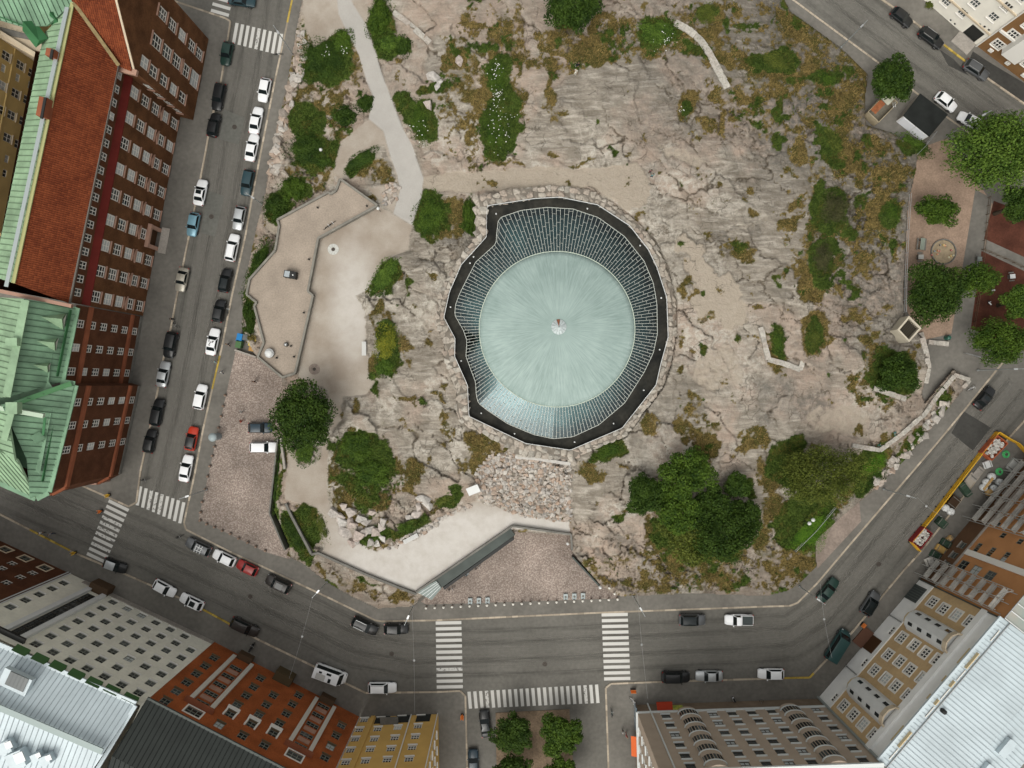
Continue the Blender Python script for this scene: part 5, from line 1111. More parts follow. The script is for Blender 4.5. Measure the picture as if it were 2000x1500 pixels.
# ---------------------------------------------------------------- B1 dark brick, B2 pale, B3 orange, B4 yellow (foot of the photo)
def bottom_row():
    f = Facade((-60, 1027), (136, 1119)); t = empty('brick_building', f.A); tag(t, 'dark brown brick house with cream window surrounds at the lower left', 'building')
    cs = zc(0, 760, [(185, 1240), (330, 1310), (40, 1175)]); c2 = zc(0, 760, [(150, 1375), (50, 1415), (90, 1275), (240, 1345), (15, 1310)])
    rs = add_windows(t, f, [f.at(*p) for p in cs], 1.5, 1.7, 2, 2, .1, .08, M_FG, surr=M_FC)+add_windows(t, f, [f.at(*p) for p in c2], 1.2, 1.5, 2, 2, .1, .08, M_FW)
    build_wall(t, f, rs, [(0, 24, M_BRD2)]); hidden_walls(t, f, 12, 24, M_BRD2); MB().prism([f.pt(0, 0)[:2], f.pt(f.L, 0)[:2], f.pt(f.L, 0, -12)[:2], f.pt(0, 0, -12)[:2]], 23.9, 24.2).build('roof', M_DARKG, t)
    bar_part(t, 'downpipe', f.pt(f.L-.2, 0, .1), f.pt(f.L-.2, 24, .1), .14, .14, M_WHITE)
    # ---- pale building
    f = Facade((136.5, 1119.3), (419, 1253)); t = empty('apartment_building', f.A); tag(t, 'tall pale grey plaster block with small dark windows and white sheet roof', 'building')
    m = mat('pale_plaster', (.72, .705, .61), .9, var=.08, vs=.3, speck=.05, ss=2)
    ua, za = f.at(220, 1176); _, zb = f.at(68, 1257); ub, _ = f.at(375, 1267); cs = []
    for i in range(7):
        for j in range(7):
            if i == 6 and j == 0: continue
            cs.append((ua+(ub-ua)*i/6, za+(zb-za)*j/6))
    cs += [f.at(*p) for p in zc(0, 1100, [(465, 145), (380, 185), (285, 228), (185, 270), (75, 320)])]
    rs = add_windows(t, f, cs, 1.3, 1.35, 2, 2, .09, .09, M_FG, M_FW, blind=.05)
    us, _ = f.at(150, 1178); rs.append((us-.9, us+.9, 3.2, 22)); build_wall(t, f, rs, [(0, 23.9, m)])
    for k in range(6):
        z = 3.2+18.8*k/6; w_ = window_meshes(1.8, 18.8/6, 2, 3, .09, .06, M_FD, None, None, None); o = link('stair_window', w_['frame'], t, world_m(t).inverted() @ f.mtx(us, z+18.8/12)); link('pane', w_['pane'][0], o)
    for a, b in ((us-1.75, us-.95), (us+.95, us+1.75)): q = MB(); f.box(q, a, b, 2.4, 22.4, 0, .5); q.build('pilaster', M_WHITE, t)
    q = MB(); f.box(q, us-2.2, us+2.2, 22.4, 22.8, 0, .7); q.build('stair_hood', M_BLACK, t); q = MB(); f.box(q, us-1.6, us+1.6, 0, 2.4, 0, 1.4); q.build('porch', mat('brown_porch', (.08, .05, .03), .8), t)
    for p in zc(0, 1100, [(155, 645), (295, 705), (425, 760), (560, 820), (690, 880), (820, 935), (955, 995)]):
        u, z = f.at(*p); q = MB(); q.add([f.pt(u-1, z+.7, 0), f.pt(u+1, z+.7, 0), f.pt(u+1, z-.3, .55), f.pt(u-1, z-.3, .55), f.pt(u-1, z-.3, 0), f.pt(u+1, z-.3, 0)], [(0, 1, 2, 3), (0, 3, 4), (1, 5, 2)]); q.build('awning', mat('green_awning', (.045, .10, .035), .7), t)
    hidden_walls(t, f, 14, 23.9, m)
    WR = mat('white_sheet_roof', (.47, .54, .57), .45, var=.10, vs=.2, speck=.03, ss=1)
    pd = (f.N.x, f.N.y)
    roof_plane(t, [P(265, 1377, 24.1), P(-60, 1236, 24.1), P(-60, 1362, 27.5), P(199, 1474, 27.5)], pd, .7, WR)
    roof_plane(t, [P(199, 1475, 27.5), P(-60, 1363, 27.5), P(-60, 1600, 24), P(60, 1640, 24), P(165, 1530, 25.6)], pd, .7, WR)
    bar_part(t, 'eaves', P(265, 1376, 24.1), P(-60, 1235, 24.1), .9, .2, WR); bar_part(t, 'verge', P(265, 1378, 24.4), P(170, 1535, 26.6), .5, .3, WR)
    bar_part(t, 'ridge_walk', P(200, 1468, 27.9), P(-60, 1357, 27.9), .8, .12, mat('grey_green_ridge', (.30, .36, .35), .5))
    sk = MB().box(P(33, 1330, 26.1), (4.0, 2.4, .8), rz=math.atan2(f.U.y, f.U.x)).build('skylight', WR, t)
    for i in range(5): MB().box(P(19+7*i, 1325+3.1*i, 26.6), (.55, 1.9, .12), rz=math.atan2(f.U.y, f.U.x)).build('skylight_pane', PANES[1], sk)
    for x, y, s_ in ((38, 1480, 2.2), (17, 1455, 1.5), (95, 1480, 1.2), (75, 1475, 1.0)): MB().box(P(x, y, 27.2), (s_, s_, 1.6), rz=.4).build('roof_box', WR, t); MB().box(P(x, y, 28.05), (s_*.6, s_*.6, .12), rz=.4).build('roof_box_lid', M_STEEL, t)
    bar_part(t, 'downpipe', f.pt(.2, 0, .1), f.pt(.2, 23.9, .1), .14, .14, M_WHITE)
    bar_part(t, 'plinth', f.pt(3, .6, .05), f.pt(f.L, .6, .05), .1, 1.2, M_CONC)
    # ---- orange brick
    f = Facade((419.4, 1253.2), (702, 1399)); t = empty('brick_building', f.A); tag(t, 'orange red brick house with white stair pilasters and black sheet roof', 'building'); hh = 22.6
    m = mat('orange_brick', (.30, .085, .028), .9, var=.22, vs=.4, speck=.15, ss=5)
    px = zc(0, 1100, [(1565, 695), (1500, 755), (1435, 812), (1365, 875), (1290, 940), (1210, 1010), (1130, 1090), (1905, 845), (1855, 910), (1800, 972), (1735, 1038), (1685, 1105), (1605, 1185), (1545, 1265), (1775, 1265), (1710, 1345)])
    px += zc(480, 1100, [(200, 970), (148, 1040), (95, 1110), (40, 1180), (385, 970), (340, 1035), (295, 1105), (245, 1175), (200, 1245), (135, 1335), (75, 1415), (700, 1190), (660, 1265), (620, 1345), (580, 1425)])
    cs = [f.at(*p) for p in px]; cs = [c for c in cs if c[1] < hh-1]
    rs = add_windows(t, f, cs, 1.35, 1.5, 2, 2, .1, .1, M_FG, mat('olive_sill', (.13, .10, .06), .8), blind=.03)
    for s_ in (zc(0, 1100, [(1730, 770), (1670, 830), (1610, 890), (1545, 955), (1480, 1025)]), zc(480, 1100, [(575, 1050), (530, 1115), (485, 1185), (440, 1262), (400, 1340)])):
        c = [f.at(*p) for p in s_]; uu = sum(q[0] for q in c)/5; zs = [c[0][1]+(c[4][1]-c[0][1])*i/4 for i in range(5)]
        rs += add_windows(t, f, [(uu, z) for z in zs], 2.1, 1.35, 3, 2, .1, .1, M_FG, blind=.0)
        for i in range(4):
            q = MB(); z = (zs[i]+zs[i+1])/2; f.box(q, uu-1.0, uu+1.0, z-.5, z+.5, 0, .1); pn = q.build('relief_panel', M_PINK, t)
            for k in range(3): MB().lathe((0, 0, 0), [(.26, 0), (.26, .05), (.14, .06)], 8).build('rosette', M_FC, pn).matrix_local = world_m(t).inverted() @ f.mtx(uu-.62+.62*k, z, .1) @ Matrix.Rotation(-math.pi/2, 4, 'X')
        for a, b in ((uu-2.0, uu-1.35), (uu+1.35, uu+2.0)): q = MB(); f.box(q, a, b, 1.5, zs[4]+1.0, 0, .4); q.build('pilaster', mat('white_render', (.56, .53, .47), .8), t)
        q = MB(); f.box(q, uu-2.3, uu+2.3, zs[4]+1.0, zs[4]+1.5, 0, .7); q.build('cornice', M_TERC, t); q = MB(); f.box(q, uu-1.3, uu+1.3, 0, 1.5, 0, 1.0); q.build('porch', mat('brown_porch', (.08, .05, .03), .8), t)
        cw = (uu, zs[4]+2.7); rs += add_windows(t, f, [cw], 2.4, 1.7, 3, 2, .1, .1, M_FG, surr=M_FW)
    for p in zc(0, 1100, [(1685, 1105)])+zc(480, 1100, [(200, 1245), (40, 1180)]):
        u, z = f.at(*p); q = MB(); f.box(q, u-.95, u-.7, z-.9, z+.9, 0, .2); f.box(q, u+.7, u+.95, z-.9, z+.9, 0, .2); f.box(q, u-1.0, u+1.0, z-1.25, z-.9, 0, .55); q.build('balconet', M_FW, t)
    build_wall(t, f, rs, [(0, hh, m)]); hidden_walls(t, f, 14, hh, m)
    BR = mat('black_sheet_roof', (.016, .02, .018), .6, var=.2, vs=.3)
    a, b = f.pt(0, hh+.1, .4), f.pt(f.L, hh+.1, .4); c, d = f.pt(f.L, hh+2.6, -7), f.pt(0, hh+2.6, -7)
    roof_plane(t, [a, b, c, d], pd, .7, BR); roof_plane(t, [d, c, f.pt(f.L, hh+.2, -14), f.pt(0, hh+.2, -14)], pd, .7, BR)
    MB().bar(f.pt(0, hh, .45), f.pt(f.L, hh, .45), .5, .25).build('eaves_gutter', mat('dark_grey_green', (.045, .055, .05), .5), t)
    for p in zc(480, 1100, [(260, 870)]): u, z = f.at(*p); q = MB(); f.box(q, u-1.6, u+1.6, 0, 2.2, 0, 1.6); q.build('porch', mat('olive_porch', (.075, .055, .03), .8), t)
    # ---- yellow corner house
    f = Facade((704, 1401), (856, 1394)); t = empty('yellow_building', f.A); tag(t, 'ochre yellow plaster corner house with white windows beside the side street', 'building')
    m = mat('yellow_plaster', (.58, .37, .12), .9, var=.08, vs=.4)
    px = zc(480, 1100, [(865, 1150), (830, 1220), (800, 1290), (765, 1370), (730, 1460), (985, 1145), (965, 1215), (940, 1290), (910, 1365), (875, 1450), (1140, 1135), (1112, 1205), (1090, 1280), (1062, 1360), (1035, 1440), (1280, 1130), (1260, 1195), (1240, 1272), (1218, 1350), (1195, 1435)])
    rs = add_windows(t, f, [f.at(*p) for p in px], 1.35, 1.35, 3, 2, .1, .08, M_FW, M_FW, blind=.12)
    build_wall(t, f, rs, [(0, 20, m)])
    e = Facade((856.3, 1394), (859, 1560)); rs = add_windows(t, e, [(e.L*u, z) for u in (.12, .3, .48, .66) for z in (4.6, 7.8, 11, 14.2, 17.4)], 1.3, 1.5, 2, 2, .1, .08, M_FW, M_FW); build_wall(t, e, rs, [(0, 20, m)], name='side_wall')
    MB().prism([f.pt(0, 0, .4)[:2], f.pt(f.L+.4, 0, .4)[:2], e.pt(e.L, 0, .4)[:2], f.pt(0, 0, -14)[:2]], 19.9, 20.3).build('roof', M_DARKG, t)
    up, _ = f.at(800, 1408); bar_part(t, 'downpipe', f.pt(up, 0, .12), f.pt(up, 20, .12), .16, .16, M_FW); q = MB(); f.box(q, 1.9, 2.6, 0, 20, 0, .25); q.build('pilaster', m, t)
    bar_part(t, 'downpipe', f.pt(f.L-.1, 0, .12), f.pt(f.L-.1, 20, .12), .14, .14, M_FW)
    for u in (4.0, 7.5, 11.0): q = MB(); f.box(q, u-1.2, u+1.2, .1, 2.6, .0, .06); q.build('shop_window', PANES[0], t)
    q = MB(); f.box(q, 4, 7, 2.9, 3.1, 0, 1.2); q.build('canopy', M_CONCD, t)
bottom_row()
# ---------------------------------------------------------------- right side
def right_row():
    f = Facade((1239, 1376), (1597, 1364)); t = empty('apartment_building', f.A); tag(t, 'grey brown plaster block with curved bay windows at the lower right', 'building'); hh = 21.2
    m = mat('taupe_plaster', (.41, .335, .265), .9, var=.08, vs=.4); mp = mat('taupe_plinth', (.19, .145, .105), .9, var=.15, vs=.8); MW = mat('cold_white', (.60, .63, .62), .7)
    a = zc(980, 1100, [(1205, 1125), (1235, 1190), (1272, 1262), (1305, 1335), (1345, 1415), (1385, 1490), (1550, 1110), (1590, 1175), (1635, 1245), (1680, 1320), (1735, 1400), (1785, 1475), (1690, 1105), (1735, 1165), (1780, 1240), (1835, 1315), (1890, 1390)])
    a += [(1469, 1393), (1483, 1409), (1496, 1429), (1511, 1449), (1525, 1469), (1543, 1492), (1498, 1493)]+zc(1480, 1100, [(105, 1090), (150, 1155), (205, 1225), (265, 1300), (330, 1380), (400, 1460), (430, 1075), (490, 1140), (560, 1210), (630, 1280), (700, 1360), (775, 1445)])
    ms = M_FG; rs = add_windows(t, f, [f.at(*p) for p in a], 1.45, 1.5, 2, 2, .1, .12, M_FD, MW, blind=.3)
    for p in a: u, z = f.at(*p); q = MB(); f.box(q, u-.8, u+.8, z+.78, z+.95, 0, .2); q.build('lintel', MW, t)
    build_wall(t, f, rs, [(0, 3.0, mp), (3.0, hh, m)])
    q = MB(); f.box(q, -.05, f.L, 3.0, 3.3, 0, .25); q.build('string_course', MW, t)
    for col in (zc(980, 1100, [(1375, 1100), (1410, 1160), (1450, 1235), (1490, 1305), (1535, 1385), (1580, 1465)]), zc(1480, 1100, [(245, 1065), (305, 1125), (370, 1200), (440, 1270), (505, 1345), (580, 1440)])):
        uv_ = [f.at(*p, .7) for p in col]; u = sum(q[0] for q in uv_)/6; n = 10
        bay = empty('bay', f.pt(u, 0)); bay.parent = t; bay.matrix_local = world_m(t).inverted() @ f.mtx(u, 0)
        arc = lambda r, k: (1.6*r*math.cos(math.pi*k/n), .85*r*math.sin(math.pi*k/n)+.02)
        link('bay_wall', MB().prism([arc(1, k) for k in range(n+1)], 3.2, hh-.12).mesh('bay_wall', m), bay)
        for i in range(6):
            z = 4.9+(hh-5.9)*i/5.5
            link('bay_ledge', MB().prism([arc(1.10, k) for k in range(n+1)], z+.75, z+.93).mesh('bay_ledge', MW), bay)
            if i == 0: link('bay_sill', MB().prism([arc(1.10, k) for k in range(n+1)], z-1.0, z-.8).mesh('bay_sill', MW), bay)
            for k in range(1, n-1):
                (x0, y0), (x1, y1) = arc(1.02, k+.12), arc(1.02, k+.88); link('bay_pane', MB().quad((x0, y0, z-.75), (x1, y1, z-.75), (x1, y1, z+.7), (x0, y0, z+.7)).mesh('bay_pane', PANES[random.choice((0, 0, 1))]), bay)
    w = Facade((1239, 1376.3), (1243.5, 1560)); ws = [(w.L*u, z) for u in (.16, .34, .52, .7) for z in (5, 8, 11, 14, 17)]
    rs = add_windows(t, w, ws, 1.3, 1.5, 2, 2, .1, .1, M_FW, MW, blind=.3); build_wall(t, w, rs, [(0, 3.0, mp), (3.0, hh, m)], name='side_wall'); q = MB(); w.box(q, -.2, w.L, 3.0, 3.35, 0, .3); q.build('string_course', MW, t)
    MB().prism([f.pt(0, 0, .3)[:2], f.pt(f.L, 0, .3)[:2], f.pt(f.L, 0, -14)[:2], w.pt(w.L, 0, .3)[:2]], hh-.1, hh+.2).build('roof', mat('pale_roof', (.5, .52, .5), .6), t)
    q = MB(); f.box(q, 0, f.L, hh-.1, hh+.25, 0, .5); q.build('cornice', MW, t)
    ud, _ = f.at(1275, 1376); bar_part(t, 'downpipe', f.pt(ud-.9, 0, .15), f.pt(ud-.9, hh, .15), .2, .2, MW)
    # shop fronts: red awning on the long side, orange one round the corner
    u, _ = f.at(1292, 1374); q = MB(); q.add([f.pt(u-1.3, 2.9, .0), f.pt(u+1.3, 2.9, 0), f.pt(u+1.35, 2.3, 1.3), f.pt(u-1.35, 2.3, 1.3), f.pt(u+1.35, 2.1, 1.3), f.pt(u-1.35, 2.1, 1.3)], [(0, 1, 2, 3), (3, 2, 4, 5)]); q.build('awning', mat('red_awning', (.30, .035, .015), .8), t)
    u, _ = f.at(1318, 1373); q = MB(); f.box(q, u-.9, u+.9, 1.4, 2.7, .02, .3); q.build('shop_sign', mat('green_yellow_sign', (.09, .22, .06), .6, var=.9, vs=2.2, col2=(.6, .5, .08)), t)
    u, _ = w.at(1238, 1435); q = MB(); q.add([w.pt(u-1.7, 2.9, 0), w.pt(u+1.7, 2.9, 0), w.pt(u+1.7, 2.4, 1.1), w.pt(u-1.7, 2.4, 1.1)], [(0, 1, 2, 3)]); q.build('awning', mat('orange_awning', (.62, .13, .04), .8), t)
    u, _ = w.at(1240, 1400); q = MB(); w.box(q, u-2.6, u+1.5, .6, 2.7, .02, .2); q.build('shop_window', mat('blue_shop_window', (.03, .09, .14), .2, var=.6, vs=1.4, col2=(.30, .34, .36)), t)
    # ---- tan and white corner block
    f = Facade((1597.5, 1363), (1796, 1131)); t = empty('apartment_building', f.A); tag(t, 'tan and white plaster block with two octagonal bays and white sheet roof', 'building'); hh = 20.6
    tan = mat('tan_plaster', (.50, .355, .195), .9, var=.08, vs=.4, speck=.06, ss=2); wh = mat('greyish_white_plaster', (.76, .76, .74), .9, var=.06, vs=.5); cr = mat('cream_panel', (.56, .45, .27), .9)
    Q = lambda l: zc(1480, 1100, l)
    main = Q([(1055, 545), (1145, 600), (1225, 655), (1315, 710), (955, 670), (1040, 720), (1115, 780), (1205, 845), (855, 785), (935, 845), (1010, 900), (1100, 970), (1360, 335), (1455, 380), (1555, 430), (1280, 285), (630, 1045), (700, 1110), (770, 1180), (850, 1260)])
    rs = add_windows(t, f, [f.at(*p) for p in main], 1.7, 1.6, 3, 2, .16, .16, M_FW, M_FW, blind=.12, surr=M_FW)
    rs += add_windows(t, f, [f.at(*p) for p in Q([(985, 495), (785, 730), (565, 985)])], 1.6, 1.3, 3, 2, .12, .14, M_FW, blind=.05)
    at_ = [f.at(*p) for p in Q([(1700, 510), (1455, 800), (1340, 935), (1230, 1065), (970, 1375)])]; za = sum(c[1] for c in at_)/5
    rs += add_windows(t, f, [(c[0], za) for c in at_], 1.9, 1.8, 3, 2, .12, .12, M_FW, blind=.2)
    rs = [r for r in rs if r[3] < hh]
    _, zt = f.at(*Q([(1040, 1085)])[0]); _, zb = f.at(*Q([(1000, 600)])[0])
    build_wall(t, f, rs, [(0, 4.0, wh), (4.0, 16.2, tan), (16.2, hh, wh)])
    q = MB(); f.box(q, 0, f.L, 16.3, 17.5, 0, .35); q.build('cornice', wh, t)
    q = MB(); f.box(q, 0, f.L, 4.0, 4.3, 0, .15); q.build('string_course', wh, t)
    for c0, c1 in zip(sorted(c[0] for c in at_)[:-1], sorted(c[0] for c in at_)[1:]): q = MB(); f.box(q, c0+1.2, min(c1-1.2, c0+4), za-1.1, za+1.1, .0, .12); q.build('attic_panel', cr, t)
    for p0, p1 in ((Q([(1110, 390)])[0], Q([(1470, 590)])[0]), (Q([(690, 880)])[0], Q([(1030, 1175)])[0])):      # octagonal bays
        u, z0 = f.at(*p0, 1.0); _, z1 = f.at(*p1, 1.0); z0 = max(3.0, z0); z1 = min(16.0, max(z1, 14)); oc = [(-1.9, 0), (-1.5, .9), (-.6, 1.4), (.6, 1.4), (1.5, .9), (1.9, 0)]
        bay = empty('bay', f.pt(u, 0)); bay.parent = t; bay.matrix_local = world_m(t).inverted() @ f.mtx(u, 0)
        link('bay_wall', MB().prism(oc, z0, z1).mesh('bay_wall', M_WHITE), bay); link('bay_base', MB().prism([(x*.7, y*.7) for x, y in oc], z0-1.0, z0).mesh('bay_base', cr), bay)
        lp = MB()
        for (x0, y0), (x1, y1) in zip(oc[:-1], oc[1:]): lp.bar((x0, y0, z1+.45), (x1, y1, z1+.45), .22, .9)
        link('balcony_parapet', lp.mesh('balcony_parapet', M_CREAM), bay)
        for j in range(4):
            z = z0+1.6+(z1-z0-2.4)*j/3
            for (x0, y0), (x1, y1) in ((oc[1], oc[2]), (oc[3], oc[4])):
                a_, b_ = Vector((x0, y0, z)), Vector((x1, y1, z)); c_ = (a_+b_)/2; d_ = (b_-a_).normalized(); n_ = Vector((-d_.y, d_.x, 0)); n_ = n_ if n_.y > 0 else -n_
                link('bay_window', MB().bar(c_-d_*.26+n_*.03, c_+d_*.26+n_*.03, .06, 1.1).mesh('bay_window', PANES[0]), bay)
    u, z = f.at(*Q([(860, 610)])[0]); q = MB(); f.box(q, u-1.4, u+1.4, 0, 3.2, 0, .12); q.build('door', mat('brown_door', (.06, .028, .012), .6), t); q = MB(); f.box(q, u-1.7, u+1.7, .1, .4, .1, 2.0); q.build('doorstep', mat('red_granite', (.12, .06, .04), .7), t)
    u, z = f.at(*Q([(1170, 230)])[0]); q = MB(); f.box(q, u-1.5, u+1.5, 0, 3.4, .0, .1); g_ = q.build('gate', PANES[1], t)
    for i in range(7): q = MB(); f.box(q, u-1.45+.45*i, u-1.33+.45*i, 0, 3.4, .1, .16); q.build('gate_bar', M_DARKG, g_)
    for p in Q([(965, 380), (650, 755)]): u, _ = f.at(*p); bar_part(t, 'downpipe', f.pt(u, 0, .12), f.pt(u, 4.2, .12), .14, .14, M_STEEL)
    hidden_walls(t, f, 14, hh, wh); WR = MATS['white_sheet_roof']; pd = (f.N.x, f.N.y)
    bar_part(t, 'party_downpipe', f.pt(.1, 0, .2), f.pt(.1, hh, .2), .3, .3, mat('grey_pipe', (.28, .31, .3), .5)); bar_part(t, 'downpipe', f.pt(f.L-.1, 0, .2), f.pt(f.L-.1, hh, .2), .16, .16, M_DARKG)
    a, b = f.pt(0, hh+.1, .5), f.pt(f.L, hh+.1, .5); c, d = f.pt(f.L, hh+3, -7.5), f.pt(0, hh+3, -7.5)
    roof_plane(t, [a, b, c, d], pd, .65, WR); roof_plane(t, [d, c, f.pt(f.L, hh+.5, -15), f.pt(0, hh+.5, -15)], pd, .65, WR)
    MB().bar(f.pt(0, hh+.05, .6), f.pt(f.L, hh+.05, .6), .5, .3).build('eaves_gutter', WR, t); MB().bar(f.pt(0, hh+.6, -.5), f.pt(f.L, hh+.6, -.5), .08, .3).build('snow_guard', M_STEEL, t)
    for k in range(3): MB().box(f.pt(4+4.5*k, hh+2.6, -9.5), (2.6, 1.2, 1.4), rz=math.atan2(f.U.y, f.U.x)).build('roof_box', WR, t)
    v = MB().lathe(f.pt(f.L*.42, hh+.6, -1.2), [(.35, 0), (.35, .7), (.1, .9)], 10).build('roof_vent', M_BLACK, t)
    # ---- orange house under scaffolding
    f = Facade((1796.3, 1130.6), (2060, 822)); t = empty('orange_building', f.A); tag(t, 'orange plaster house with brown base under repair behind scaffolding', 'building'); hh = 20.6
    org = mat('orange_plaster', (.45, .22, .095), .9, var=.1, vs=.4); brp = mat('brown_base', (.125, .07, .04), .9, var=.12, vs=.6)
    K = lambda l: zc(1740, 1000, l, 7.5)
    low = [f.at(*p) for p in K([(1050, 490), (925, 635), (810, 770)])]+[f.at(*p) for p in zc(1740, 840, [(1830, 765), (1720, 910), (1610, 1050)], 7.5)]
    big = [f.at(*p) for p in K([(1060, 770), (1240, 850), (1450, 930)])]; sm_ = [f.at(*p) for p in K([(1290, 490), (1250, 540), (1490, 555), (1440, 610), (1700, 625), (1650, 685), (1640, 340), (1560, 180), (1800, 230), (1900, 90), (1890, 430)])]
    du = [f.L*k for k in (.62, .72, .82, .92)]
    rs = add_windows(t, f, low, 1.2, 1.3, 1, 2, .1, .1, M_FG, M_CONC)+add_windows(t, f, [b for b in big if b[1] < hh-1], 1.6, 1.9, 2, 2, .1, .1, M_FG)+add_windows(t, f, [s_ for s_ in sm_ if s_[1] < hh-1], 1.0, 1.1, 2, 1, .1, .08, M_FG)
    rs += add_windows(t, f, [(u, z) for u in du for z in (7, 10, 13, 16)], 1.4, 1.7, 2, 2, .1, .1, M_FG)
    build_wall(t, f, rs, [(0, 4.6, brp), (4.6, hh, org)]); q = MB(); f.box(q, 0, f.L, 4.5, 4.8, 0, .25); q.build('string_course', M_CONC, t)
    u, _ = f.at(*K([(1150, 600)])[0]); q = MB(); f.box(q, u-.5, u+.5, 4.8, hh, 0, .2); q.build('pilaster', M_FW, t)
    hidden_walls(t, f, 14, hh, org); MB().prism([f.pt(0, 0)[:2], f.pt(f.L, 0)[:2], f.pt(f.L, 0, -14)[:2], f.pt(0, 0, -14)[:2]], hh-.1, hh+.1).build('roof', M_CONCD, t)
    # weather roof of translucent sheets over the scaffolding
    wr = empty('weather_roof', f.pt(0, hh)); tag(wr, 'temporary grey green sheet roof with white ribs above the scaffolded house', 'roof')
    ms = mat('tarpaulin_sheet', (.22, .28, .26), .4, var=.4, vs=.35, col2=(.32, .30, .26)); n = 26
    for i in range(n):
        u0, u1 = f.L*i/n, f.L*(i+1)/n
        if i % 1 == 0:
            q = MB().quad(f.pt(u0, hh+.8, .6), f.pt(u1, hh+.8, .6), f.pt(u1, hh+3, -8), f.pt(u0, hh+3, -8)); q.build('roof_sheet', ms, wr)
            bar_part(wr, 'rib', f.pt(u0, hh+.9, .7), f.pt(u0, hh+3.1, -8), .12, .14, M_WHITE)
    bar_part(wr, 'eaves_tube', f.pt(0, hh+.8, .65), f.pt(f.L, hh+.8, .65), .12, .12, M_STEEL)
    # scaffolding in two stretches
    plank = mat('scaffold_plank', (.36, .35, .32), .8, var=.2, vs=1.2); tube = mat('scaffold_tube', (.42, .42, .40), .5, metal=.4)
    for (lab, ua, ub, mt) in (('grey plank scaffolding on the orange house beside the tan block', .3, 4.0, plank), ('tall plank scaffolding in front of the far part of the orange house', 13.0, 26.0, plank)):
        sc = empty('scaffolding', f.pt(ua, 0, 1)); tag(sc, lab, 'scaffolding', 'scaffolding on the orange house'); nb = max(2, round((ub-ua)/2.4))
        for i in range(nb+1):
            u = ua+(ub-ua)*i/nb
            for o_ in (.5, 1.5): bar_part(sc, 'standard', f.pt(u, .1, o_), f.pt(u, hh-.5, o_), .1, .1, tube)
        for j in range(1, 9):
            z = j*2.3
            for i in range(nb):
                u0, u1 = ua+(ub-ua)*i/nb+.04, ua+(ub-ua)*(i+1)/nb-.04
                q = MB(); f.box(q, u0, u1, z, z+.07, .55, 1.45); q.build('plank', plank, sc)
                bar_part(sc, 'guard_rail', f.pt(u0, z+1, 1.55), f.pt(u1, z+1, 1.55), .07, .07, tube)
                if (i+j) % 3 == 0: bar_part(sc, 'brace', f.pt(u0, z, 1.6), f.pt(u1, z+2.2, 1.6), .06, .06, tube)
    # ---- top right: white house and brown-white house
    f = Facade((1762, -36), (1908, 91)); t = empty('white_building', f.A); tag(t, 'white plaster house with small paned windows at the top right corner', 'building')
    m = mat('white_plaster', (.74, .71, .63), .9, var=.06, vs=.5); Q = lambda l: zc(1480, 0, l)
    rs = add_windows(t, f, [f.at(*p) for p in Q([(1380, 15), (1590, 25), (1825, 50), (1500, 95), (1725, 125), (1700, -70), (1930, -20)])], 1.5, 1.5, 3, 2, .1, .1, M_FW, M_FW)
    rs += add_windows(t, f, [f.at(*p) for p in Q([(1410, 150), (1440, 178), (1625, 180), (1658, 198), (1690, 222)])], .45, .6, 1, 1, .06, .05, M_FW)
    u, _ = f.at(*Q([(1580, 245)])[0]); rs.append((u-1.3, u+1.3, 0, 3)); build_wall(t, f, rs, [(0, 20, m)])
    q = MB(); f.box(q, u-1.3, u+1.3, 0, 3, -.3, -.2); q.build('door', M_BLACK, t); q = MB(); f.box(q, u-1.8, u+1.8, .1, .3, .05, 2.4); q.build('doorstep', M_CONC, t)
    for z in (3.6, 9.6): q = MB(); f.box(q, 0, f.L, z, z+.3, 0, .2); q.build('string_course', M_CREAM, t)
    hidden_walls(t, f, 12, 20, m); MB().prism([f.pt(0, 0)[:2], f.pt(f.L, 0)[:2], f.pt(f.L, 0, -12)[:2], f.pt(0, 0, -12)[:2]], 19.9, 20.2).build('roof', M_DARKG, t)
    bar_part(t, 'downpipe', f.pt(f.L-.15, 0, .15), f.pt(f.L-.15, 20, .15), .2, .2, M_FW)
    f = Facade((1908.4, 91.3), (2060, 206)); t = empty('brown_building', f.A); tag(t, 'brown and white house with bay window beside dark new asphalt', 'building'); m = mat('brown_plaster', (.21, .115, .05), .9, var=.1, vs=.5)
    rs = add_windows(t, f, [f.at(*p) for p in Q([(1760, 325), (1870, 255), (1885, 415), (1980, 470), (1990, 190)])], 1.6, 1.6, 3, 2, .14, .14, M_FW, M_FW, surr=M_FW)
    build_wall(t, f, rs, [(0, 20, m)]); q = MB(); f.box(q, 0, f.L, 5.6, 6.0, 0, .3); q.build('string_course', M_FW, t)
    for p in Q([(1695, 375), (1815, 470), (1930, 560)]): u, z = f.at(*p); q = MB(); f.box(q, u-.4, u+.4, 1.0, 1.6, 0, .25); q.build('basement_window', M_FW, t)
    u, z = f.at(*Q([(1940, 350)])[0]); oc = [(-1.9, 0), (-1.4, 1.0), (1.4, 1.0), (1.9, 0)]; b = link('bay', MB().prism(oc, 3, 16).mesh('bay', M_FW), t, world_m(t).inverted() @ f.mtx(u, 0))
    hidden_walls(t, f, 12, 20, m); MB().prism([f.pt(0, 0)[:2], f.pt(f.L, 0)[:2], f.pt(f.L, 0, -12)[:2], f.pt(0, 0, -12)[:2]], 19.9, 20.2).build('roof', M_DARKG, t)
right_row()
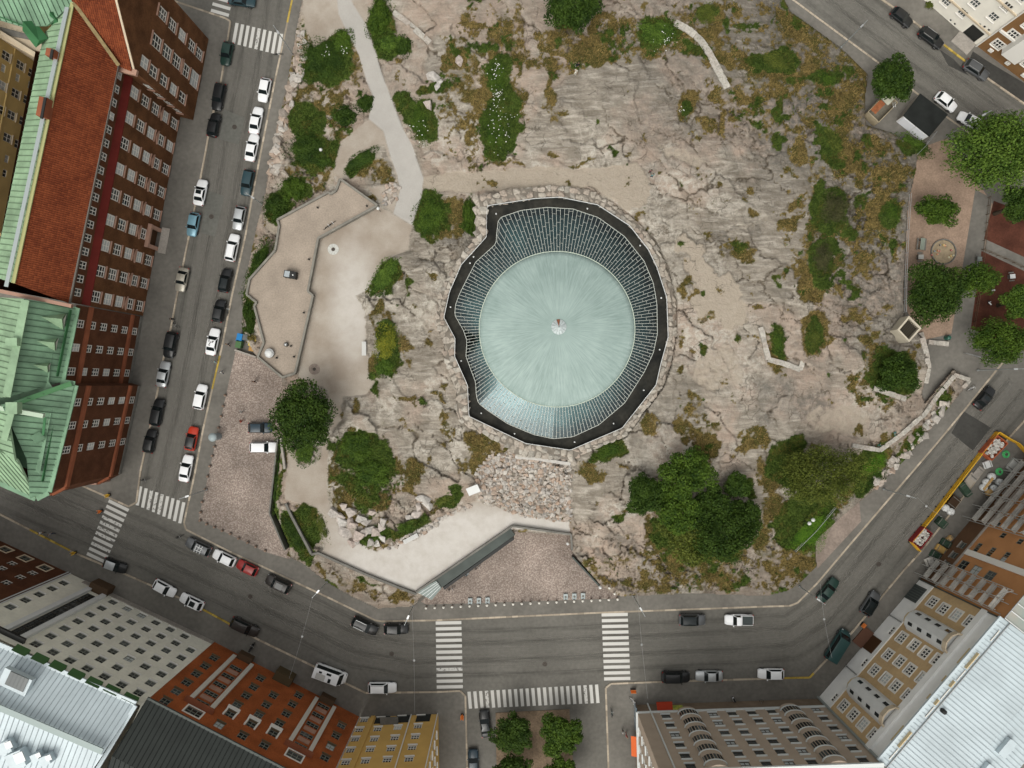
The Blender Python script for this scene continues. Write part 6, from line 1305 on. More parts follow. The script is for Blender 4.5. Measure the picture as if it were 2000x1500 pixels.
# ================================================================ VEHICLES
M_GLASSC = pane_mat('car_glass', (.008, .012, .013), .06, .35); M_TYRE = mat('tyre', (.018, .018, .018), .9); M_RIM = mat('wheel_rim', (.35, .35, .36), .35, metal=.8)
M_LAMP = pane_mat('head_lamp', (.30, .32, .33), .15); M_TAIL = pane_mat('tail_lamp', (.25, .012, .01), .2); M_TRIM = mat('black_trim', (.02, .02, .02), .6)
def paint(name, col, metal=0.0): return mat('paint_'+name, col, .38, metal=metal, spec=.3, coat=.25)
PAINT = {'white': paint('white', (.74, .75, .76)), 'black': paint('black', (.012, .013, .014)), 'silver': paint('silver', (.42, .44, .45), .5), 'grey': paint('grey', (.10, .105, .11), .3), 'red': paint('red', (.26, .016, .014)), 'brightred': paint('bright_red', (.42, .035, .015)),
         'teal': paint('teal', (.018, .045, .055)), 'blue': paint('light_blue', (.16, .30, .37), .3), 'beige': paint('beige', (.33, .31, .26), .4), 'green': paint('dark_green', (.012, .035, .028)), 'vangreen': paint('van_green', (.018, .052, .052)), 'dark': paint('dark_brown', (.028, .024, .022)), 'bluedk': paint('dark_blue', (.012, .03, .045))}
TYPES = {  # L, W, H, shoulder, windscreen base/top, rear top/base (fractions of L from the front)
    'hatch': (4.1, 1.76, 1.48, .92, .30, .44, .84, .95), 'sedan': (4.65, 1.80, 1.44, .90, .30, .43, .70, .84), 'wagon': (4.7, 1.82, 1.50, .93, .29, .42, .88, .97),
    'suv': (4.55, 1.88, 1.68, 1.05, .28, .40, .88, .96), 'van': (5.6, 2.0, 2.1, 1.15, .12, .24, .97, .99), 'pickup': (4.9, 1.82, 1.70, 1.02, .27, .37, .52, .56), 'camper': (5.7, 2.05, 2.5, 1.2, .10, .20, .97, .99)}
CARM = {}
def car_meshes(ty):
    if ty in CARM: return CARM[ty]
    L, W, Hh, sh, fb, ft, rt, rb = TYPES[ty]; X0 = L/2; hw = W/2; out = {}
    # body shell: sections along the car
    st = [(0, .70, .42, .62), (.015, .80, .36, .70), (.06, .93, .26, sh*.80), (.16, .985, .22, sh*.90), (fb, 1, .22, sh), (.5, 1, .22, sh), (rb-.06, 1, .22, sh), (.93, .985, .24, sh*.97), (.985, .90, .30, sh*.90), (1, .80, .38, sh*.74)]
    st.sort(); V = []; F = []
    for f_, wf, zb, zs in st:
        x = X0-f_*L; w = hw*wf; zm = zb+(zs-zb)*.55
        V += [(x, -w*.86, zb), (x, -w, zb+(zs-zb)*.3), (x, -w, zm), (x, -w*.95, zs-.07), (x, -w*.80, zs), (x, w*.80, zs), (x, w*.95, zs-.07), (x, w, zm), (x, w, zb+(zs-zb)*.3), (x, w*.86, zb)]
    n = 10
    for i in range(len(st)-1):
        for k in range(n): F.append((i*n+k, i*n+(k+1) % n, (i+1)*n+(k+1) % n, (i+1)*n+k))
    F += [tuple(range(n))[::-1], tuple(range((len(st)-1)*n, len(st)*n))]
    out['body'] = MB().add(V, F).mesh('body', M_TRIM, smooth=True)
    # cabin: frustum with crowned roof
    xb, xt, xr, xe = X0-fb*L, X0-ft*L, X0-rt*L, X0-rb*L; wb, wt = hw*.93, hw*.78; zt = Hh-.06
    if ty in ('van', 'camper'): wb, wt = hw*.97, hw*.90
    b = MB()
    b.add([(xb, -wb, sh-.03), (xb, wb, sh-.03), (xt, wt, zt), (xt, -wt, zt), (xe, -wb, sh-.03), (xe, wb, sh-.03), (xr, wt, zt), (xr, -wt, zt)], [(0, 1, 2, 3), (5, 4, 7, 6), (4, 0, 3, 7), (1, 5, 6, 2)])
    out['cabin'] = b.mesh('cabin', M_TRIM)
    r = MB(); xs = np.linspace(xt, xr, 5); V = []
    for i, x in enumerate(xs):
        cz = .05*math.sin(math.pi*i/4)+.012; e = .04 if i in (0, 4) else 0
        V += [(x, -wt, zt), (x, -wt*.75, zt+cz), (x, 0, zt+cz+.02), (x, wt*.75, zt+cz), (x, wt, zt)]
    r.add(V, [(i*5+k, i*5+k+1, (i+1)*5+k+1, (i+1)*5+k) for i in range(4) for k in range(4)]); out['roof'] = r.mesh('roof', M_TRIM, smooth=True)
    def glass(p, mg=.1, push=.012):
        p = [Vector(q) for q in p]; c = sum(p, Vector())/4; nrm = (p[1]-p[0]).cross(p[3]-p[0]).normalized()
        if nrm.dot(c-Vector((0, 0, sh*.6))) < 0: nrm = -nrm
        q = [c+(v-c)*(1-mg)+nrm*push for v in p]; return MB().quad(*q)
    out['windscreen'] = glass([(xb, -wb, sh), (xb, wb, sh), (xt, wt, zt), (xt, -wt, zt)], .07).mesh('windscreen', M_GLASSC)
    out['rear_window'] = glass([(xe, -wb, sh), (xe, wb, sh), (xr, wt, zt), (xr, -wt, zt)], .12).mesh('rear_window', M_GLASSC)
    for sg, nm in ((-1, 'l'), (1, 'r')): out['side'+nm] = glass([(xb-.12, sg*wb, sh), (xt-.05, sg*wt, zt), (xr+.05, sg*wt, zt), (xe+.12, sg*wb, sh)], .1).mesh('side_window', M_GLASSC)
    wr = .33 if ty not in ('van', 'camper', 'suv', 'pickup') else .36
    ty_ = MB(); ty_.lathe((0, 0, 0), [(wr*.6, -.11), (wr, -.09), (wr, .09), (wr*.6, .11)], 14); out['tyre'] = ty_.mesh('wheel', M_TYRE); out['rim'] = MB().lathe((0, 0, 0), [(wr*.62, .1), (wr*.58, .118), (.05, .1)], 10).mesh('rim', M_RIM)
    out['head'] = MB().box((0, 0, 0), (.24, .30, .12)).mesh('headlight', M_LAMP); out['tail'] = MB().box((0, 0, 0), (.16, .34, .18)).mesh('taillight', M_TAIL)
    out['mirror'] = MB().add([(-.08, 0, -.08), (.08, 0, -.06), (-.06, .2, -.06), (.07, .18, -.05), (-.08, 0, .08), (.08, 0, .07), (-.06, .2, .07), (.07, .18, .06)], [(0, 2, 3, 1), (4, 5, 7, 6), (0, 1, 5, 4), (2, 6, 7, 3), (0, 4, 6, 2), (1, 3, 7, 5)]).mesh('mirror', M_TRIM)
    out['dims'] = (L, W, Hh, sh, X0, wr, xt, xr, wt, zt); CARM[ty] = out; return out
def slot(o, m):
    o.material_slots[0].link = 'OBJECT'; o.material_slots[0].material = m; return o
def car(x, y, ang, ty, col, label, roof=None, sun=False, rails=False, box=False, name=None, group='cars along the kerbs', z=0.004, cat='car', hood=None, glassroof=False, sx=1.0):
    m = car_meshes(ty); L, W, Hh, sh, X0, wr, xt, xr, wt, zt = m['dims']
    t = empty(name or 'parked_car', P(x, y, z), R(ang)); t.scale = (sx, 1, 1); tag(t, label, cat, group); pc = PAINT[col]
    slot(link('body', m['body'], t), hood or pc); cb = slot(link('cabin', m['cabin'], t), pc); slot(link('roof', m['roof'], t), M_GLASSC if glassroof else PAINT[roof] if roof else pc)
    for k, nm in (('windscreen', 'windscreen'), ('rear_window', 'rear_window'), ('sidel', 'side_window'), ('sider', 'side_window')): link(nm, m[k], t)
    for fx in (.19, .81):
        for sg in (-1, 1):
            w = link('wheel', m['tyre'], t); w.location = (X0-fx*L, sg*(W/2-.10), wr); w.rotation_euler = (-sg*math.pi/2, 0, 0); link('rim', m['rim'], w)
    for sg in (-1, 1):
        h = link('headlight', m['head'], t); h.location = (X0-.24, sg*W*.34, sh*.66); h.rotation_euler = (0, .35, -sg*.3)
        q = link('taillight', m['tail'], t); q.location = (-X0+.12, sg*W*.39, sh*.78)
        r = slot(link('mirror', m['mirror'], t), pc); r.location = (xt+.42, sg*(W/2-.02), sh+.05); r.scale = (1, sg, 1)
    if sun: link('sunroof', MB().box(((xt+xr)/2+.15*L*.3, 0, zt+.075), ((xt-xr)*.55, wt*1.3, .02)).mesh('sunroof', M_GLASSC), t)
    if rails:
        for sg in (-1, 1): link('roof_rail', MB().bar((xt-.15, sg*wt*.86, zt+.1), (xr+.1, sg*wt*.86, zt+.1), .06, .05).mesh('roof_rail', M_STEEL), t)
    if box == 'rack':
        for i in range(3): link('rack_bar', MB().bar((xt-.3-.5*i, -wt, zt+.16), (xt-.3-.5*i, wt, zt+.16), .08, .06).mesh('rack_bar', M_STEEL), t)
        for i in range(2): link('rack_bar', MB().bar((xt-.2, -.3+.6*i, zt+.22), (xt-1.5, -.3+.6*i, zt+.22), .08, .06).mesh('rack_bar', M_STEEL), t)
    elif box: link('roof_box', MB().lathe((0, 0, 0), [(.5, 0), (.55, .12), (.45, .3)], 10, sx=1.7, sy=.8).mesh('roof_box', M_TRIM), t).location = ((xt+xr)/2, 0, zt+.08)
    return t
A1, A2 = 78.3, -25.4
car(519, 179, A1+180, 'hatch', 'white', 'white hatchback parked alone between the crosswalk and two white sedans')
car(503, 238, A1, 'sedan', 'white', 'white sedan parked bumper to bumper, upper of the pair on the left street')
car(495, 291, A1, 'sedan', 'white', 'white sedan, lower of the bumper-to-bumper pair on the left street')
car(486, 359, A1+180, 'wagon', 'teal', 'dark teal wagon parked above a silver hatchback on the left street', sx=.95)
car(470, 428, A1+180, 'hatch', 'silver', 'silver hatchback parked just below the dark teal wagon')
car(457, 485, A1, 'wagon', 'white', 'long white wagon parked on the left street beside the dark hedge', rails=True)
car(443, 549, A1, 'hatch', 'black', 'black hatchback with glass roof next to the tan terrace', glassroof=True)
car(431, 608, A1, 'hatch', 'black', 'black hatchback parked above the white car with patterned roof', sx=.95)
wp = car(419, 668, A1, 'sedan', 'white', 'white sedan with black pattern on its roof near the recycling bins')
for i in range(7): link('roof_decal', MB().box((random.uniform(-.75, .25), random.uniform(-.45, .45), 1.47), (random.uniform(.12, .3), random.uniform(.1, .25), .012), rz=random.uniform(0, 3)).mesh('roof_decal', M_TRIM), wp)
car(395, 775, A1, 'wagon', 'white', 'white estate car parked beside the upper end of the cobbled square', sx=.92)
car(378, 856, A1, 'hatch', 'brightred', 'bright red hatchback with black roof parked by the cobbled square', roof='black')
car(367, 914, A1, 'sedan', 'white', 'white sedan parked nearest the lower left crosswalk', )
car(446, 108, A1+180, 'hatch', 'green', 'dark green hatchback parked below the upper crosswalk')
car(430, 192, A1+180, 'wagon', 'black', 'black wagon, upper of two black cars beside the brick gable')
car(421, 247, A1, 'hatch', 'black', 'black hatchback, lower of two black cars beside the brick gable')
car(395, 378, A1, 'sedan', 'white', 'white sedan with black sunroof at the left kerb', sun=True, sx=.96)
car(381, 440, A1+180, 'hatch', 'blue', 'light blue hatchback parked at the left kerb')
car(359, 547, A1+180, 'sedan', 'beige', 'beige sedan parked at the left kerb', sx=.9)
car(337, 674, A1+180, 'suv', 'black', 'black off-roader parked above a silver car at the left kerb')
car(323, 731, A1, 'sedan', 'silver', 'silver sedan parked between black cars at the left kerb', sx=.96)
car(311, 805, A1, 'wagon', 'black', 'black wagon parked beside the green-roofed brick corner block', )
car(297, 861, A1, 'hatch', 'black', 'black hatchback parked lowest at the left kerb above the crosswalk')
car(475, 5, -8, 'sedan', 'teal', 'dark car driving out of the picture above the upper crosswalk', name='moving_car', group='cars on the road')
car(391, 1066, A2+180, 'wagon', 'grey', 'grey estate with roof rack parked first after the corner', box='rack', sx=.98)
car(441, 1088, A2+180, 'hatch', 'white', 'white hatchback parked between the grey estate and the red car')
car(486, 1107, A2+180, 'hatch', 'red', 'red compact car parked on the lower left street', sx=.93)
car(546, 1138, A2+180, 'suv', 'dark', 'dark brown off-roader parked after the red car', sun=True)
car(714, 1220, A2, 'wagon', 'black', 'black estate with silver roof rails parked on the bend', rails=True)
car(775, 1226, 0, 'hatch', 'black', 'black hatchback parked just before the central crosswalk', sx=1.02)
car(229, 1103, A2+5, 'hatch', 'black', 'black car with silver roof stopped beside the lower left crosswalk', roof='silver', name='moving_car', group='cars on the road')
car(325, 1147, A2-3, 'hatch', 'white', 'white hatchback, left of two white cars below the pale block', )
car(378, 1173, A2+180, 'hatch', 'white', 'white hatchback with black sunroof below the pale block', sun=True, sx=1.05)
car(481, 1222, A2, 'suv', 'dark', 'dark van-like car parked in front of the orange brick house', sx=1.12)
cp_ = car(648, 1312, -20, 'camper', 'white', 'white camper van with roof windows parked by the orange brick house', cat='camper van', name='camper_van')
for bx_ in ((-1.5, .45, .5, .3), (.0, .55, .8, .35), (.35, -.45, .45, .7)): link('roof_window', MB().box((bx_[0], bx_[1], 2.53), (bx_[2], bx_[3], .08)).mesh('roof_window', M_GLASSC), cp_)
link('solar_panel', MB().box((-1.3, -.3, 2.52), (1.6, 1.0, .06)).mesh('solar_panel', mat('pale_panel', (.42, .42, .4), .5)), cp_)
car(748, 1340, 0, 'wagon', 'white', 'white estate car parked behind the camper van', sx=1.04, rails=True)
car(1350, 1208, 0, 'suv', 'grey', 'grey car with dark glass roof right of the crosswalk', glassroof=True)
pk = car(1441, 1208, 180, 'pickup', 'white', 'white pickup truck with open bed on the upper kerb', cat='pickup truck', name='pickup_truck')
link('load_bed', MB().box((-1.35, 0, 1.04), (1.75, 1.45, .04)).mesh('load_bed', mat('dark_bed', (.04, .05, .05), .6)), pk)
for sg in (-1, 1): link('bed_rail', MB().box((-1.35, sg*.78, 1.12), (1.8, .1, .14)).mesh('bed_rail', M_STEEL), pk)
car(1318, 1319, 0, 'suv', 'black', 'black off-roader parked in the shade of the taupe block', sx=1.06)
car(1383, 1317, 180, 'sedan', 'silver', 'silver sedan parked between a black and a white car at the lower kerb')
car(1503, 1313, 180, 'hatch', 'white', 'white hatchback parked alone at the lower kerb near the bend', sx=1.1)
car(1614, 1150, 52, 'sedan', 'green', 'dark green sedan at the inner kerb of the right bend')
car(1696, 1176, 58, 'suv', 'grey', 'dark grey car with glass roof by the tan block', glassroof=True, sx=.98)
car(1632, 1257, 58, 'van', 'vangreen', 'long dark green van parked below the tan block', cat='van', name='parked_van', sx=1.06)
car(1918, 777, 50, 'sedan', 'black', 'black sedan driving up the right street', name='moving_car', group='cars on the road', sun=True, sx=.94)
car(1757, 38, -38, 'hatch', 'black', 'black hatchback, upper of two dark cars in the top right street')
car(1814, 78, -36, 'wagon', 'black', 'black estate parked by the yellow kerb in the top right street', rails=True)
car(1902, 140, -33, 'wagon', 'grey', 'grey green estate beside the brown and white house', rails=True)
car(1843, 202, -38, 'hatch', 'white', 'white hatchback parked next to the black shed roof')
car(1888, 238, 150, 'hatch', 'white', 'white car half hidden under the big light green tree')
car(511, 835, 0, 'hatch', 'bluedk', 'dark blue car half under the round tree in the cobbled square', z=.144, group='cars in the cobbled square')
car(517, 873, 0, 'wagon', 'white', 'white estate car parked in the cobbled square', z=.144, group='cars in the cobbled square')
car(948, 1410, 97, 'sedan', 'black', 'black sedan at the crosswalk of the lower side street', glassroof=True)
car(925, 1486, 92, 'sedan', 'bluedk', 'dark car at the very bottom of the side street')
# ================================================================ TREES AND SHRUBS
L_DARK = leaf_mat('leaves_dark', (.011, .027, .0035), (.044, .078, .011)); L_MID = leaf_mat('leaves_mid', (.017, .040, .005), (.070, .118, .014))
L_LIGHT = leaf_mat('leaves_light', (.024, .053, .007), (.095, .155, .022)); L_OLIVE = leaf_mat('leaves_olive', (.030, .046, .007), (.115, .135, .024)); L_YEL = leaf_mat('leaves_yellow_green', (.05, .075, .010), (.20, .20, .02)); L_BROWN = leaf_mat('brush_brown_green', (.028, .030, .012), (.075, .075, .03))
L_LAWN = leaf_mat('ground_cover_leaves', (.022, .062, .004), (.095, .190, .014))
M_BARK = mat('bark', (.055, .042, .03), .95, var=.3, vs=2)
def crown_arrays(seed, rx, ry, rz, n, leaf, lobes, stray=False):
    """leaf quads gathered in clumps on an uneven crown: arrays V (4n,3), F"""
    r = np.random.default_rng(seed); K = lobes
    i_ = np.arange(K)+.5; th = i_*2.399963+r.normal(0, .35, K); ph = np.arccos(np.clip(1-1.12*i_/K, -1, 1)+0); rad = r.uniform(.50, .82, K)*(1+.10*np.sin(3*th+r.uniform(0, 6))+.07*np.sin(5*th))
    cl = np.stack([rx*rad*np.sin(ph)*np.cos(th), ry*rad*np.sin(ph)*np.sin(th), rz*rad*np.cos(ph)], 1); r.shuffle(cl)
    cr = r.uniform(.17, .34, K)*min(rx, ry)*(1.25 if K < 28 else 1)
    w = cr**2; w /= w.sum(); pick = r.choice(K, n, p=w)
    d = r.normal(size=(n, 3)); d[:, 2] = np.abs(d[:, 2])*1.0-.35; d /= np.linalg.norm(d, axis=1)[:, None]
    pos = cl[pick]+d*cr[pick][:, None]*(r.uniform(.2, 1.15, n)**.6)[:, None]*np.array([1, 1, .75])
    ni = n//5; dd = r.normal(size=(ni, 3)); dd[:, 2] = np.abs(dd[:, 2]); dd /= np.linalg.norm(dd, axis=1)[:, None]; pos[:ni] = dd*np.array([rx, ry, rz])*(.35+.35*r.random((ni, 1)))
    ns_ = n//10; ang = r.uniform(0, 2*np.pi, ns_); rr2 = r.uniform(.85, 1.28, ns_)*(1+.12*np.sin(4*ang+seed)); pos[ni:ni+ns_] = np.stack([rx*rr2*np.cos(ang), ry*rr2*np.sin(ang), rz*r.uniform(-.25, .25, ns_)], 1) if stray else pos[ni:ni+ns_]
    nrm = d*.6+np.array([0, 0, .55])+r.normal(size=(n, 3))*.45; nrm /= np.linalg.norm(nrm, axis=1)[:, None]
    a = np.cross(nrm, r.normal(size=(n, 3))); a /= np.linalg.norm(a, axis=1)[:, None]; b = np.cross(nrm, a)
    s = leaf*r.uniform(.6, 1.3, n)[:, None]
    V = np.stack([pos-a*s*.5, pos-b*s*.3, pos+a*s*.5, pos+b*s*.3], 1).reshape(-1, 3); F = np.arange(4*n).reshape(-1, 4)
    return V, F, cl
CROWNS = {}
def crown_mesh(seed, rx, ry, rz, n, leaf, lobes, m, stray=False):
    k = (seed, m.name)
    if k not in CROWNS:
        V, F, cl = crown_arrays(seed, rx, ry, rz, int(n*1.9), leaf*.86, int(lobes*1.3), stray); CROWNS[k] = (np_mesh('crown', V, F, m), cl)
    return CROWNS[k]
def tree(x, y, rpx, hgt, label, m, seed, name='leafy_tree', sy=1.0, group=None, rz=0.0, z=None, n=7000, leaf=.42, lobes=30, rh=.55, cat='tree', nlimb=7, ztop=None):
    """crown centre at photo pixel (x, y); hgt is the height of the crown's middle above its foot"""
    zg = hz(x, y) if z is None else z
    zc_ = zg+hgt; c = P(x, y, zc_); rad = rpx*S*(H-zc_)/H
    t = empty(name, (c.x, c.y, zg-.05), rz); tag(t, label, cat, group)
    me, cl = crown_mesh(seed, 1, 1, rh, n, leaf/rad, lobes, m)
    o = link('crown', me, t); o.location = (0, 0, hgt); o.scale = (rad, rad*sy, rad)
    b = MB(); tr = .035*hgt+.1; b.tube([(0, 0, 0), (.03*hgt, .02*hgt, hgt*.5), (0, 0, hgt*1.05)], [tr*1.25, tr*.8, tr*.3], 8)
    for i in range(nlimb):
        e = Vector((cl[i][0]*rad, cl[i][1]*rad*sy, hgt+cl[i][2]*rad)); s0 = Vector((.02*hgt, .015*hgt, hgt*(.45+.05*i))); b.tube([s0, s0.lerp(e, .5)+Vector((0, 0, .3)), e], [tr*.45, tr*.3, tr*.12], 5)
    link('trunk', b.mesh('trunk', M_BARK), t); return t
def shrub(x, y, rx, ry, label, m, seed, rot=0.0, hgt=1.0, n=2600, leaf=.30, lobes=22, name='shrub', group='shrubs on the rock', z=None, cat='shrub', leafsc=None):
    zg = hz(x, y) if z is None else z; c = P(x, y, zg); k = S*(H-zg)/H
    t = empty(name, (c.x, c.y, zg-.05), -R(rot)); tag(t, label, cat, group)
    ra, rb = rx*k, ry*k; r0 = (ra*rb)**.5
    me, cl = crown_mesh(seed, 1, 1, .5, n, leaf/r0, lobes, m, True)
    o = link('foliage', me, t); o.scale = (ra, rb, hgt*1.6); o.location = (0, 0, hgt*.25)
    b = MB()
    for i in range(4): b.tube([(0, 0, 0), (cl[i][0]*ra*.8, cl[i][1]*rb*.8, hgt*.7)], [.05, .02], 4)
    link('stem', b.mesh('stem', M_BARK), t); return t
tree(594, 815, 68, 5.5, 'dense dark green round tree beside the two cars in the cobbled square', L_DARK, 11, z=3.8, sy=1.05, n=9000, lobes=44, rh=.6)
tree(1340, 925, 56, 4.6, 'light leafed tree in the clump below the dome, uppermost', L_MID, 12, group='tree clump on the lower rock', n=5200, lobes=24)
tree(1262, 965, 44, 3.4, 'dark dense tree at the left side of the clump below the dome', L_DARK, 13, group='tree clump on the lower rock', n=5600, lobes=30)
tree(1412, 1038, 78, 4.4, 'broad dark tree at the lower right of the clump below the dome', L_DARK, 14, group='tree clump on the lower rock', sy=.85, n=8000, lobes=40)
tree(1345, 1045, 58, 3.4, 'olive leafed tree at the foot of the clump below the dome', L_OLIVE, 15, group='tree clump on the lower rock', n=5600, lobes=26)
tree(1325, 995, 48, 5.0, 'bright green tree in the middle of the clump below the dome', L_MID, 16, group='tree clump on the lower rock', n=4600, lobes=22)
tree(1452, 1008, 40, 3.6, 'dark tree at the right side of the clump below the dome', L_DARK, 31, group='tree clump on the lower rock', n=4000, lobes=24)
tree(1388, 985, 42, 4.2, 'dark tree filling the middle right of the clump below the dome', L_DARK, 33, group='tree clump on the lower rock', n=4200, lobes=24)
tree(1440, 948, 26, 2.4, 'small dark tree at the upper right of the clump below the dome', L_DARK, 32, group='tree clump on the lower rock', n=2600, lobes=20, cat='tree')
tree(1600, 925, 100, 4.8, 'wide olive green tree above the bright lawn at the right street', L_OLIVE, 17, sy=.66, n=11000, lobes=50, leaf=.36)
tree(1742, 155, 48, 4.5, 'dark round tree at the kerb of the top right street', L_DARK, 18, z=.2, n=6500, lobes=34)
tree(1945, 300, 104, 8.0, 'big light green tree shading the playground', L_LIGHT, 19, z=.15, sy=.8, n=11000, lobes=48, leaf=.5)
tree(1830, 413, 44, 3.0, 'small bright green tree in the playground sand', L_MID, 20, z=.15, sy=.8, n=3600, lobes=16, rh=.4)
tree(1822, 572, 64, 6.0, 'large dark green tree in the middle of the playground', L_DARK, 21, z=.15, sy=1.0, n=8000, lobes=38)
tree(1905, 545, 46, 5.0, 'mid green tree leaning over the red court', L_MID, 22, z=.15, sy=.7, n=4200, lobes=20)
tree(1990, 590, 34, 5.0, 'tree cut by the picture edge beside the white box', L_MID, 23, z=.15, n=3600, lobes=18)
tree(1955, 668, 66, 5.5, 'mid green spreading tree at the playground corner by the street', L_MID, 24, z=.15, sy=.7, n=6500, lobes=32)
tree(1992, 400, 42, 6.0, 'dark tree at the right picture edge above the red court', L_DARK, 25, z=.15, n=4500, lobes=24)
tree(1118, 18, 56, 4.2, 'dark green tree on the rock at the upper picture edge', L_DARK, 26, n=6500, lobes=34)
tree(1003, 1432, 42, 4.6, 'dark street tree, left of the pair in the side street', L_DARK, 27, z=.1, group='street trees in the side street', n=5200, lobes=26)
tree(1095, 1432, 43, 4.6, 'dark street tree, right of the pair in the side street', L_MID, 28, z=.1, group='street trees in the side street', n=5200, lobes=26)
tree(1005, 1512, 44, 4.6, 'street tree cut by the lower picture edge, left', L_DARK, 27, z=.1, group='street trees in the side street', rz=1.3)
tree(1100, 1518, 40, 4.6, 'street tree cut by the lower picture edge, right', L_MID, 28, z=.1, group='street trees in the side street', rz=2.1)
tree(1752, 728, 47, 2.6, 'round dark tree on the rock above the driveway', L_DARK, 29, n=5600, lobes=30, sy=.85)
sh = shrub
sh(635, 118, 46, 40, 'dark low shrub mass left of the path near the top', L_DARK, 41, 20, .8, 3600, lobes=34)
sh(672, 85, 20, 24, 'small green shrub against the upper edge of the path', L_MID, 42, 0, .7)
sh(675, 231, 28, 24, 'round dark shrub left of the path', L_DARK, 43, 0, 1.1)
sh(716, 202, 17, 20, 'small round shrub touching the path edge', L_DARK, 44, 0, 1.0, 1600)
sh(604, 292, 40, 32, 'dark green domed shrub beside the lamp globe', L_DARK, 45, 0, .9, 3200, lobes=30)
sh(634, 318, 15, 10, 'little dark shrub right under the lamp globe', L_DARK, 46, 0, .5, 900)
sh(578, 370, 26, 25, 'bushy shrub above the tan terrace wall', L_MID, 47, 0, 1.2)
sh(545, 405, 27, 24, 'dark shrub next to the pavement at the terrace corner', L_DARK, 48, 0, 1.1)
sh(505, 528, 18, 58, 'long dark hedge between pavement and terrace, upper half', L_DARK, 49, 20, .9, 3400, lobes=34, name='hedge', cat='hedge', group='hedges along the terrace')
sh(489, 622, 13, 42, 'long dark hedge between pavement and terrace, lower half', L_DARK, 50, -4, .9, 2600, lobes=30, name='hedge', cat='hedge', group='hedges along the terrace')
sh(706, 312, 32, 13, 'dark flat ground shrub in the grass island', L_DARK, 51, -35, .4, 1800)
sh(843, 424, 30, 40, 'thick green shrub left of the ring wall', L_MID, 52, 0, .9, 3000, lobes=28)
sh(918, 428, 11, 38, 'narrow green shrub against the ring wall', L_MID, 53, 0, .8, 1800)
sh(752, 540, 19, 38, 'row of light green bushes at the edge of the gravel yard', L_LIGHT, 54, 35, .8, 2600)
sh(756, 672, 22, 34, 'yellow green flowering bush right of the white bench', L_YEL, 55, 10, .7, 2200)
sh(752, 718, 20, 20, 'dark green bush below the yellow green one', L_MID, 56, 0, .6, 1500)
sh(700, 875, 34, 34, 'leafy green shrub, upper left in the grass knoll', L_MID, 57, 0, .9, 2600)
sh(728, 925, 38, 28, 'deep green shrub, lower right in the grass knoll', L_MID, 58, 0, 1.0, 2600)
sh(596, 885, 22, 22, 'ivy under the round tree by the gravel path', L_MID, 59, 0, .5, 1600)
sh(546, 925, 8, 62, 'dark ivy strip along the wall of the cobbled square', L_DARK, 60, 6, .5, 2400, name='ivy', cat='ivy', group='ivy along the walls', z=2.6)
sh(573, 1040, 13, 36, 'dark ivy in the corner below the cobbled square', L_DARK, 61, -25, .5, 1800, name='ivy', cat='ivy', group='ivy along the walls')
sh(742, 38, 22, 40, 'tall green bush right of the path at the top', L_MID, 62, 8, 1.2, 2600)
sh(765, 85, 26, 18, 'light green bush in the group right of the path', L_LIGHT, 63, 0, .9, 1900)
sh(790, 92, 15, 18, 'small dark bush in the group right of the path', L_DARK, 64, 0, .8, 1300)
sh(972, 150, 24, 34, 'weedy green growth, upper part of the strip above the dome', L_MID, 65, 0, .5, 1800, leaf=.22)
sh(968, 255, 24, 46, 'weedy green growth, lower part of the strip above the dome', L_MID, 66, 0, .5, 2200, leaf=.22)
sh(1285, 66, 36, 28, 'light green bush beside the stone steps', L_LIGHT, 67, 0, 1.0, 2200)
sh(1190, 880, 30, 12, 'green weeds along the foot of the ring wall', L_MID, 68, -25, .4, 1300, leaf=.22)
sh(1572, 1030, 42, 42, 'bright green ground cover lawn with a lamp in it', L_LAWN, 69, 0, .25, 9000, leaf=.20, lobes=60, name='ground_cover', cat='ground cover')
sh(1697, 903, 36, 20, 'bright green patch at the end of the stone wall', L_LAWN, 70, -25, .3, 4200, leaf=.2, lobes=40, name='ground_cover', cat='ground cover')
sh(1630, 408, 36, 32, 'dark brushy bush on the grey rock near the playground', L_BROWN, 71, 0, .8, 2000, leaf=.22)
sh(1605, 505, 20, 32, 'brown brushy bush in the dry grass tongue', L_BROWN, 72, 0, .7, 1500, leaf=.22)
sh(1508, 122, 40, 20, 'low olive bush on the upper right rock', L_OLIVE, 73, 10, .5, 1700, leaf=.22)
sh(1610, 155, 20, 14, 'small green bush above the kerb of the top right street', L_MID, 74, 10, .5, 1100, leaf=.22)
sh(1622, 270, 16, 34, 'olive bush on the slope beside the container', L_OLIVE, 75, -30, .5, 1300, leaf=.22)
sh(1785, 285, 34, 16, 'green hedge under the black shed roof', L_MID, 76, 35, .8, 1800)
sh(1588, 665, 16, 26, 'olive weeds in a rock hollow', L_OLIVE, 77, 0, .3, 1000, leaf=.2)
sh(1518, 668, 11, 26, 'weeds behind the angled stone wall', L_MID, 78, -18, .3, 900, leaf=.2)
sh(1376, 28, 26, 20, 'olive bush at the top picture edge', L_OLIVE, 79, 0, .5, 1200, leaf=.22)
sh(1740, 415, 16, 14, 'green bush at the cliff edge above the playground', L_MID, 80, 0, .5, 900, leaf=.22)
sh(822, 240, 20, 44, 'green weeds along the right edge of the path', L_MID, 81, -12, .4, 1900, leaf=.22)
sh(1708, 935, 12, 30, 'dark weeds at the foot of the rock by the pavement', L_DARK, 82, 45, .5, 1200, leaf=.25)
sh(1785, 858, 10, 26, 'weeds between the long wall and the pavement', L_MID, 83, 40, .4, 900, leaf=.22)
sh(790, 1030, 16, 10, 'small green tuft below the grey boulders', L_MID, 84, 0, .3, 700, leaf=.2)
sh(870, 975, 20, 8, 'weeds beside the white sign board', L_OLIVE, 85, -30, .3, 700, leaf=.2)
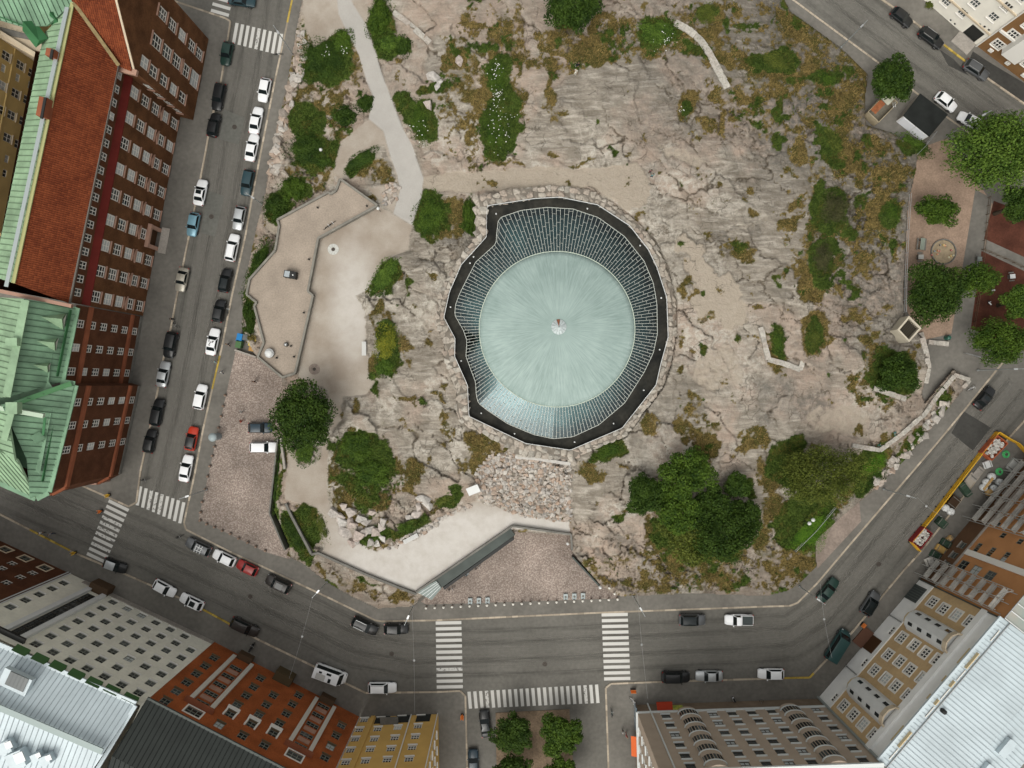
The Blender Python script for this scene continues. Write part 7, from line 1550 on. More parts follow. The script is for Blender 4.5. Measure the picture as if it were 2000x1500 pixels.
sh(738, 1040, 18, 14, 'weeds among the big pale boulders', L_MID, 86, 0, .4, 900, leaf=.2)
sh(630, 1030, 10, 30, 'dry weeds beside the concrete wall', L_OLIVE, 87, -15, .3, 900, leaf=.2, z=4.0)
sh(1815, 10, 8, 8, 'small orange green bush by the white house', L_OLIVE, 88, 0, .7, 700, leaf=.2, z=.12)
# ---------------------------------------------------------------- grass blades over turf (stuff)
def grass(name, label, mask, col, n, hgt, thr=.5, seed=1):
    r = np.random.default_rng(seed); j, i = np.nonzero((mask > thr) & (inside > 4) & (d_ring < -4) & (d_terr < -3))
    k = r.integers(0, len(i), n); x = gx[i[k]]+r.uniform(-1, 1, n); y = gy[j[k]]+r.uniform(-1, 1, n); z = Zf[j[k], i[k]]
    f = S*(H-z)/H; p = np.stack([(x-1000)*f, (750-y)*f, z-.03], 1); a = r.uniform(0, 2*np.pi, n); d = np.stack([np.cos(a), np.sin(a), 0*a], 1)
    h = hgt*r.uniform(.5, 1.3, n)[:, None]; ln = np.stack([r.normal(0, .7, n), r.normal(0, .7, n), np.ones(n)], 1)
    V = np.stack([p-d*.07, p+d*.07, p+ln*h], 1).reshape(-1, 3); F = np.arange(3*n).reshape(-1, 3)
    tag(link(name, np_mesh(name, V, F, col)), label, None, None, 'stuff')
grass('green_grass', 'green grass and weeds growing on the rock', m_green, leaf_mat('grass_green', (.018, .036, .006), (.075, .11, .02)), 90000, .3, seed=1)
grass('dry_grass', 'dry yellow brown grass and moss in the hollows of the rock', m_dry*(1-m_green), leaf_mat('grass_dry', (.075, .06, .02), (.28, .20, .075)), 90000, .25, seed=2)
# white flowers in the weeds
def flowers():
    b = MB(); r = random.Random(5)
    for cx, cy, s_, n in ((968, 185, 6, 34), (970, 135, 5, 25), (975, 240, 14, 50), (635, 105, 5, 9), (818, 260, 12, 25), (1335, 213, 4, 8), (1300, 75, 10, 25), (672, 98, 4, 12)):
        for i in range(n):
            x, y = r.gauss(cx, s_), r.gauss(cy, s_*1.6); c = PH(x, y, .95); w = r.uniform(.03, .075); b.add([c+Vector((-w, -w, 0)), c+Vector((w, -w, .02)), c+Vector((w, w, 0)), c+Vector((-w, w, .02))], [(0, 1, 2, 3)])
    tag(b.build('white_flowers', mat('white_petals', (.7, .7, .66), .8)), 'white flower heads among the green weeds', None, None, 'stuff')
flowers()
# ================================================================ STREET FURNITURE AND SMALL THINGS
def simple(name, label, cat, loc, rz=0.0, group=None): t = empty(name, loc, rz); tag(t, label, cat, group); return t
def lb(t, name, c, size, m, rz=0.0, M=None): return link(name, MB().box(c, size, rz, M).mesh(name, m), t)       # local box part
def ll(t, name, c, prof, m, n=12, smooth=False): return link(name, MB().lathe(c, prof, n).mesh(name, m, smooth), t)
M_POLE = mat('lamp_pole_grey', (.33, .35, .35), .5, metal=.4)
def lamp(bx, by, tx, ty, label):
    zb = hz(bx, by) if 600 < bx < 1760 and inpoly(HILL, bx, by) > 0 else .12
    r0, r1 = math.hypot(bx-1000, by-750), math.hypot(tx-1000, ty-750); hh = min(11, max(6.5, (H-zb)*(1-r0/r1)))
    b = P(bx, by, zb); t = simple('street_lamp', label, 'street lamp', b, 0, 'tall grey street lamps')
    link('pole', MB().tube([(0, 0, 0), (0, 0, hh*.6), (0, 0, hh)], [.10, .075, .055], 8).mesh('pole', M_POLE), t); ll(t, 'base', (0, 0, 0), [(.18, 0), (.18, .35), (.11, .45)], M_POLE, 10)
    d = -b.normalized(); d.z = 0; e = d*1.2
    link('arm', MB().tube([(0, 0, hh-.05), (e.x*.5, e.y*.5, hh+.1), (e.x, e.y, hh+.12)], .04, 6).mesh('arm', M_POLE), t); lb(t, 'lamp_head', (e.x*1.15, e.y*1.15, hh+.1), (.62, .26, .12), M_STEEL, math.atan2(e.y, e.x))
for a in [(1642, 93, 1695, 40, 'grey street lamp at the rock edge by the top right street'), (1850, 265, 1937, 218, 'grey street lamp leaning over the white cars by the shed'), (1561, 1145, 1613, 1179, 'grey street lamp at the inner side of the right bend'), (1725, 955, 1790, 970, 'grey street lamp below the wide olive tree'),
          (575, 111, 536, 48, 'grey street lamp beside the upper crosswalk'), (512, 399, 480, 377, 'grey street lamp beside the dark teal wagon'), (404, 956, 349, 972, 'street lamp at the lower end of the cobbled square'), (639, 1136, 609, 1167, 'grey street lamp below the white gravel terrace'), (807, 1183, 791, 1221, 'grey street lamp at the left end of the entrance square'),
          (1237, 1164, 1260, 1204, 'dark street lamp right of the second central crosswalk'), (1909, 723, 2000, 717, 'grey street lamp at the playground driveway')]: lamp(*a)
def globe(x, y, label, h=2.6, z=None, r=.28):
    zb = hz(x, y) if z is None else z; t = simple('globe_lamp', label, 'lamp', P(x, y, zb), 0, 'white globe lamps')
    link('pole', MB().tube([(0, 0, 0), (0, 0, h)], .05, 6).mesh('pole', M_BLACK), t); ll(t, 'globe', (0, 0, h), [(.03, -r), (r*.7, -r*.7), (r, 0), (r*.7, r*.7), (.03, r)], M_WHITE, 12, True)
globe(636, 304, 'white globe lamp beside the domed dark shrub', 3); globe(1576, 1010, 'white globe lamp in the bright ground cover, upper of two', 2.4, None, .34); globe(1570, 1017, 'white globe lamp in the bright ground cover, lower of two', 2.2, None, .34); globe(743, 413, 'white globe lamp at the terrace end wall', 2.0, 4.0)
globe(1107, 1056, 'white globe lamp in the upper right corner of the entrance square', 2.2, .14, .3); globe(1170, 1142, 'white globe lamp at the lower end of the steel edge', 1.6, .14, .3)
# bollards
def ORD(n): return ('zeroth first second third fourth fifth sixth seventh eighth ninth tenth eleventh twelfth thirteenth fourteenth fifteenth sixteenth seventeenth eighteenth nineteenth twentieth'.split()+['twenty-first', 'twenty-second', 'twenty-third'])[n]
M_BOLW = mat('white_bollard', (.66, .64, .58), .6, var=.1, vs=3); M_BOLG = mat('granite_bollard', (.24, .17, .13), .85, var=.3, vs=3)
b0 = simple('bollard', 'white round-topped bollard before the entrance square, leftmost of the row', 'bollard', P(833, 1185, .12), 0, 'white bollards along the entrance square')
ll(b0, 'post', (0, 0, 0), [(.16, 0), (.13, .55), (.12, .6)], M_BOLG, 10); ll(b0, 'ball', (0, 0, .78), [(.05, -.22), (.17, -.14), (.23, 0), (.17, .14), (.03, .22)], M_BOLW, 12, True)
for i in range(1, 23):
    c = copy_tree(b0); c.location = P(833+(1205-833)*i/22, 1185+(1168-1185)*i/22, .12); c['label'] = f'white round-topped bollard before the entrance square, {ORD(i+1)} from the left'
for x, y, l in ((1199, 1157, 'lower'), (1189, 1146, 'upper')): c = copy_tree(b0); c.location = PH(x, y); c['label'] = f'white bollard on the rock side of the entrance square, {l} of two'
for j_, i in enumerate((5, 6, 7, 16, 17, 18)):
    x = 833+(1205-833)*i/22+1; y = 1185-17*i/22-8; t = simple('concrete_block', f'pale blue grey block behind the bollards, {ORD(j_+1)} from the left', 'block', P(x, y, .14), 0, 'pale blocks behind the bollards'); lb(t, 'slab', (0, 0, .2), (.72, 1.0, .4), mat('pale_blue_grey', (.36, .40, .40), .7)); ll(t, 'ring', (0, 0, .4), [(.2, 0), (.16, .06)], M_CONCD, 8)
g0 = simple('bollard', 'short granite bollard at the cobbled square, topmost on the left edge', 'bollard', P(441, 772, .14), 0, 'granite bollards round the cobbled square')
ll(g0, 'post', (0, 0, 0), [(.22, 0), (.2, .5), (.1, .62)], M_BOLG, 8); ll(g0, 'foot', (0, 0, 0), [(.28, 0), (.28, .08), (.22, .1)], M_CONCD, 8)
GN = 1
for x, y in [(437, 793), (433, 813), (428, 835), (420, 872), (416, 890), (411, 910), (407, 930), (402, 955), (396, 980), (393, 1000), (392, 1016), (405, 1023), (420, 1029), (435, 1036), (451, 1042), (467, 1051), (485, 1059), (501, 1067), (519, 1075)]: c = copy_tree(g0); c.location = P(x, y, .14); GN += 1; c['label'] = f'short granite bollard, {ORD(GN)} counting down and round the cobbled square'
# recycling containers
def bin_(x, y, sx, sy, h, m, label, rz=0.2):
    t = simple('recycling_bin', label, 'bin', P(x, y, .12), rz, 'recycling bins by the terrace'); lb(t, 'body', (0, 0, h*.45), (sx, sy, h*.9), m); lb(t, 'lid', (0, 0, h*.95), (sx+.08, sy+.08, h*.1), m); lb(t, 'handle', (0, sy/2+.06, h*.8), (sx*.6, .06, .06), M_BLACK)
    for i in (-1, 1): lb(t, 'wheel', (i*sx*.35, sy*.4, .07), (.08, .14, .14), M_BLACK)
R0 = R(-12)
bin_(473, 660, .85, 1.25, 1.3, mat('blue_plastic', (.012, .17, .42), .5), 'blue recycling bin, upper left of the bin group', R0); bin_(471, 673, .85, 1.2, 1.3, mat('green_plastic', (.06, .13, .05), .5), 'green recycling bin below the blue one', R0)
bin_(485, 660, .95, .9, 1.2, mat('grey_plastic', (.11, .12, .12), .6), 'grey bin right of the blue one', R0); bin_(498, 670, .95, 1.3, 1.3, mat('yellow_plastic', (.55, .42, .10), .5), 'pale yellow bin next to the terrace wall', R(-20)); bin_(495, 682, .8, .7, 1.0, mat('ochre_plastic', (.36, .20, .06), .5), 'small ochre bin below the pale yellow one', R(-12))
# vents and boxes on the terrace
def vent(x, y, r, h, label, m, cap=M_WHITE):
    t = simple('roof_vent', label, 'vent', P(x, y, 4.5), 0, 'vents on the tan terrace'); ll(t, 'drum', (0, 0, 0), [(r, 0), (r, h*.7), (r*.95, h*.72)], m, 16); ll(t, 'cap', (0, 0, h*.7), [(r*.8, 0), (r*.8, .08), (r*.55, h*.3), (.05, h*.36)], cap, 16, True)
vent(528, 690, .75, .9, 'large white domed vent near the lower end of the tan terrace', M_STEEL); vent(560, 673, .35, .7, 'small dark round vent right of the white domed vent', M_BLACK, M_STEEL)
for x, y, l in ((569, 676, 'by the parapet, upper'), (541, 699, 'beside the white domed vent'), (575, 697, 'by the parapet, lower'), (621, 406, 'on the upper terrace'), (594, 611, 'at the middle parapet'), (604, 507, 'above the black skylight'), (717, 403, 'at the upper terrace end')):
    vent(x, y, .14, .6, 'thin dark pipe stub '+l, M_BLACK, M_BLACK)
t = simple('skylight_box', 'black box with glass lid and white ball on the tan terrace', 'box', P(570, 538, 4.5), R(-10)); lb(t, 'body', (0, 0, .55), (2.0, 1.15, 1.1), M_BLACK); lb(t, 'glass_lid', (-.45, 0, 1.12), (.85, .95, .06), mat('steel_lid', (.4, .44, .46), .25, metal=.6)); ll(t, 'ball', (.55, 0, 1.2), [(.03, -.14), (.15, 0), (.03, .14)], M_WHITE, 8, True); lb(t, 'frame', (.55, 0, 1.11), (.8, .95, .05), M_TRIM)
M_RING = mat('pale_stone_ring', (.47, .47, .44), .85, var=.1, vs=1.5)
for x, y, l, m in ((651, 487, 'pale round stone drain ring in the upper gravel yard', M_RING), (614, 721, 'worn round stone drain ring above the dark round tree', M_PADC)):
    t = simple('drain_ring', l, 'drain', P(x, y, 4.0), 0)
    for k in range(10):
        a = 2*math.pi*k/10; pl = [(r*math.cos(a+d), r*math.sin(a+d)) for r, d in ((.35, .02), (.92, .015), (.92, .31), (.92, .6), (.35, .6))]; link('ring_stone', MB().prism(pl, -.02, .05+.004*k).mesh('ring_stone', m), t)
    ll(t, 'grate', (0, 0, 0), [(.3, 0), (.3, .04), (.1, .05)], M_IRON, 8)
def bench(x, y, ln, ang, label, z):
    t = simple('bench', label, 'bench', P(x, y, z), R(ang)); w = mat('pale_bench', (.55, .55, .53), .7)
    for i in range(4): lb(t, 'slat', (0, -.27+.18*i, .45), (ln, .15, .05), w)
    for s_ in (-1, 1): lb(t, 'leg', (s_*ln*.4, 0, .21), (.12, .55, .42), M_CONCD)
bench(712, 681, 2.3, 90, 'white slatted bench at the right edge of the gravel yard', 4.0); bench(803, 1051, 2.6, 28, 'pale slatted bench beside the white gravel terrace', 4.05)
t = simple('information_board', 'white tilted information board at the foot of the rubble slope', 'sign', P(925, 955, hz(925, 955)), R(22)); lb(t, 'panel', (0, 0, 1.2), (2.0, 1.5, .06), M_WHITE, M=Matrix.Rotation(R(25), 3, 'X'))
for s_ in (-1, 1): lb(t, 'post', (s_*.7, 0, .55), (.08, .08, 1.1), M_STEEL)
# bicycles
def bike_mesh():
    b = MB(); out = {}
    for x, nm in ((-.52, 'rear'), (.52, 'front')):
        w = MB(); pts = [(x+.34*math.cos(2*math.pi*k/14), 0, .34+.34*math.sin(2*math.pi*k/14)) for k in range(15)]; w.tube(pts, .025, 4, False); out[nm] = w.mesh('wheel', M_TYRE)
    f = MB()
    for a, c in (((-.52, 0, .34), (-.1, 0, .3)), ((-.1, 0, .3), (-.2, 0, .82)), ((-.2, 0, .75), (.38, 0, .78)), ((-.1, 0, .3), (.38, 0, .7)), ((-.52, 0, .34), (-.2, 0, .75)), ((.36, 0, .92), (.52, 0, .34))): f.tube([a, c], .03, 5)
    out['frame'] = f.mesh('frame', M_TRIM); out['bar'] = MB().tube([(.28, -.28, .96), (.36, 0, .98), (.28, .28, .96)], .025, 5).mesh('handlebar', M_STEEL); out['seat'] = MB().box((-.22, 0, .86), (.26, .15, .06)).mesh('saddle', M_TRIM); return out
BM = bike_mesh()
def bike(x, y, z, ang, label, m=None):
    t = simple('bicycle', label, 'bicycle', P(x, y, z), R(ang), 'bicycles')
    for k, nm in (('rear', 'wheel'), ('front', 'wheel'), ('bar', 'handlebar'), ('seat', 'saddle')): link(nm, BM[k], t)
    slot(link('frame', BM['frame'], t), m or M_BLACK); t.rotation_euler = (R(12), 0, R(ang)); return t
bike(640, 443, 4.5, 40, 'bicycle leaning on the terrace wall, left one'); bike(648, 438, 4.5, 40, 'bicycle leaning on the terrace wall, right one'); bike(912, 1119, .14, 50, 'green bicycle by the entrance canopy', PAINT['blue']); bike(931, 1106, .14, 35, 'dark bicycle, uppermost by the entrance canopy'); bike(880, 1147, .14, 20, 'dark bicycle near the canopy end'); bike(1193, 1390, .12, 95, 'green bicycle on the pavement by the side street', PAINT['vangreen']); bike(1236, 1365, .12, -40, 'white bicycle at the corner of the taupe block', PAINT['white'])
bike(352, 1046, .12, 20, 'dark bicycle at the corner by the cobbled square'); bike(285, 935, .12, 5, 'dark bicycle above the lower left crosswalk'); bike(1480, 1368, .12, 10, 'dark bicycle in front of the taupe block'); bike(447, 608, .12, 80, 'green bicycle on the pavement beside the hedge', PAINT['vangreen'])
bike(545, 107, .12, 5, 'bicycle by the lamp at the upper crosswalk'); bike(1893, 757, .12, 40, 'white bicycle beside the planter wall', PAINT['white']); bike(346, 633, .02, -50, 'dark bicycle ridden at the left kerb')
def scooter(x, y, ang, label, m, z=.12):
    t = simple('motor_scooter', label, 'scooter', P(x, y, z), R(ang), 'motor scooters')
    ll(t, 'wheel', (0, 0, 0), [(.12, -.06), (.25, -.05), (.25, .05), (.12, .06)], M_TYRE).matrix_local = Matrix.Translation((.6, 0, .25)) @ Matrix.Rotation(math.pi/2, 4, 'X'); ll(t, 'wheel', (0, 0, 0), [(.12, -.06), (.25, -.05), (.25, .05), (.12, .06)], M_TYRE).matrix_local = Matrix.Translation((-.6, 0, .25)) @ Matrix.Rotation(math.pi/2, 4, 'X')
    link('body', MB().add([(-.85, -.16, .5), (-.85, .16, .5), (-.1, -.2, .35), (-.1, .2, .35), (-.85, -.12, .78), (-.85, .12, .78), (-.1, -.16, .75), (-.1, .16, .75)], [(0, 2, 3, 1), (4, 5, 7, 6), (0, 4, 6, 2), (1, 3, 7, 5), (0, 1, 5, 4), (2, 6, 7, 3)]).mesh('body', m), t)
    lb(t, 'seat', (-.45, 0, .83), (.75, .28, .1), M_TRIM); lb(t, 'front_shield', (.5, 0, .7), (.1, .42, .75), m); link('handlebar', MB().tube([(.4, -.34, 1.05), (.48, 0, 1.08), (.4, .34, 1.05)], .03, 5).mesh('handlebar', M_STEEL), t); lb(t, 'floor', (.2, 0, .3), (.5, .34, .06), M_TRIM)
scooter(494, 1262, 60, 'black motor scooter with white front before the orange brick house', PAINT['black']); scooter(481, 1284, 20, 'white motor scooter close to the orange brick house', PAINT['white']); scooter(1434, 1368, -60, 'white motor scooter in front of the taupe block', PAINT['white'])
# suspended wires across the streets
def wire(a, za, b, zb, label):
    A, B = P(*a, za), P(*b, zb); pts = [A.lerp(B, k/8)-Vector((0, 0, .6*math.sin(math.pi*k/8))) for k in range(9)]; t = simple('overhead_wire', label, 'wire', A); MB().tube(pts, .014, 4).build('cable', M_STEEL, t); m = A.lerp(B, .5)-Vector((0, 0, .7)); MB().lathe(m, [(.12, -.1), (.2, .0), (.06, .12)], 10).build('hanging_lamp', M_STEEL, t)
wire((1265, 1365), 9, (1245, 1160), 9, 'thin wire with hanging lamp by the second central crosswalk'); wire((810, 1392), 9, (805, 1195), 9, 'thin wire with hanging lamp by the first central crosswalk'); wire((1602, 1140), 8.5, (1625, 1285), 8.5, 'thin wire with hanging lamp over the right bend'); wire((610, 1168), 8.5, (565, 1325), 9, 'thin wire with hanging lamp over the lower left street'); wire((1790, 970), 9, (1840, 1010), 9, 'thin wire with hanging lamp over the right street')
# shed, work container, concrete shaft by the top right street
t = simple('garage_shed', 'shed with black flat roof and white doors next to parked white cars', 'shed', P(1790, 235, .12))
rp = [P(x, y, 2.5) for x, y in ((1797, 183), (1851, 224), (1815, 267), (1764, 226))]
MB().prism([p[:2] for p in rp], 2.42, 2.6).build('roof', mat('black_felt', (.016, .018, .017), .8, var=.3, vs=.5), t); cen = sum(rp, Vector())/4; wp = [p+(cen-p)*.04 for p in rp]
for i in range(4):
    a, b = wp[i], wp[(i+1) % 4]; MB().bar(Vector((a.x, a.y, 1.27)), Vector((b.x, b.y, 1.27)), .12, 2.3).build('wall', M_WHITE if i == 2 else M_CONC, t)
a, b = wp[2], wp[3]; n = Vector((-(b-a).y, (b-a).x, 0)).normalized(); n = n if n.dot(-a) > 0 else -n
for k in range(2): p, q = a.lerp(b, .04+.48*k), a.lerp(b, .48+.48*k); MB().bar(Vector((p.x, p.y, 1.2))+n*.1, Vector((q.x, q.y, 1.2))+n*.1, .06, 2.0).build('door', mat('white_door', (.62, .63, .66), .6), t)
t = simple('work_container', 'open beige work container with rusty and pale sheet lids beside the shed', 'container', P(1721, 210, .2), R(46)); bg = mat('beige_board', (.34, .29, .20), .85, var=.15, vs=1.5)
for c, s_ in (((0, 1.25, .9), (6.4, .1, 1.8)), ((-.9, -1.25, .9), (4.6, .1, 1.8)), ((-3.2, 0, .9), (.12, 2.5, 1.8)), ((3.2, .4, .9), (.12, 1.7, 1.8)), ((1.4, -.9, .9), (.1, .8, 1.8))): lb(t, 'side', c, s_, bg)
lb(t, 'floor', (-.5, 0, .12), (5.2, 2.4, .1), mat('board_floor', (.20, .18, .14), .9, var=.2, vs=2)); 
for i in range(3): lb(t, 'pale_lid', (.35+1.05*i, .45, 1.87), (1.0, 1.7, .05), mat('pale_lid', (.50, .53, .47), .6, var=.3, vs=1.2, col2=(.42, .40, .30)))
for i in range(4): lb(t, 'rusty_lid', (-1.5, .25+.28*i, 1.88), (2.4, .25, .04), mat('rusty_planks', (.27, .095, .04), .8, var=.3, vs=1.5))
link('ladder', MB().tube([(.2, -1.3, 1.9), (.7, -.6, 2.0)], .04, 5).tube([(.5, -1.5, 1.9), (1.0, -.8, 2.0)], .04, 5).tube([(.3, -1.2, 1.93), (.65, -1.3, 1.93)], .03, 5).mesh('ladder', M_WHITE), t); link('mast', MB().tube([(3.0, .4, 1.8), (3.0, .4, 5.2)], .05, 6).tube([(3, .4, 4.6), (2.6, 1.3, 4.6)], .03, 5).mesh('mast', M_FC), t)
zb = 5.2; t = simple('concrete_shaft', 'square concrete ventilation shaft with dark slatted top', 'shaft', P(1775, 645, zb)); tp = [P(x, y, zb+2.9) for x, y in ((1775.6, 616.7), (1800, 641), (1775.6, 668.5), (1752.5, 644))]; cn = sum(tp, Vector())/4; MC = mat('pale_shaft_concrete', (.42, .38, .30), .85, var=.1, vs=.8)
for i in range(4):
    a, b = tp[i], tp[(i+1) % 4]; d = (b-a).normalized(); n = (cn-(a+b)/2); n.z = 0; n.normalize(); a2, b2 = a+n*.14, b+n*.14; MB().bar(Vector((a2.x, a2.y, zb+.7)), Vector((b2.x, b2.y, zb+.7)), .28, 4.4+.004*i).build('wall', MC, t)
for k in range(9): u = (k+.5)/9; a, b = tp[0].lerp(tp[1], u), tp[3].lerp(tp[2], u); MB().bar(a.lerp(b, .1)-Vector((0, 0, .35)), a.lerp(b, .9)-Vector((0, 0, .35)), .14, .05).build('slat', mat('dark_slat', (.055, .045, .03), .8), t)
MB().poly([p+(cn-p)*.05-Vector((0, 0, .8)) for p in tp]).build('pit', M_BLACK, t)
# triangular drill pits and dark holes in the rock are left as shade; playground
t = simple('sandpit', 'round sandpit with low kerb and scattered toys in the playground', 'sandpit', P(1842, 492, .13))
for k in range(24): a = 2*math.pi*k/24; lb(t, 'kerb_piece', (2.1*math.cos(a), 2.1*math.sin(a), .12), (.16, .53, .24), M_CONCD, a)
ll(t, 'sand', (0, 0, 0), [(2.0, 0), (2.0, .06), (1.0, .09)], mat('pale_sand', (.30, .24, .16), .95, var=.2, vs=2), 24)
cl = {'yellow': (.5, .33, .05), 'red': (.35, .05, .03), 'orange': (.48, .16, .04), 'blue': (.10, .15, .17), 'cream': (.5, .45, .28), 'black': (.03, .03, .03)}
for i, (x, y, c) in enumerate([(1835, 479, 'black'), (1842, 479, 'yellow'), (1845, 480, 'orange'), (1824, 491, 'blue'), (1831, 490, 'orange'), (1834, 491, 'red'), (1857, 489, 'red'), (1830, 497, 'orange'), (1852, 503, 'cream'), (1856, 500, 'yellow'), (1861, 499, 'cream'), (1819, 498, 'red')]):
    q = simple('sand_toy', f'small {c} toy, {ORD(i+1)} from the top left in the sandpit', 'toy', P(x, y, .2), random.uniform(0, 3), 'toys in the sandpit'); ll(q, 'bucket', (0, 0, 0), [(.1, 0), (.17, .22), (.14, .24)], mat('toy_'+c, cl[c], .5), 8); lb(q, 'handle', (0, 0, .26), (.3, .04, .04), M_WHITE)
def picnic(x, y, ang, label, m, ln=1.6):
    t = simple('picnic_table', label, 'table', P(x, y, .14), R(ang), 'playground tables')
    for i in range(3): lb(t, 'top_plank', (0, -.25+.25*i, .74), (ln, .23, .05), m)
    for s_ in (-1, 1): lb(t, 'bench_plank', (0, s_*.68, .44), (ln, .22, .05), M_CONCD); lb(t, 'leg', (s_*ln*.35, 0, .36), (.1, .7, .72), M_CONCD)
picnic(1797, 478, 84, 'long grey green table at the rock foot in the playground', mat('grey_green_plank', (.22, .25, .21), .8), 2.0); picnic(1794, 503, 0, 'pale square table below the grey green one', M_RING, .9); picnic(1972, 541, 5, 'white table on the red court beside the trees', M_WHITE, .9); picnic(1908, 507, 0, 'grey table by the court fence', mat('grey_plank', (.16, .18, .17), .8), .8)
for x, y, l in ((1936, 567, 'white spring rocker on the red court, upper'), (1930, 593, 'white spring rocker on the red court, lower')):
    t = simple('spring_rocker', l, 'play rocker', P(x, y, .15), random.uniform(0, 3)); ll(t, 'spring', (0, 0, 0), [(.12, 0), (.12, .3), (.08, .34)], M_BLACK, 8); lb(t, 'seat', (0, 0, .45), (.7, .18, .12), M_WHITE); lb(t, 'handle', (.2, 0, .62), (.06, .5, .06), M_WHITE); lb(t, 'head', (.42, 0, .6), (.16, .14, .3), M_BLACK)
def fence(name, label, pts, z, hgt, m, sp=1.6, rails=2, cat='fence', panel=None):
    t = simple(name, label, cat, P(*pts[0], z))
    for a, b in zip(pts[:-1], pts[1:]):
        A, B = P(*a, z), P(*b, z); n = max(1, round((B-A).length/sp))
        for i in range(n):
            p, q = A.lerp(B, i/n), A.lerp(B, (i+1)/n); MB().bar(p, p+Vector((0, 0, hgt)), .07, .07).build('post', m, t)
            for r in range(rails): h_ = hgt*(r+1)/rails-.05; MB().bar(p+Vector((0, 0, h_)), q+Vector((0, 0, h_)), .05, .05).build('rail', m, t)
            if panel: panel(t, p, q, hgt)
fence('court_fence', 'low brown fence between the playground path and the red courts', [(1929, 386), (1920, 470), (1912, 560), (1897, 645)], .14, .9, mat('brown_fence', (.10, .07, .045), .8)); fence('court_fence', 'low fence along the upper edge of the lower red court', [(1917, 488), (1960, 506), (2010, 530)], .14, .9, mat('brown_fence', (.10, .07, .045), .8))
fence('wire_fence', 'thin wire fence along the cliff edge above the playground', [(1764, 610), (1765, 540), (1769, 450), (1774, 380)], 6.2, 1.0, M_STEEL, 2.0); fence('wire_fence', 'grey fence running diagonally below the shed', [(1822, 262), (1800, 290), (1780, 310), (1768, 330)], .3, 1.2, M_STEEL, 1.8); fence('wire_fence', 'thin wire fence along the lawn above the pink pad', [(1550, 1075), (1590, 1035), (1628, 990)], 2.2, 1.0, M_STEEL, 2.0); fence('steel_gate', 'grey gate bar at the playground driveway', [(1882, 690), (1928, 703)], .13, 1.0, M_STEEL, 2.4)
t = simple('litter_bin', 'round green litter bin beside the short stone wall stub', 'bin', P(1847, 660, .14)); ll(t, 'drum', (0, 0, 0), [(.36, 0), (.4, .9), (.36, .95)], mat('green_enamel', (.02, .10, .07), .4), 14); ll(t, 'lid', (0, 0, .95), [(.4, 0), (.3, .15), (.05, .22)], mat('green_enamel', (.02, .10, .07), .4), 14, True)
t = simple('advertising_column', 'round grey advertising pillar at the edge of the cobbled square', 'pillar', P(427, 852, .14)); ll(t, 'drum', (0, 0, 0), [(.6, 0), (.6, 2.4)], mat('poster_grey', (.25, .28, .29), .7), 18); ll(t, 'cap', (0, 0, 2.4), [(.72, 0), (.72, .1), (.4, .3), (.05, .4)], mat('grey_blue_cap', (.30, .35, .36), .5), 18, True)
# street signs: yellow works signs and orange boards
def sign(x, y, m, label, ang=0, w=.7, z=.12):
    t = simple('works_sign', label, 'sign', P(x, y, z), R(ang)); lb(t, 'panel', (0, .1, .6), (w, .05, .7), m, M=Matrix.Rotation(R(-25), 3, 'X')); lb(t, 'panel', (0, -.1, .6), (w, .05, .7), m, M=Matrix.Rotation(R(25), 3, 'X')); lb(t, 'foot', (0, 0, .05), (w, .5, .08), M_BLACK)
MY = mat('sign_yellow', (.55, .36, .05), .5); MO = mat('sign_orange', (.62, .20, .05), .5)
sign(213, 967, MY, 'small yellow sign at the green-roofed corner', 20); sign(147, 1079, MY, 'small yellow sign left of the lower left crosswalk', 25); sign(1236, 1347, MO, 'orange board at the corner of the taupe block', 0, .9); sign(1683, 1219, MO, 'orange board behind the dark green van', 50, .8); sign(903, 1398, MO, 'orange board at the yellow corner house', 85, .8); sign(198, 998, MO, 'small orange board beside the lower left crosswalk', 10, .6)
# ================================================================ building site beside the orange house
MYF = mat('yellow_barrier', (.62, .36, .03), .55); MYD = mat('barrier_slot', (.16, .08, .01), .8)
def barrier(label, pts):
    t = simple('barrier_fence', label, 'barrier', P(*pts[0], .02))
    for a, b in zip(pts[:-1], pts[1:]):
        A, B = P(*a, .02), P(*b, .02); L = (B-A).length; n = max(1, round(L/2.1)); d = (B-A)/L
        for i in range(n):
            p, q = A.lerp(B, (i+.02)/n), A.lerp(B, (i+.98)/n); m_ = MB()
            for h_ in (.12, .55, 1.02): m_.bar(p+Vector((0, 0, h_)), q+Vector((0, 0, h_)), .16, .16)
            k = 9
            for j in range(k+1): c = p.lerp(q, j/k); m_.bar(c+Vector((0, 0, .1)), c+Vector((0, 0, 1.05)), .09, .09)
            pn = m_.build('barrier_panel', MYF, t); f_ = p.lerp(q, .05); s = Vector((-d.y, d.x, 0)); MB().bar(f_-s*.3+Vector((0, 0, .05)), f_+s*.3+Vector((0, 0, .05)), .18, .08).build('foot', M_BLACK, pn)
barrier('long yellow plastic barrier curving along the building site', [(1944, 843), (1915, 880), (1884, 920), (1860, 951), (1815, 1009), (1775, 1056), (1792, 1075)]); barrier('yellow plastic barrier closing the upper end of the building site', [(1944, 843), (1965, 856), (1984, 866), (2002, 887)])
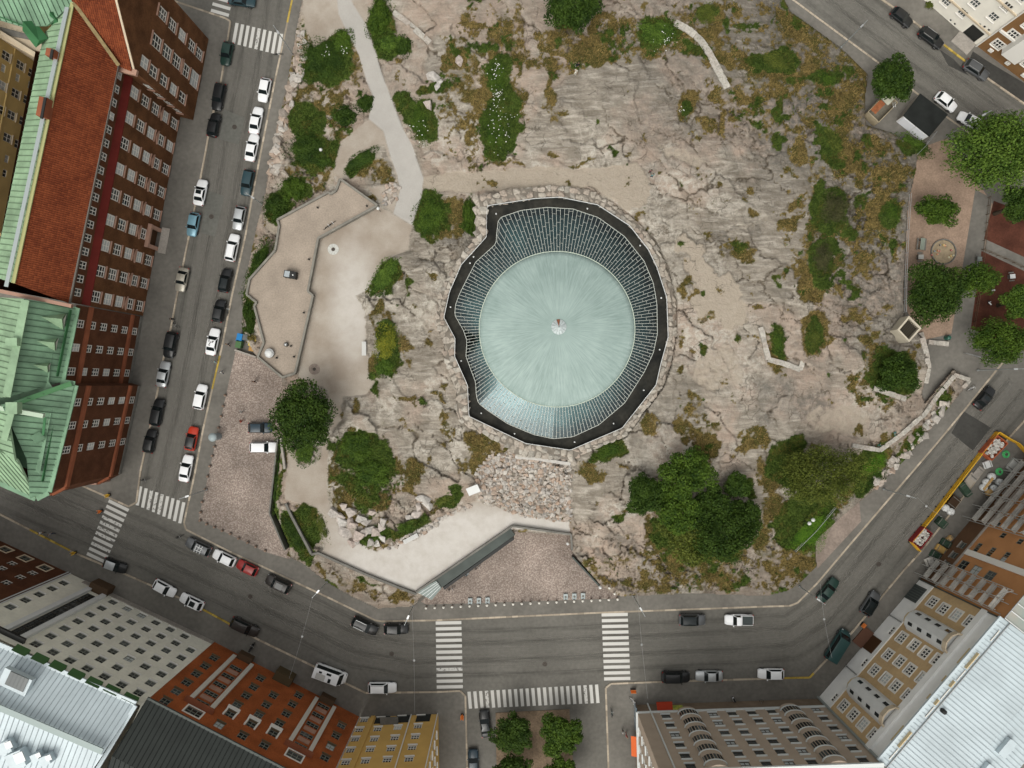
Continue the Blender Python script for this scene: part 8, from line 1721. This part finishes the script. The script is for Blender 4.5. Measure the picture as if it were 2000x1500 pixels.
def skip_(pts, m, label, load):
    t = simple('rubble_skip', label, 'skip', P(*pts[0], .02)); w = [P(x, y, 1.1) for x, y in pts]; c = sum(w, Vector())/4; c.z = 0
    for i in range(4):
        a, b = w[i], w[(i+1) % 4]; MB().bar(Vector((a.x, a.y, .6)), Vector((b.x, b.y, .6)), .12, 1.2+.004*i).build('side', m, t)
    MB().poly([Vector((p.x, p.y, .5)) for p in w]).build('floor', m, t); b = MB(); r = random.Random(len(label))
    for k in range(70):
        u, v = r.uniform(.1, .9), r.uniform(.1, .9); q = w[0].lerp(w[1], u).lerp(w[3].lerp(w[2], u), v); me = ST_R[k % 10]; s_ = r.uniform(.25, .6); b.add([Vector((x.co.x*s_, x.co.y*s_, x.co.z*s_*.6))+Vector((q.x, q.y, .85+r.uniform(-.1, .2))) for x in me.vertices], [tuple(x.vertices) for x in me.polygons])
    tag(b.build('rubble_load', load, t), kind='stuff')
MLD = mat('plaster_rubble', (.50, .48, .44), .9, var=.3, vs=3); skip_([(1948, 850), (1968, 866), (1937, 899), (1919, 884)], mat('orange_skip', (.40, .11, .05), .7, var=.2, vs=2), 'orange red skip full of white rubble at the upper end of the site', MLD); skip_([(1805, 1030), (1821, 1042), (1798, 1072), (1781, 1058)], mat('dark_red_skip', (.22, .03, .03), .7), 'dark red skip with rubble at the lower end of the site', MLD)
def bag(x, y, label, m=None, s_=.5):
    t = simple('big_bag', label, 'bag', P(x, y, .13), random.uniform(0, 3), 'big bags on the building site'); ll(t, 'sack', (0, 0, 0), [(s_*.8, 0), (s_*1.02, .3), (s_, .75), (s_*.7, .95), (s_*.3, .9)], M_WHITE if m is None else m, 12, True); ll(t, 'fill', (0, 0, .86), [(s_*.45, 0), (s_*.4, .08), (.05, .12)], m or M_WHITE, 8)
    for k in range(4): a = math.pi*k/2; lb(t, 'strap', (s_*.75*math.cos(a), s_*.75*math.sin(a), .95), (.18, .05, .1), M_STEEL, a)
MSA = mat('sand_fill', (.46, .30, .13), .9)
for x, y, l, m in ((1933, 930, 'white big bag at the top of the bag group', None), (1923, 941, 'white big bag left in the bag group', None), (1948, 941, 'white big bag at the right of the bag group', None), (1937, 953, 'white big bag in the middle of the bag group', None), (1917, 951, 'white big bag at the lower left of the group', None), (1928, 961, 'sand coloured big bag lowest in the group', MSA), (1843, 991, 'white big bag close to the yellow barrier, left', None), (1853, 998, 'white big bag close to the yellow barrier, right', None)): bag(x, y, l, m, .62)
t = simple('plank', 'brown plank lying across the white big bags', 'plank', P(1930, 945, 1.1), R(52)); lb(t, 'board', (0, 0, .05), (2.6, .4, .08), MSA); lb(t, 'batten', (.4, 0, -.02), (.1, .4, .06), MSA)
def coil(x, y, label):
    t = simple('hose_coil', label, 'hose', P(x, y, .13))
    for k in range(4): r = .62-.1*k; link('loop', MB().tube([(r*math.cos(2*math.pi*j/14), r*math.sin(2*math.pi*j/14), .1+.05*k) for j in range(15)], .06, 5, False).mesh('loop', mat('green_hose', (.08, .40, .14), .5)), t)
coil(1964, 887, 'bright green hose coil near the orange skip'); coil(1951, 921, 'bright green hose coil above the bag group')
def stack(x, y, ang, size, m, label, n=3, cat='material'):
    t = simple('material_stack', label, cat, P(x, y, .13), R(ang), 'materials on the building site')
    for i in range(n): lb(t, 'board', (random.uniform(-.05, .05), random.uniform(-.05, .05), size[2]*(i+.5)/n), (size[0], size[1], size[2]/n*.9), m, random.uniform(-.06, .06))
    for s_ in (-1, 1): lb(t, 'bearer', (s_*size[0]*.35, 0, size[2]+.03), (.1, size[1]*.9, .06), M_CONCD)
MGT = mat('green_tarpaulin', (.035, .06, .04), .7, var=.3, vs=2); MTM = mat('raw_timber', (.45, .29, .10), .8, var=.15, vs=2)
stack(1881, 955, -52, (2.6, 1.1, .8), MGT, 'dark green tarpaulin stack below the yellow barrier'); stack(1860, 980, 52, (2.0, 1.6, .5), mat('dark_brown_board', (.05, .03, .018), .8), 'dark brown board stack beside the white bags'); stack(1835, 1020, -40, (1.6, 1.3, .9), MGT, 'dark green box above the lower red skip'); stack(1836, 1072, -30, (1.9, 1.0, .5), MTM, 'raw timber pallet in front of the brown house base'); stack(1844, 1060, -30, (1.6, 1.1, .7), MGT, 'green covered stack above the timber pallet'); stack(1825, 1084, -30, (1.8, 1.2, .5), MGT, 'green covered stack below the timber pallet'); stack(1852, 1051, 40, (1.0, .7, .6), MSA, 'small brown crate next to the scaffolding'); stack(1977, 908, 50, (2.2, 1.3, .4), M_RING, 'pale sheet stack right of the green hose'); stack(1927, 907, 20, (1.4, 1.2, .3), M_WHITE, 'crumpled white sheet below the orange skip'); stack(1815, 1095, 20, (1.6, 1.3, .5), MLD, 'pile of pale wrapped material at the house corner'); stack(1908, 925, 50, (2.6, 1.2, .12), M_CONC, 'flat grey boards in the middle of the site')
stack(1893, 940, 50, (3.0, 1.4, .1), mat('plaster_dust', (.36, .32, .27), .9), 'flat dusty boards left of the bag group')
# ================================================================ people
def person_mesh(sit=False, stride=.25):
    """one continuous skinned figure, facing +x; returns mesh with slots 0 skin, 1 shirt, 2 trousers, 3 hair, 4 shoes"""
    V = []; E = []; Rr = []
    def v(p, r, par=None):
        V.append(p); Rr.append(r)
        if par is not None: E.append((par, len(V)-1))
        return len(V)-1
    hz_ = .95 if not sit else .2
    pel = v((0, 0, hz_), .145); wa = v((.01, 0, hz_+.2), .125, pel); ch = v((0, 0, hz_+.42), .16, wa); nk = v((.01, 0, hz_+.56), .06, ch); h1 = v((.03, 0, hz_+.66), .09, nk); h2 = v((.03, 0, hz_+.76), .10, h1); v((.01, 0, hz_+.83), .07, h2)
    for s_ in (-1, 1):
        sh = v((0, s_*.19, hz_+.48), .065, ch); el = v((-.03+s_*.08, s_*.25, hz_+.2), .048, sh); wr_ = v((.10+s_*.10, s_*.24, hz_-.02), .034, el); ha = v((.13+s_*.1, s_*.235, hz_-.09), .036, wr_)
        for k in range(4): v((.16+s_*.1-.012*k, s_*(.21+.018*k), hz_-.19+.008*abs(k-1.5)), .010, ha)
        v((.185+s_*.1, s_*.21, hz_-.12), .011, ha)
        if sit: kn = v((.42, s_*.12, hz_+.06), .07, pel); an = v((.62, s_*.12, -.02), .045, kn); v((.72, s_*.12, -.03), .04, an)
        else: kn = v((.04+s_*stride*.35, s_*.1, .5), .072, pel); an = v((s_*stride-.03*(1-s_), s_*.1, .09), .045, kn); v((s_*stride+.14, s_*.11, .045), .042, an)
    me = bpy.data.meshes.new('person'); me.from_pydata(V, E, []); o = bpy.data.objects.new('tmp', me); COL.objects.link(o)
    sk = o.modifiers.new('skin', 'SKIN'); sk.use_smooth_shade = True
    for i, d in enumerate(me.skin_vertices[0].data): d.radius = (Rr[i], Rr[i]); d.use_root = (i == 0)
    sb = o.modifiers.new('sub', 'SUBSURF'); sb.levels = sb.render_levels = 1
    bpy.context.view_layer.update(); dg = bpy.context.evaluated_depsgraph_get(); out = bpy.data.meshes.new_from_object(o.evaluated_get(dg)); bpy.data.objects.remove(o)
    out.materials.clear()
    for nm in range(5): out.materials.append(M_TRIM)
    for p in out.polygons:
        c = p.center; z = c.z-hz_
        if z > .60: p.material_index = 3 if (z > .78 or c.x < 0.0) else 0
        elif z > .5 and abs(c.y) < .1: p.material_index = 0
        elif abs(c.y) > .17 and z < .12 and z > -.3 and (not sit or abs(c.y) > .19): p.material_index = 0
        elif z > .02: p.material_index = 1
        elif (not sit and c.z < .1) or (sit and c.z < .06 and c.x > .55): p.material_index = 4
        else: p.material_index = 2
    return out
PM = [person_mesh(False, .22), person_mesh(False, .08), person_mesh(True)]
SKIN = mat('skin', (.42, .25, .17), .6); HAIRS = [mat('hair_dark', (.02, .014, .01), .6), mat('hair_fair', (.25, .16, .07), .6)]; SHOE = mat('shoe', (.03, .03, .03), .7)
def person(x, y, ang, label, shirt, trousers, pose=0, z=None, hair=0):
    zb = z if z is not None else hz(x, y); o = link('person', PM[pose]); o.location = P(x, y, zb); o.rotation_euler = (0, 0, R(ang)); tag(o, label, 'person', 'people')
    for i, m in enumerate((SKIN, mat('cloth_%.2f_%.2f_%.2f' % shirt, shirt, .9), mat('cloth_%.2f_%.2f_%.2f' % trousers, trousers, .9), HAIRS[hair], SHOE)): o.material_slots[i].link = 'OBJECT'; o.material_slots[i].material = m
WH, BK, NV, TE, RE, JE, GR, OR = (.65, .65, .63), (.02, .02, .022), (.03, .04, .07), (.10, .26, .26), (.35, .06, .04), (.08, .11, .17), (.25, .25, .25), (.5, .16, .05)
person(1130, 127, 200, 'person in black sitting high on the bare rock', BK, GR, 2); person(1125, 140, 250, 'person in pale clothes sitting on the rock next to one in black', (.5, .48, .42), (.45, .42, .36), 2, hair=1)
person(1268, 338, 300, 'person in dark top standing at the edge of the sandy patch', (.12, .06, .07), BK, 1); person(1272, 346, 120, 'person in teal top standing at the edge of the sandy patch', TE, NV, 1)
person(424, 707, 80, 'person in pale teal walking along the yellow kerb', (.35, .5, .5), GR, 0, .12); person(436, 727, 80, 'person in white shirt and dark trousers on the pavement', WH, NV, 0, .12); person(449, 673, 260, 'person with dark clothes beside the recycling bins', (.1, .08, .07), BK, 0, .12, 1)
person(475, 804, 200, 'person in white top crossing the cobbled square', WH, GR, 0, .14); person(475, 822, 200, 'person in orange red top crossing the cobbled square', RE, (.3, .1, .06), 0, .14)
person(341, 624, 130, 'person in black riding at the left kerb', BK, BK, 1, .12); person(87, 1039, -25, 'person in white top on the lower left road', WH, BK, 0, .01); person(106, 1041, 155, 'person in grey top walking on the lower left road', GR, NV, 0, .01)
person(1216, 1425, 90, 'person in white top beside the orange awning', WH, BK, 0, .12); person(1222, 1432, 60, 'person in pink red clothes beside the orange awning', (.45, .16, .15), RE, 0, .12, 1); person(1744, 847, 30, 'person in teal and white sitting at the long stone wall', TE, WH, 2); person(1716, 868, 200, 'person in dark green sitting at the bend of the long stone wall', (.03, .12, .09), BK, 2)
person(500, 745, 260, 'person in dark clothes at the corner of the cobbled square', (.09, .05, .04), BK, 1, .14)
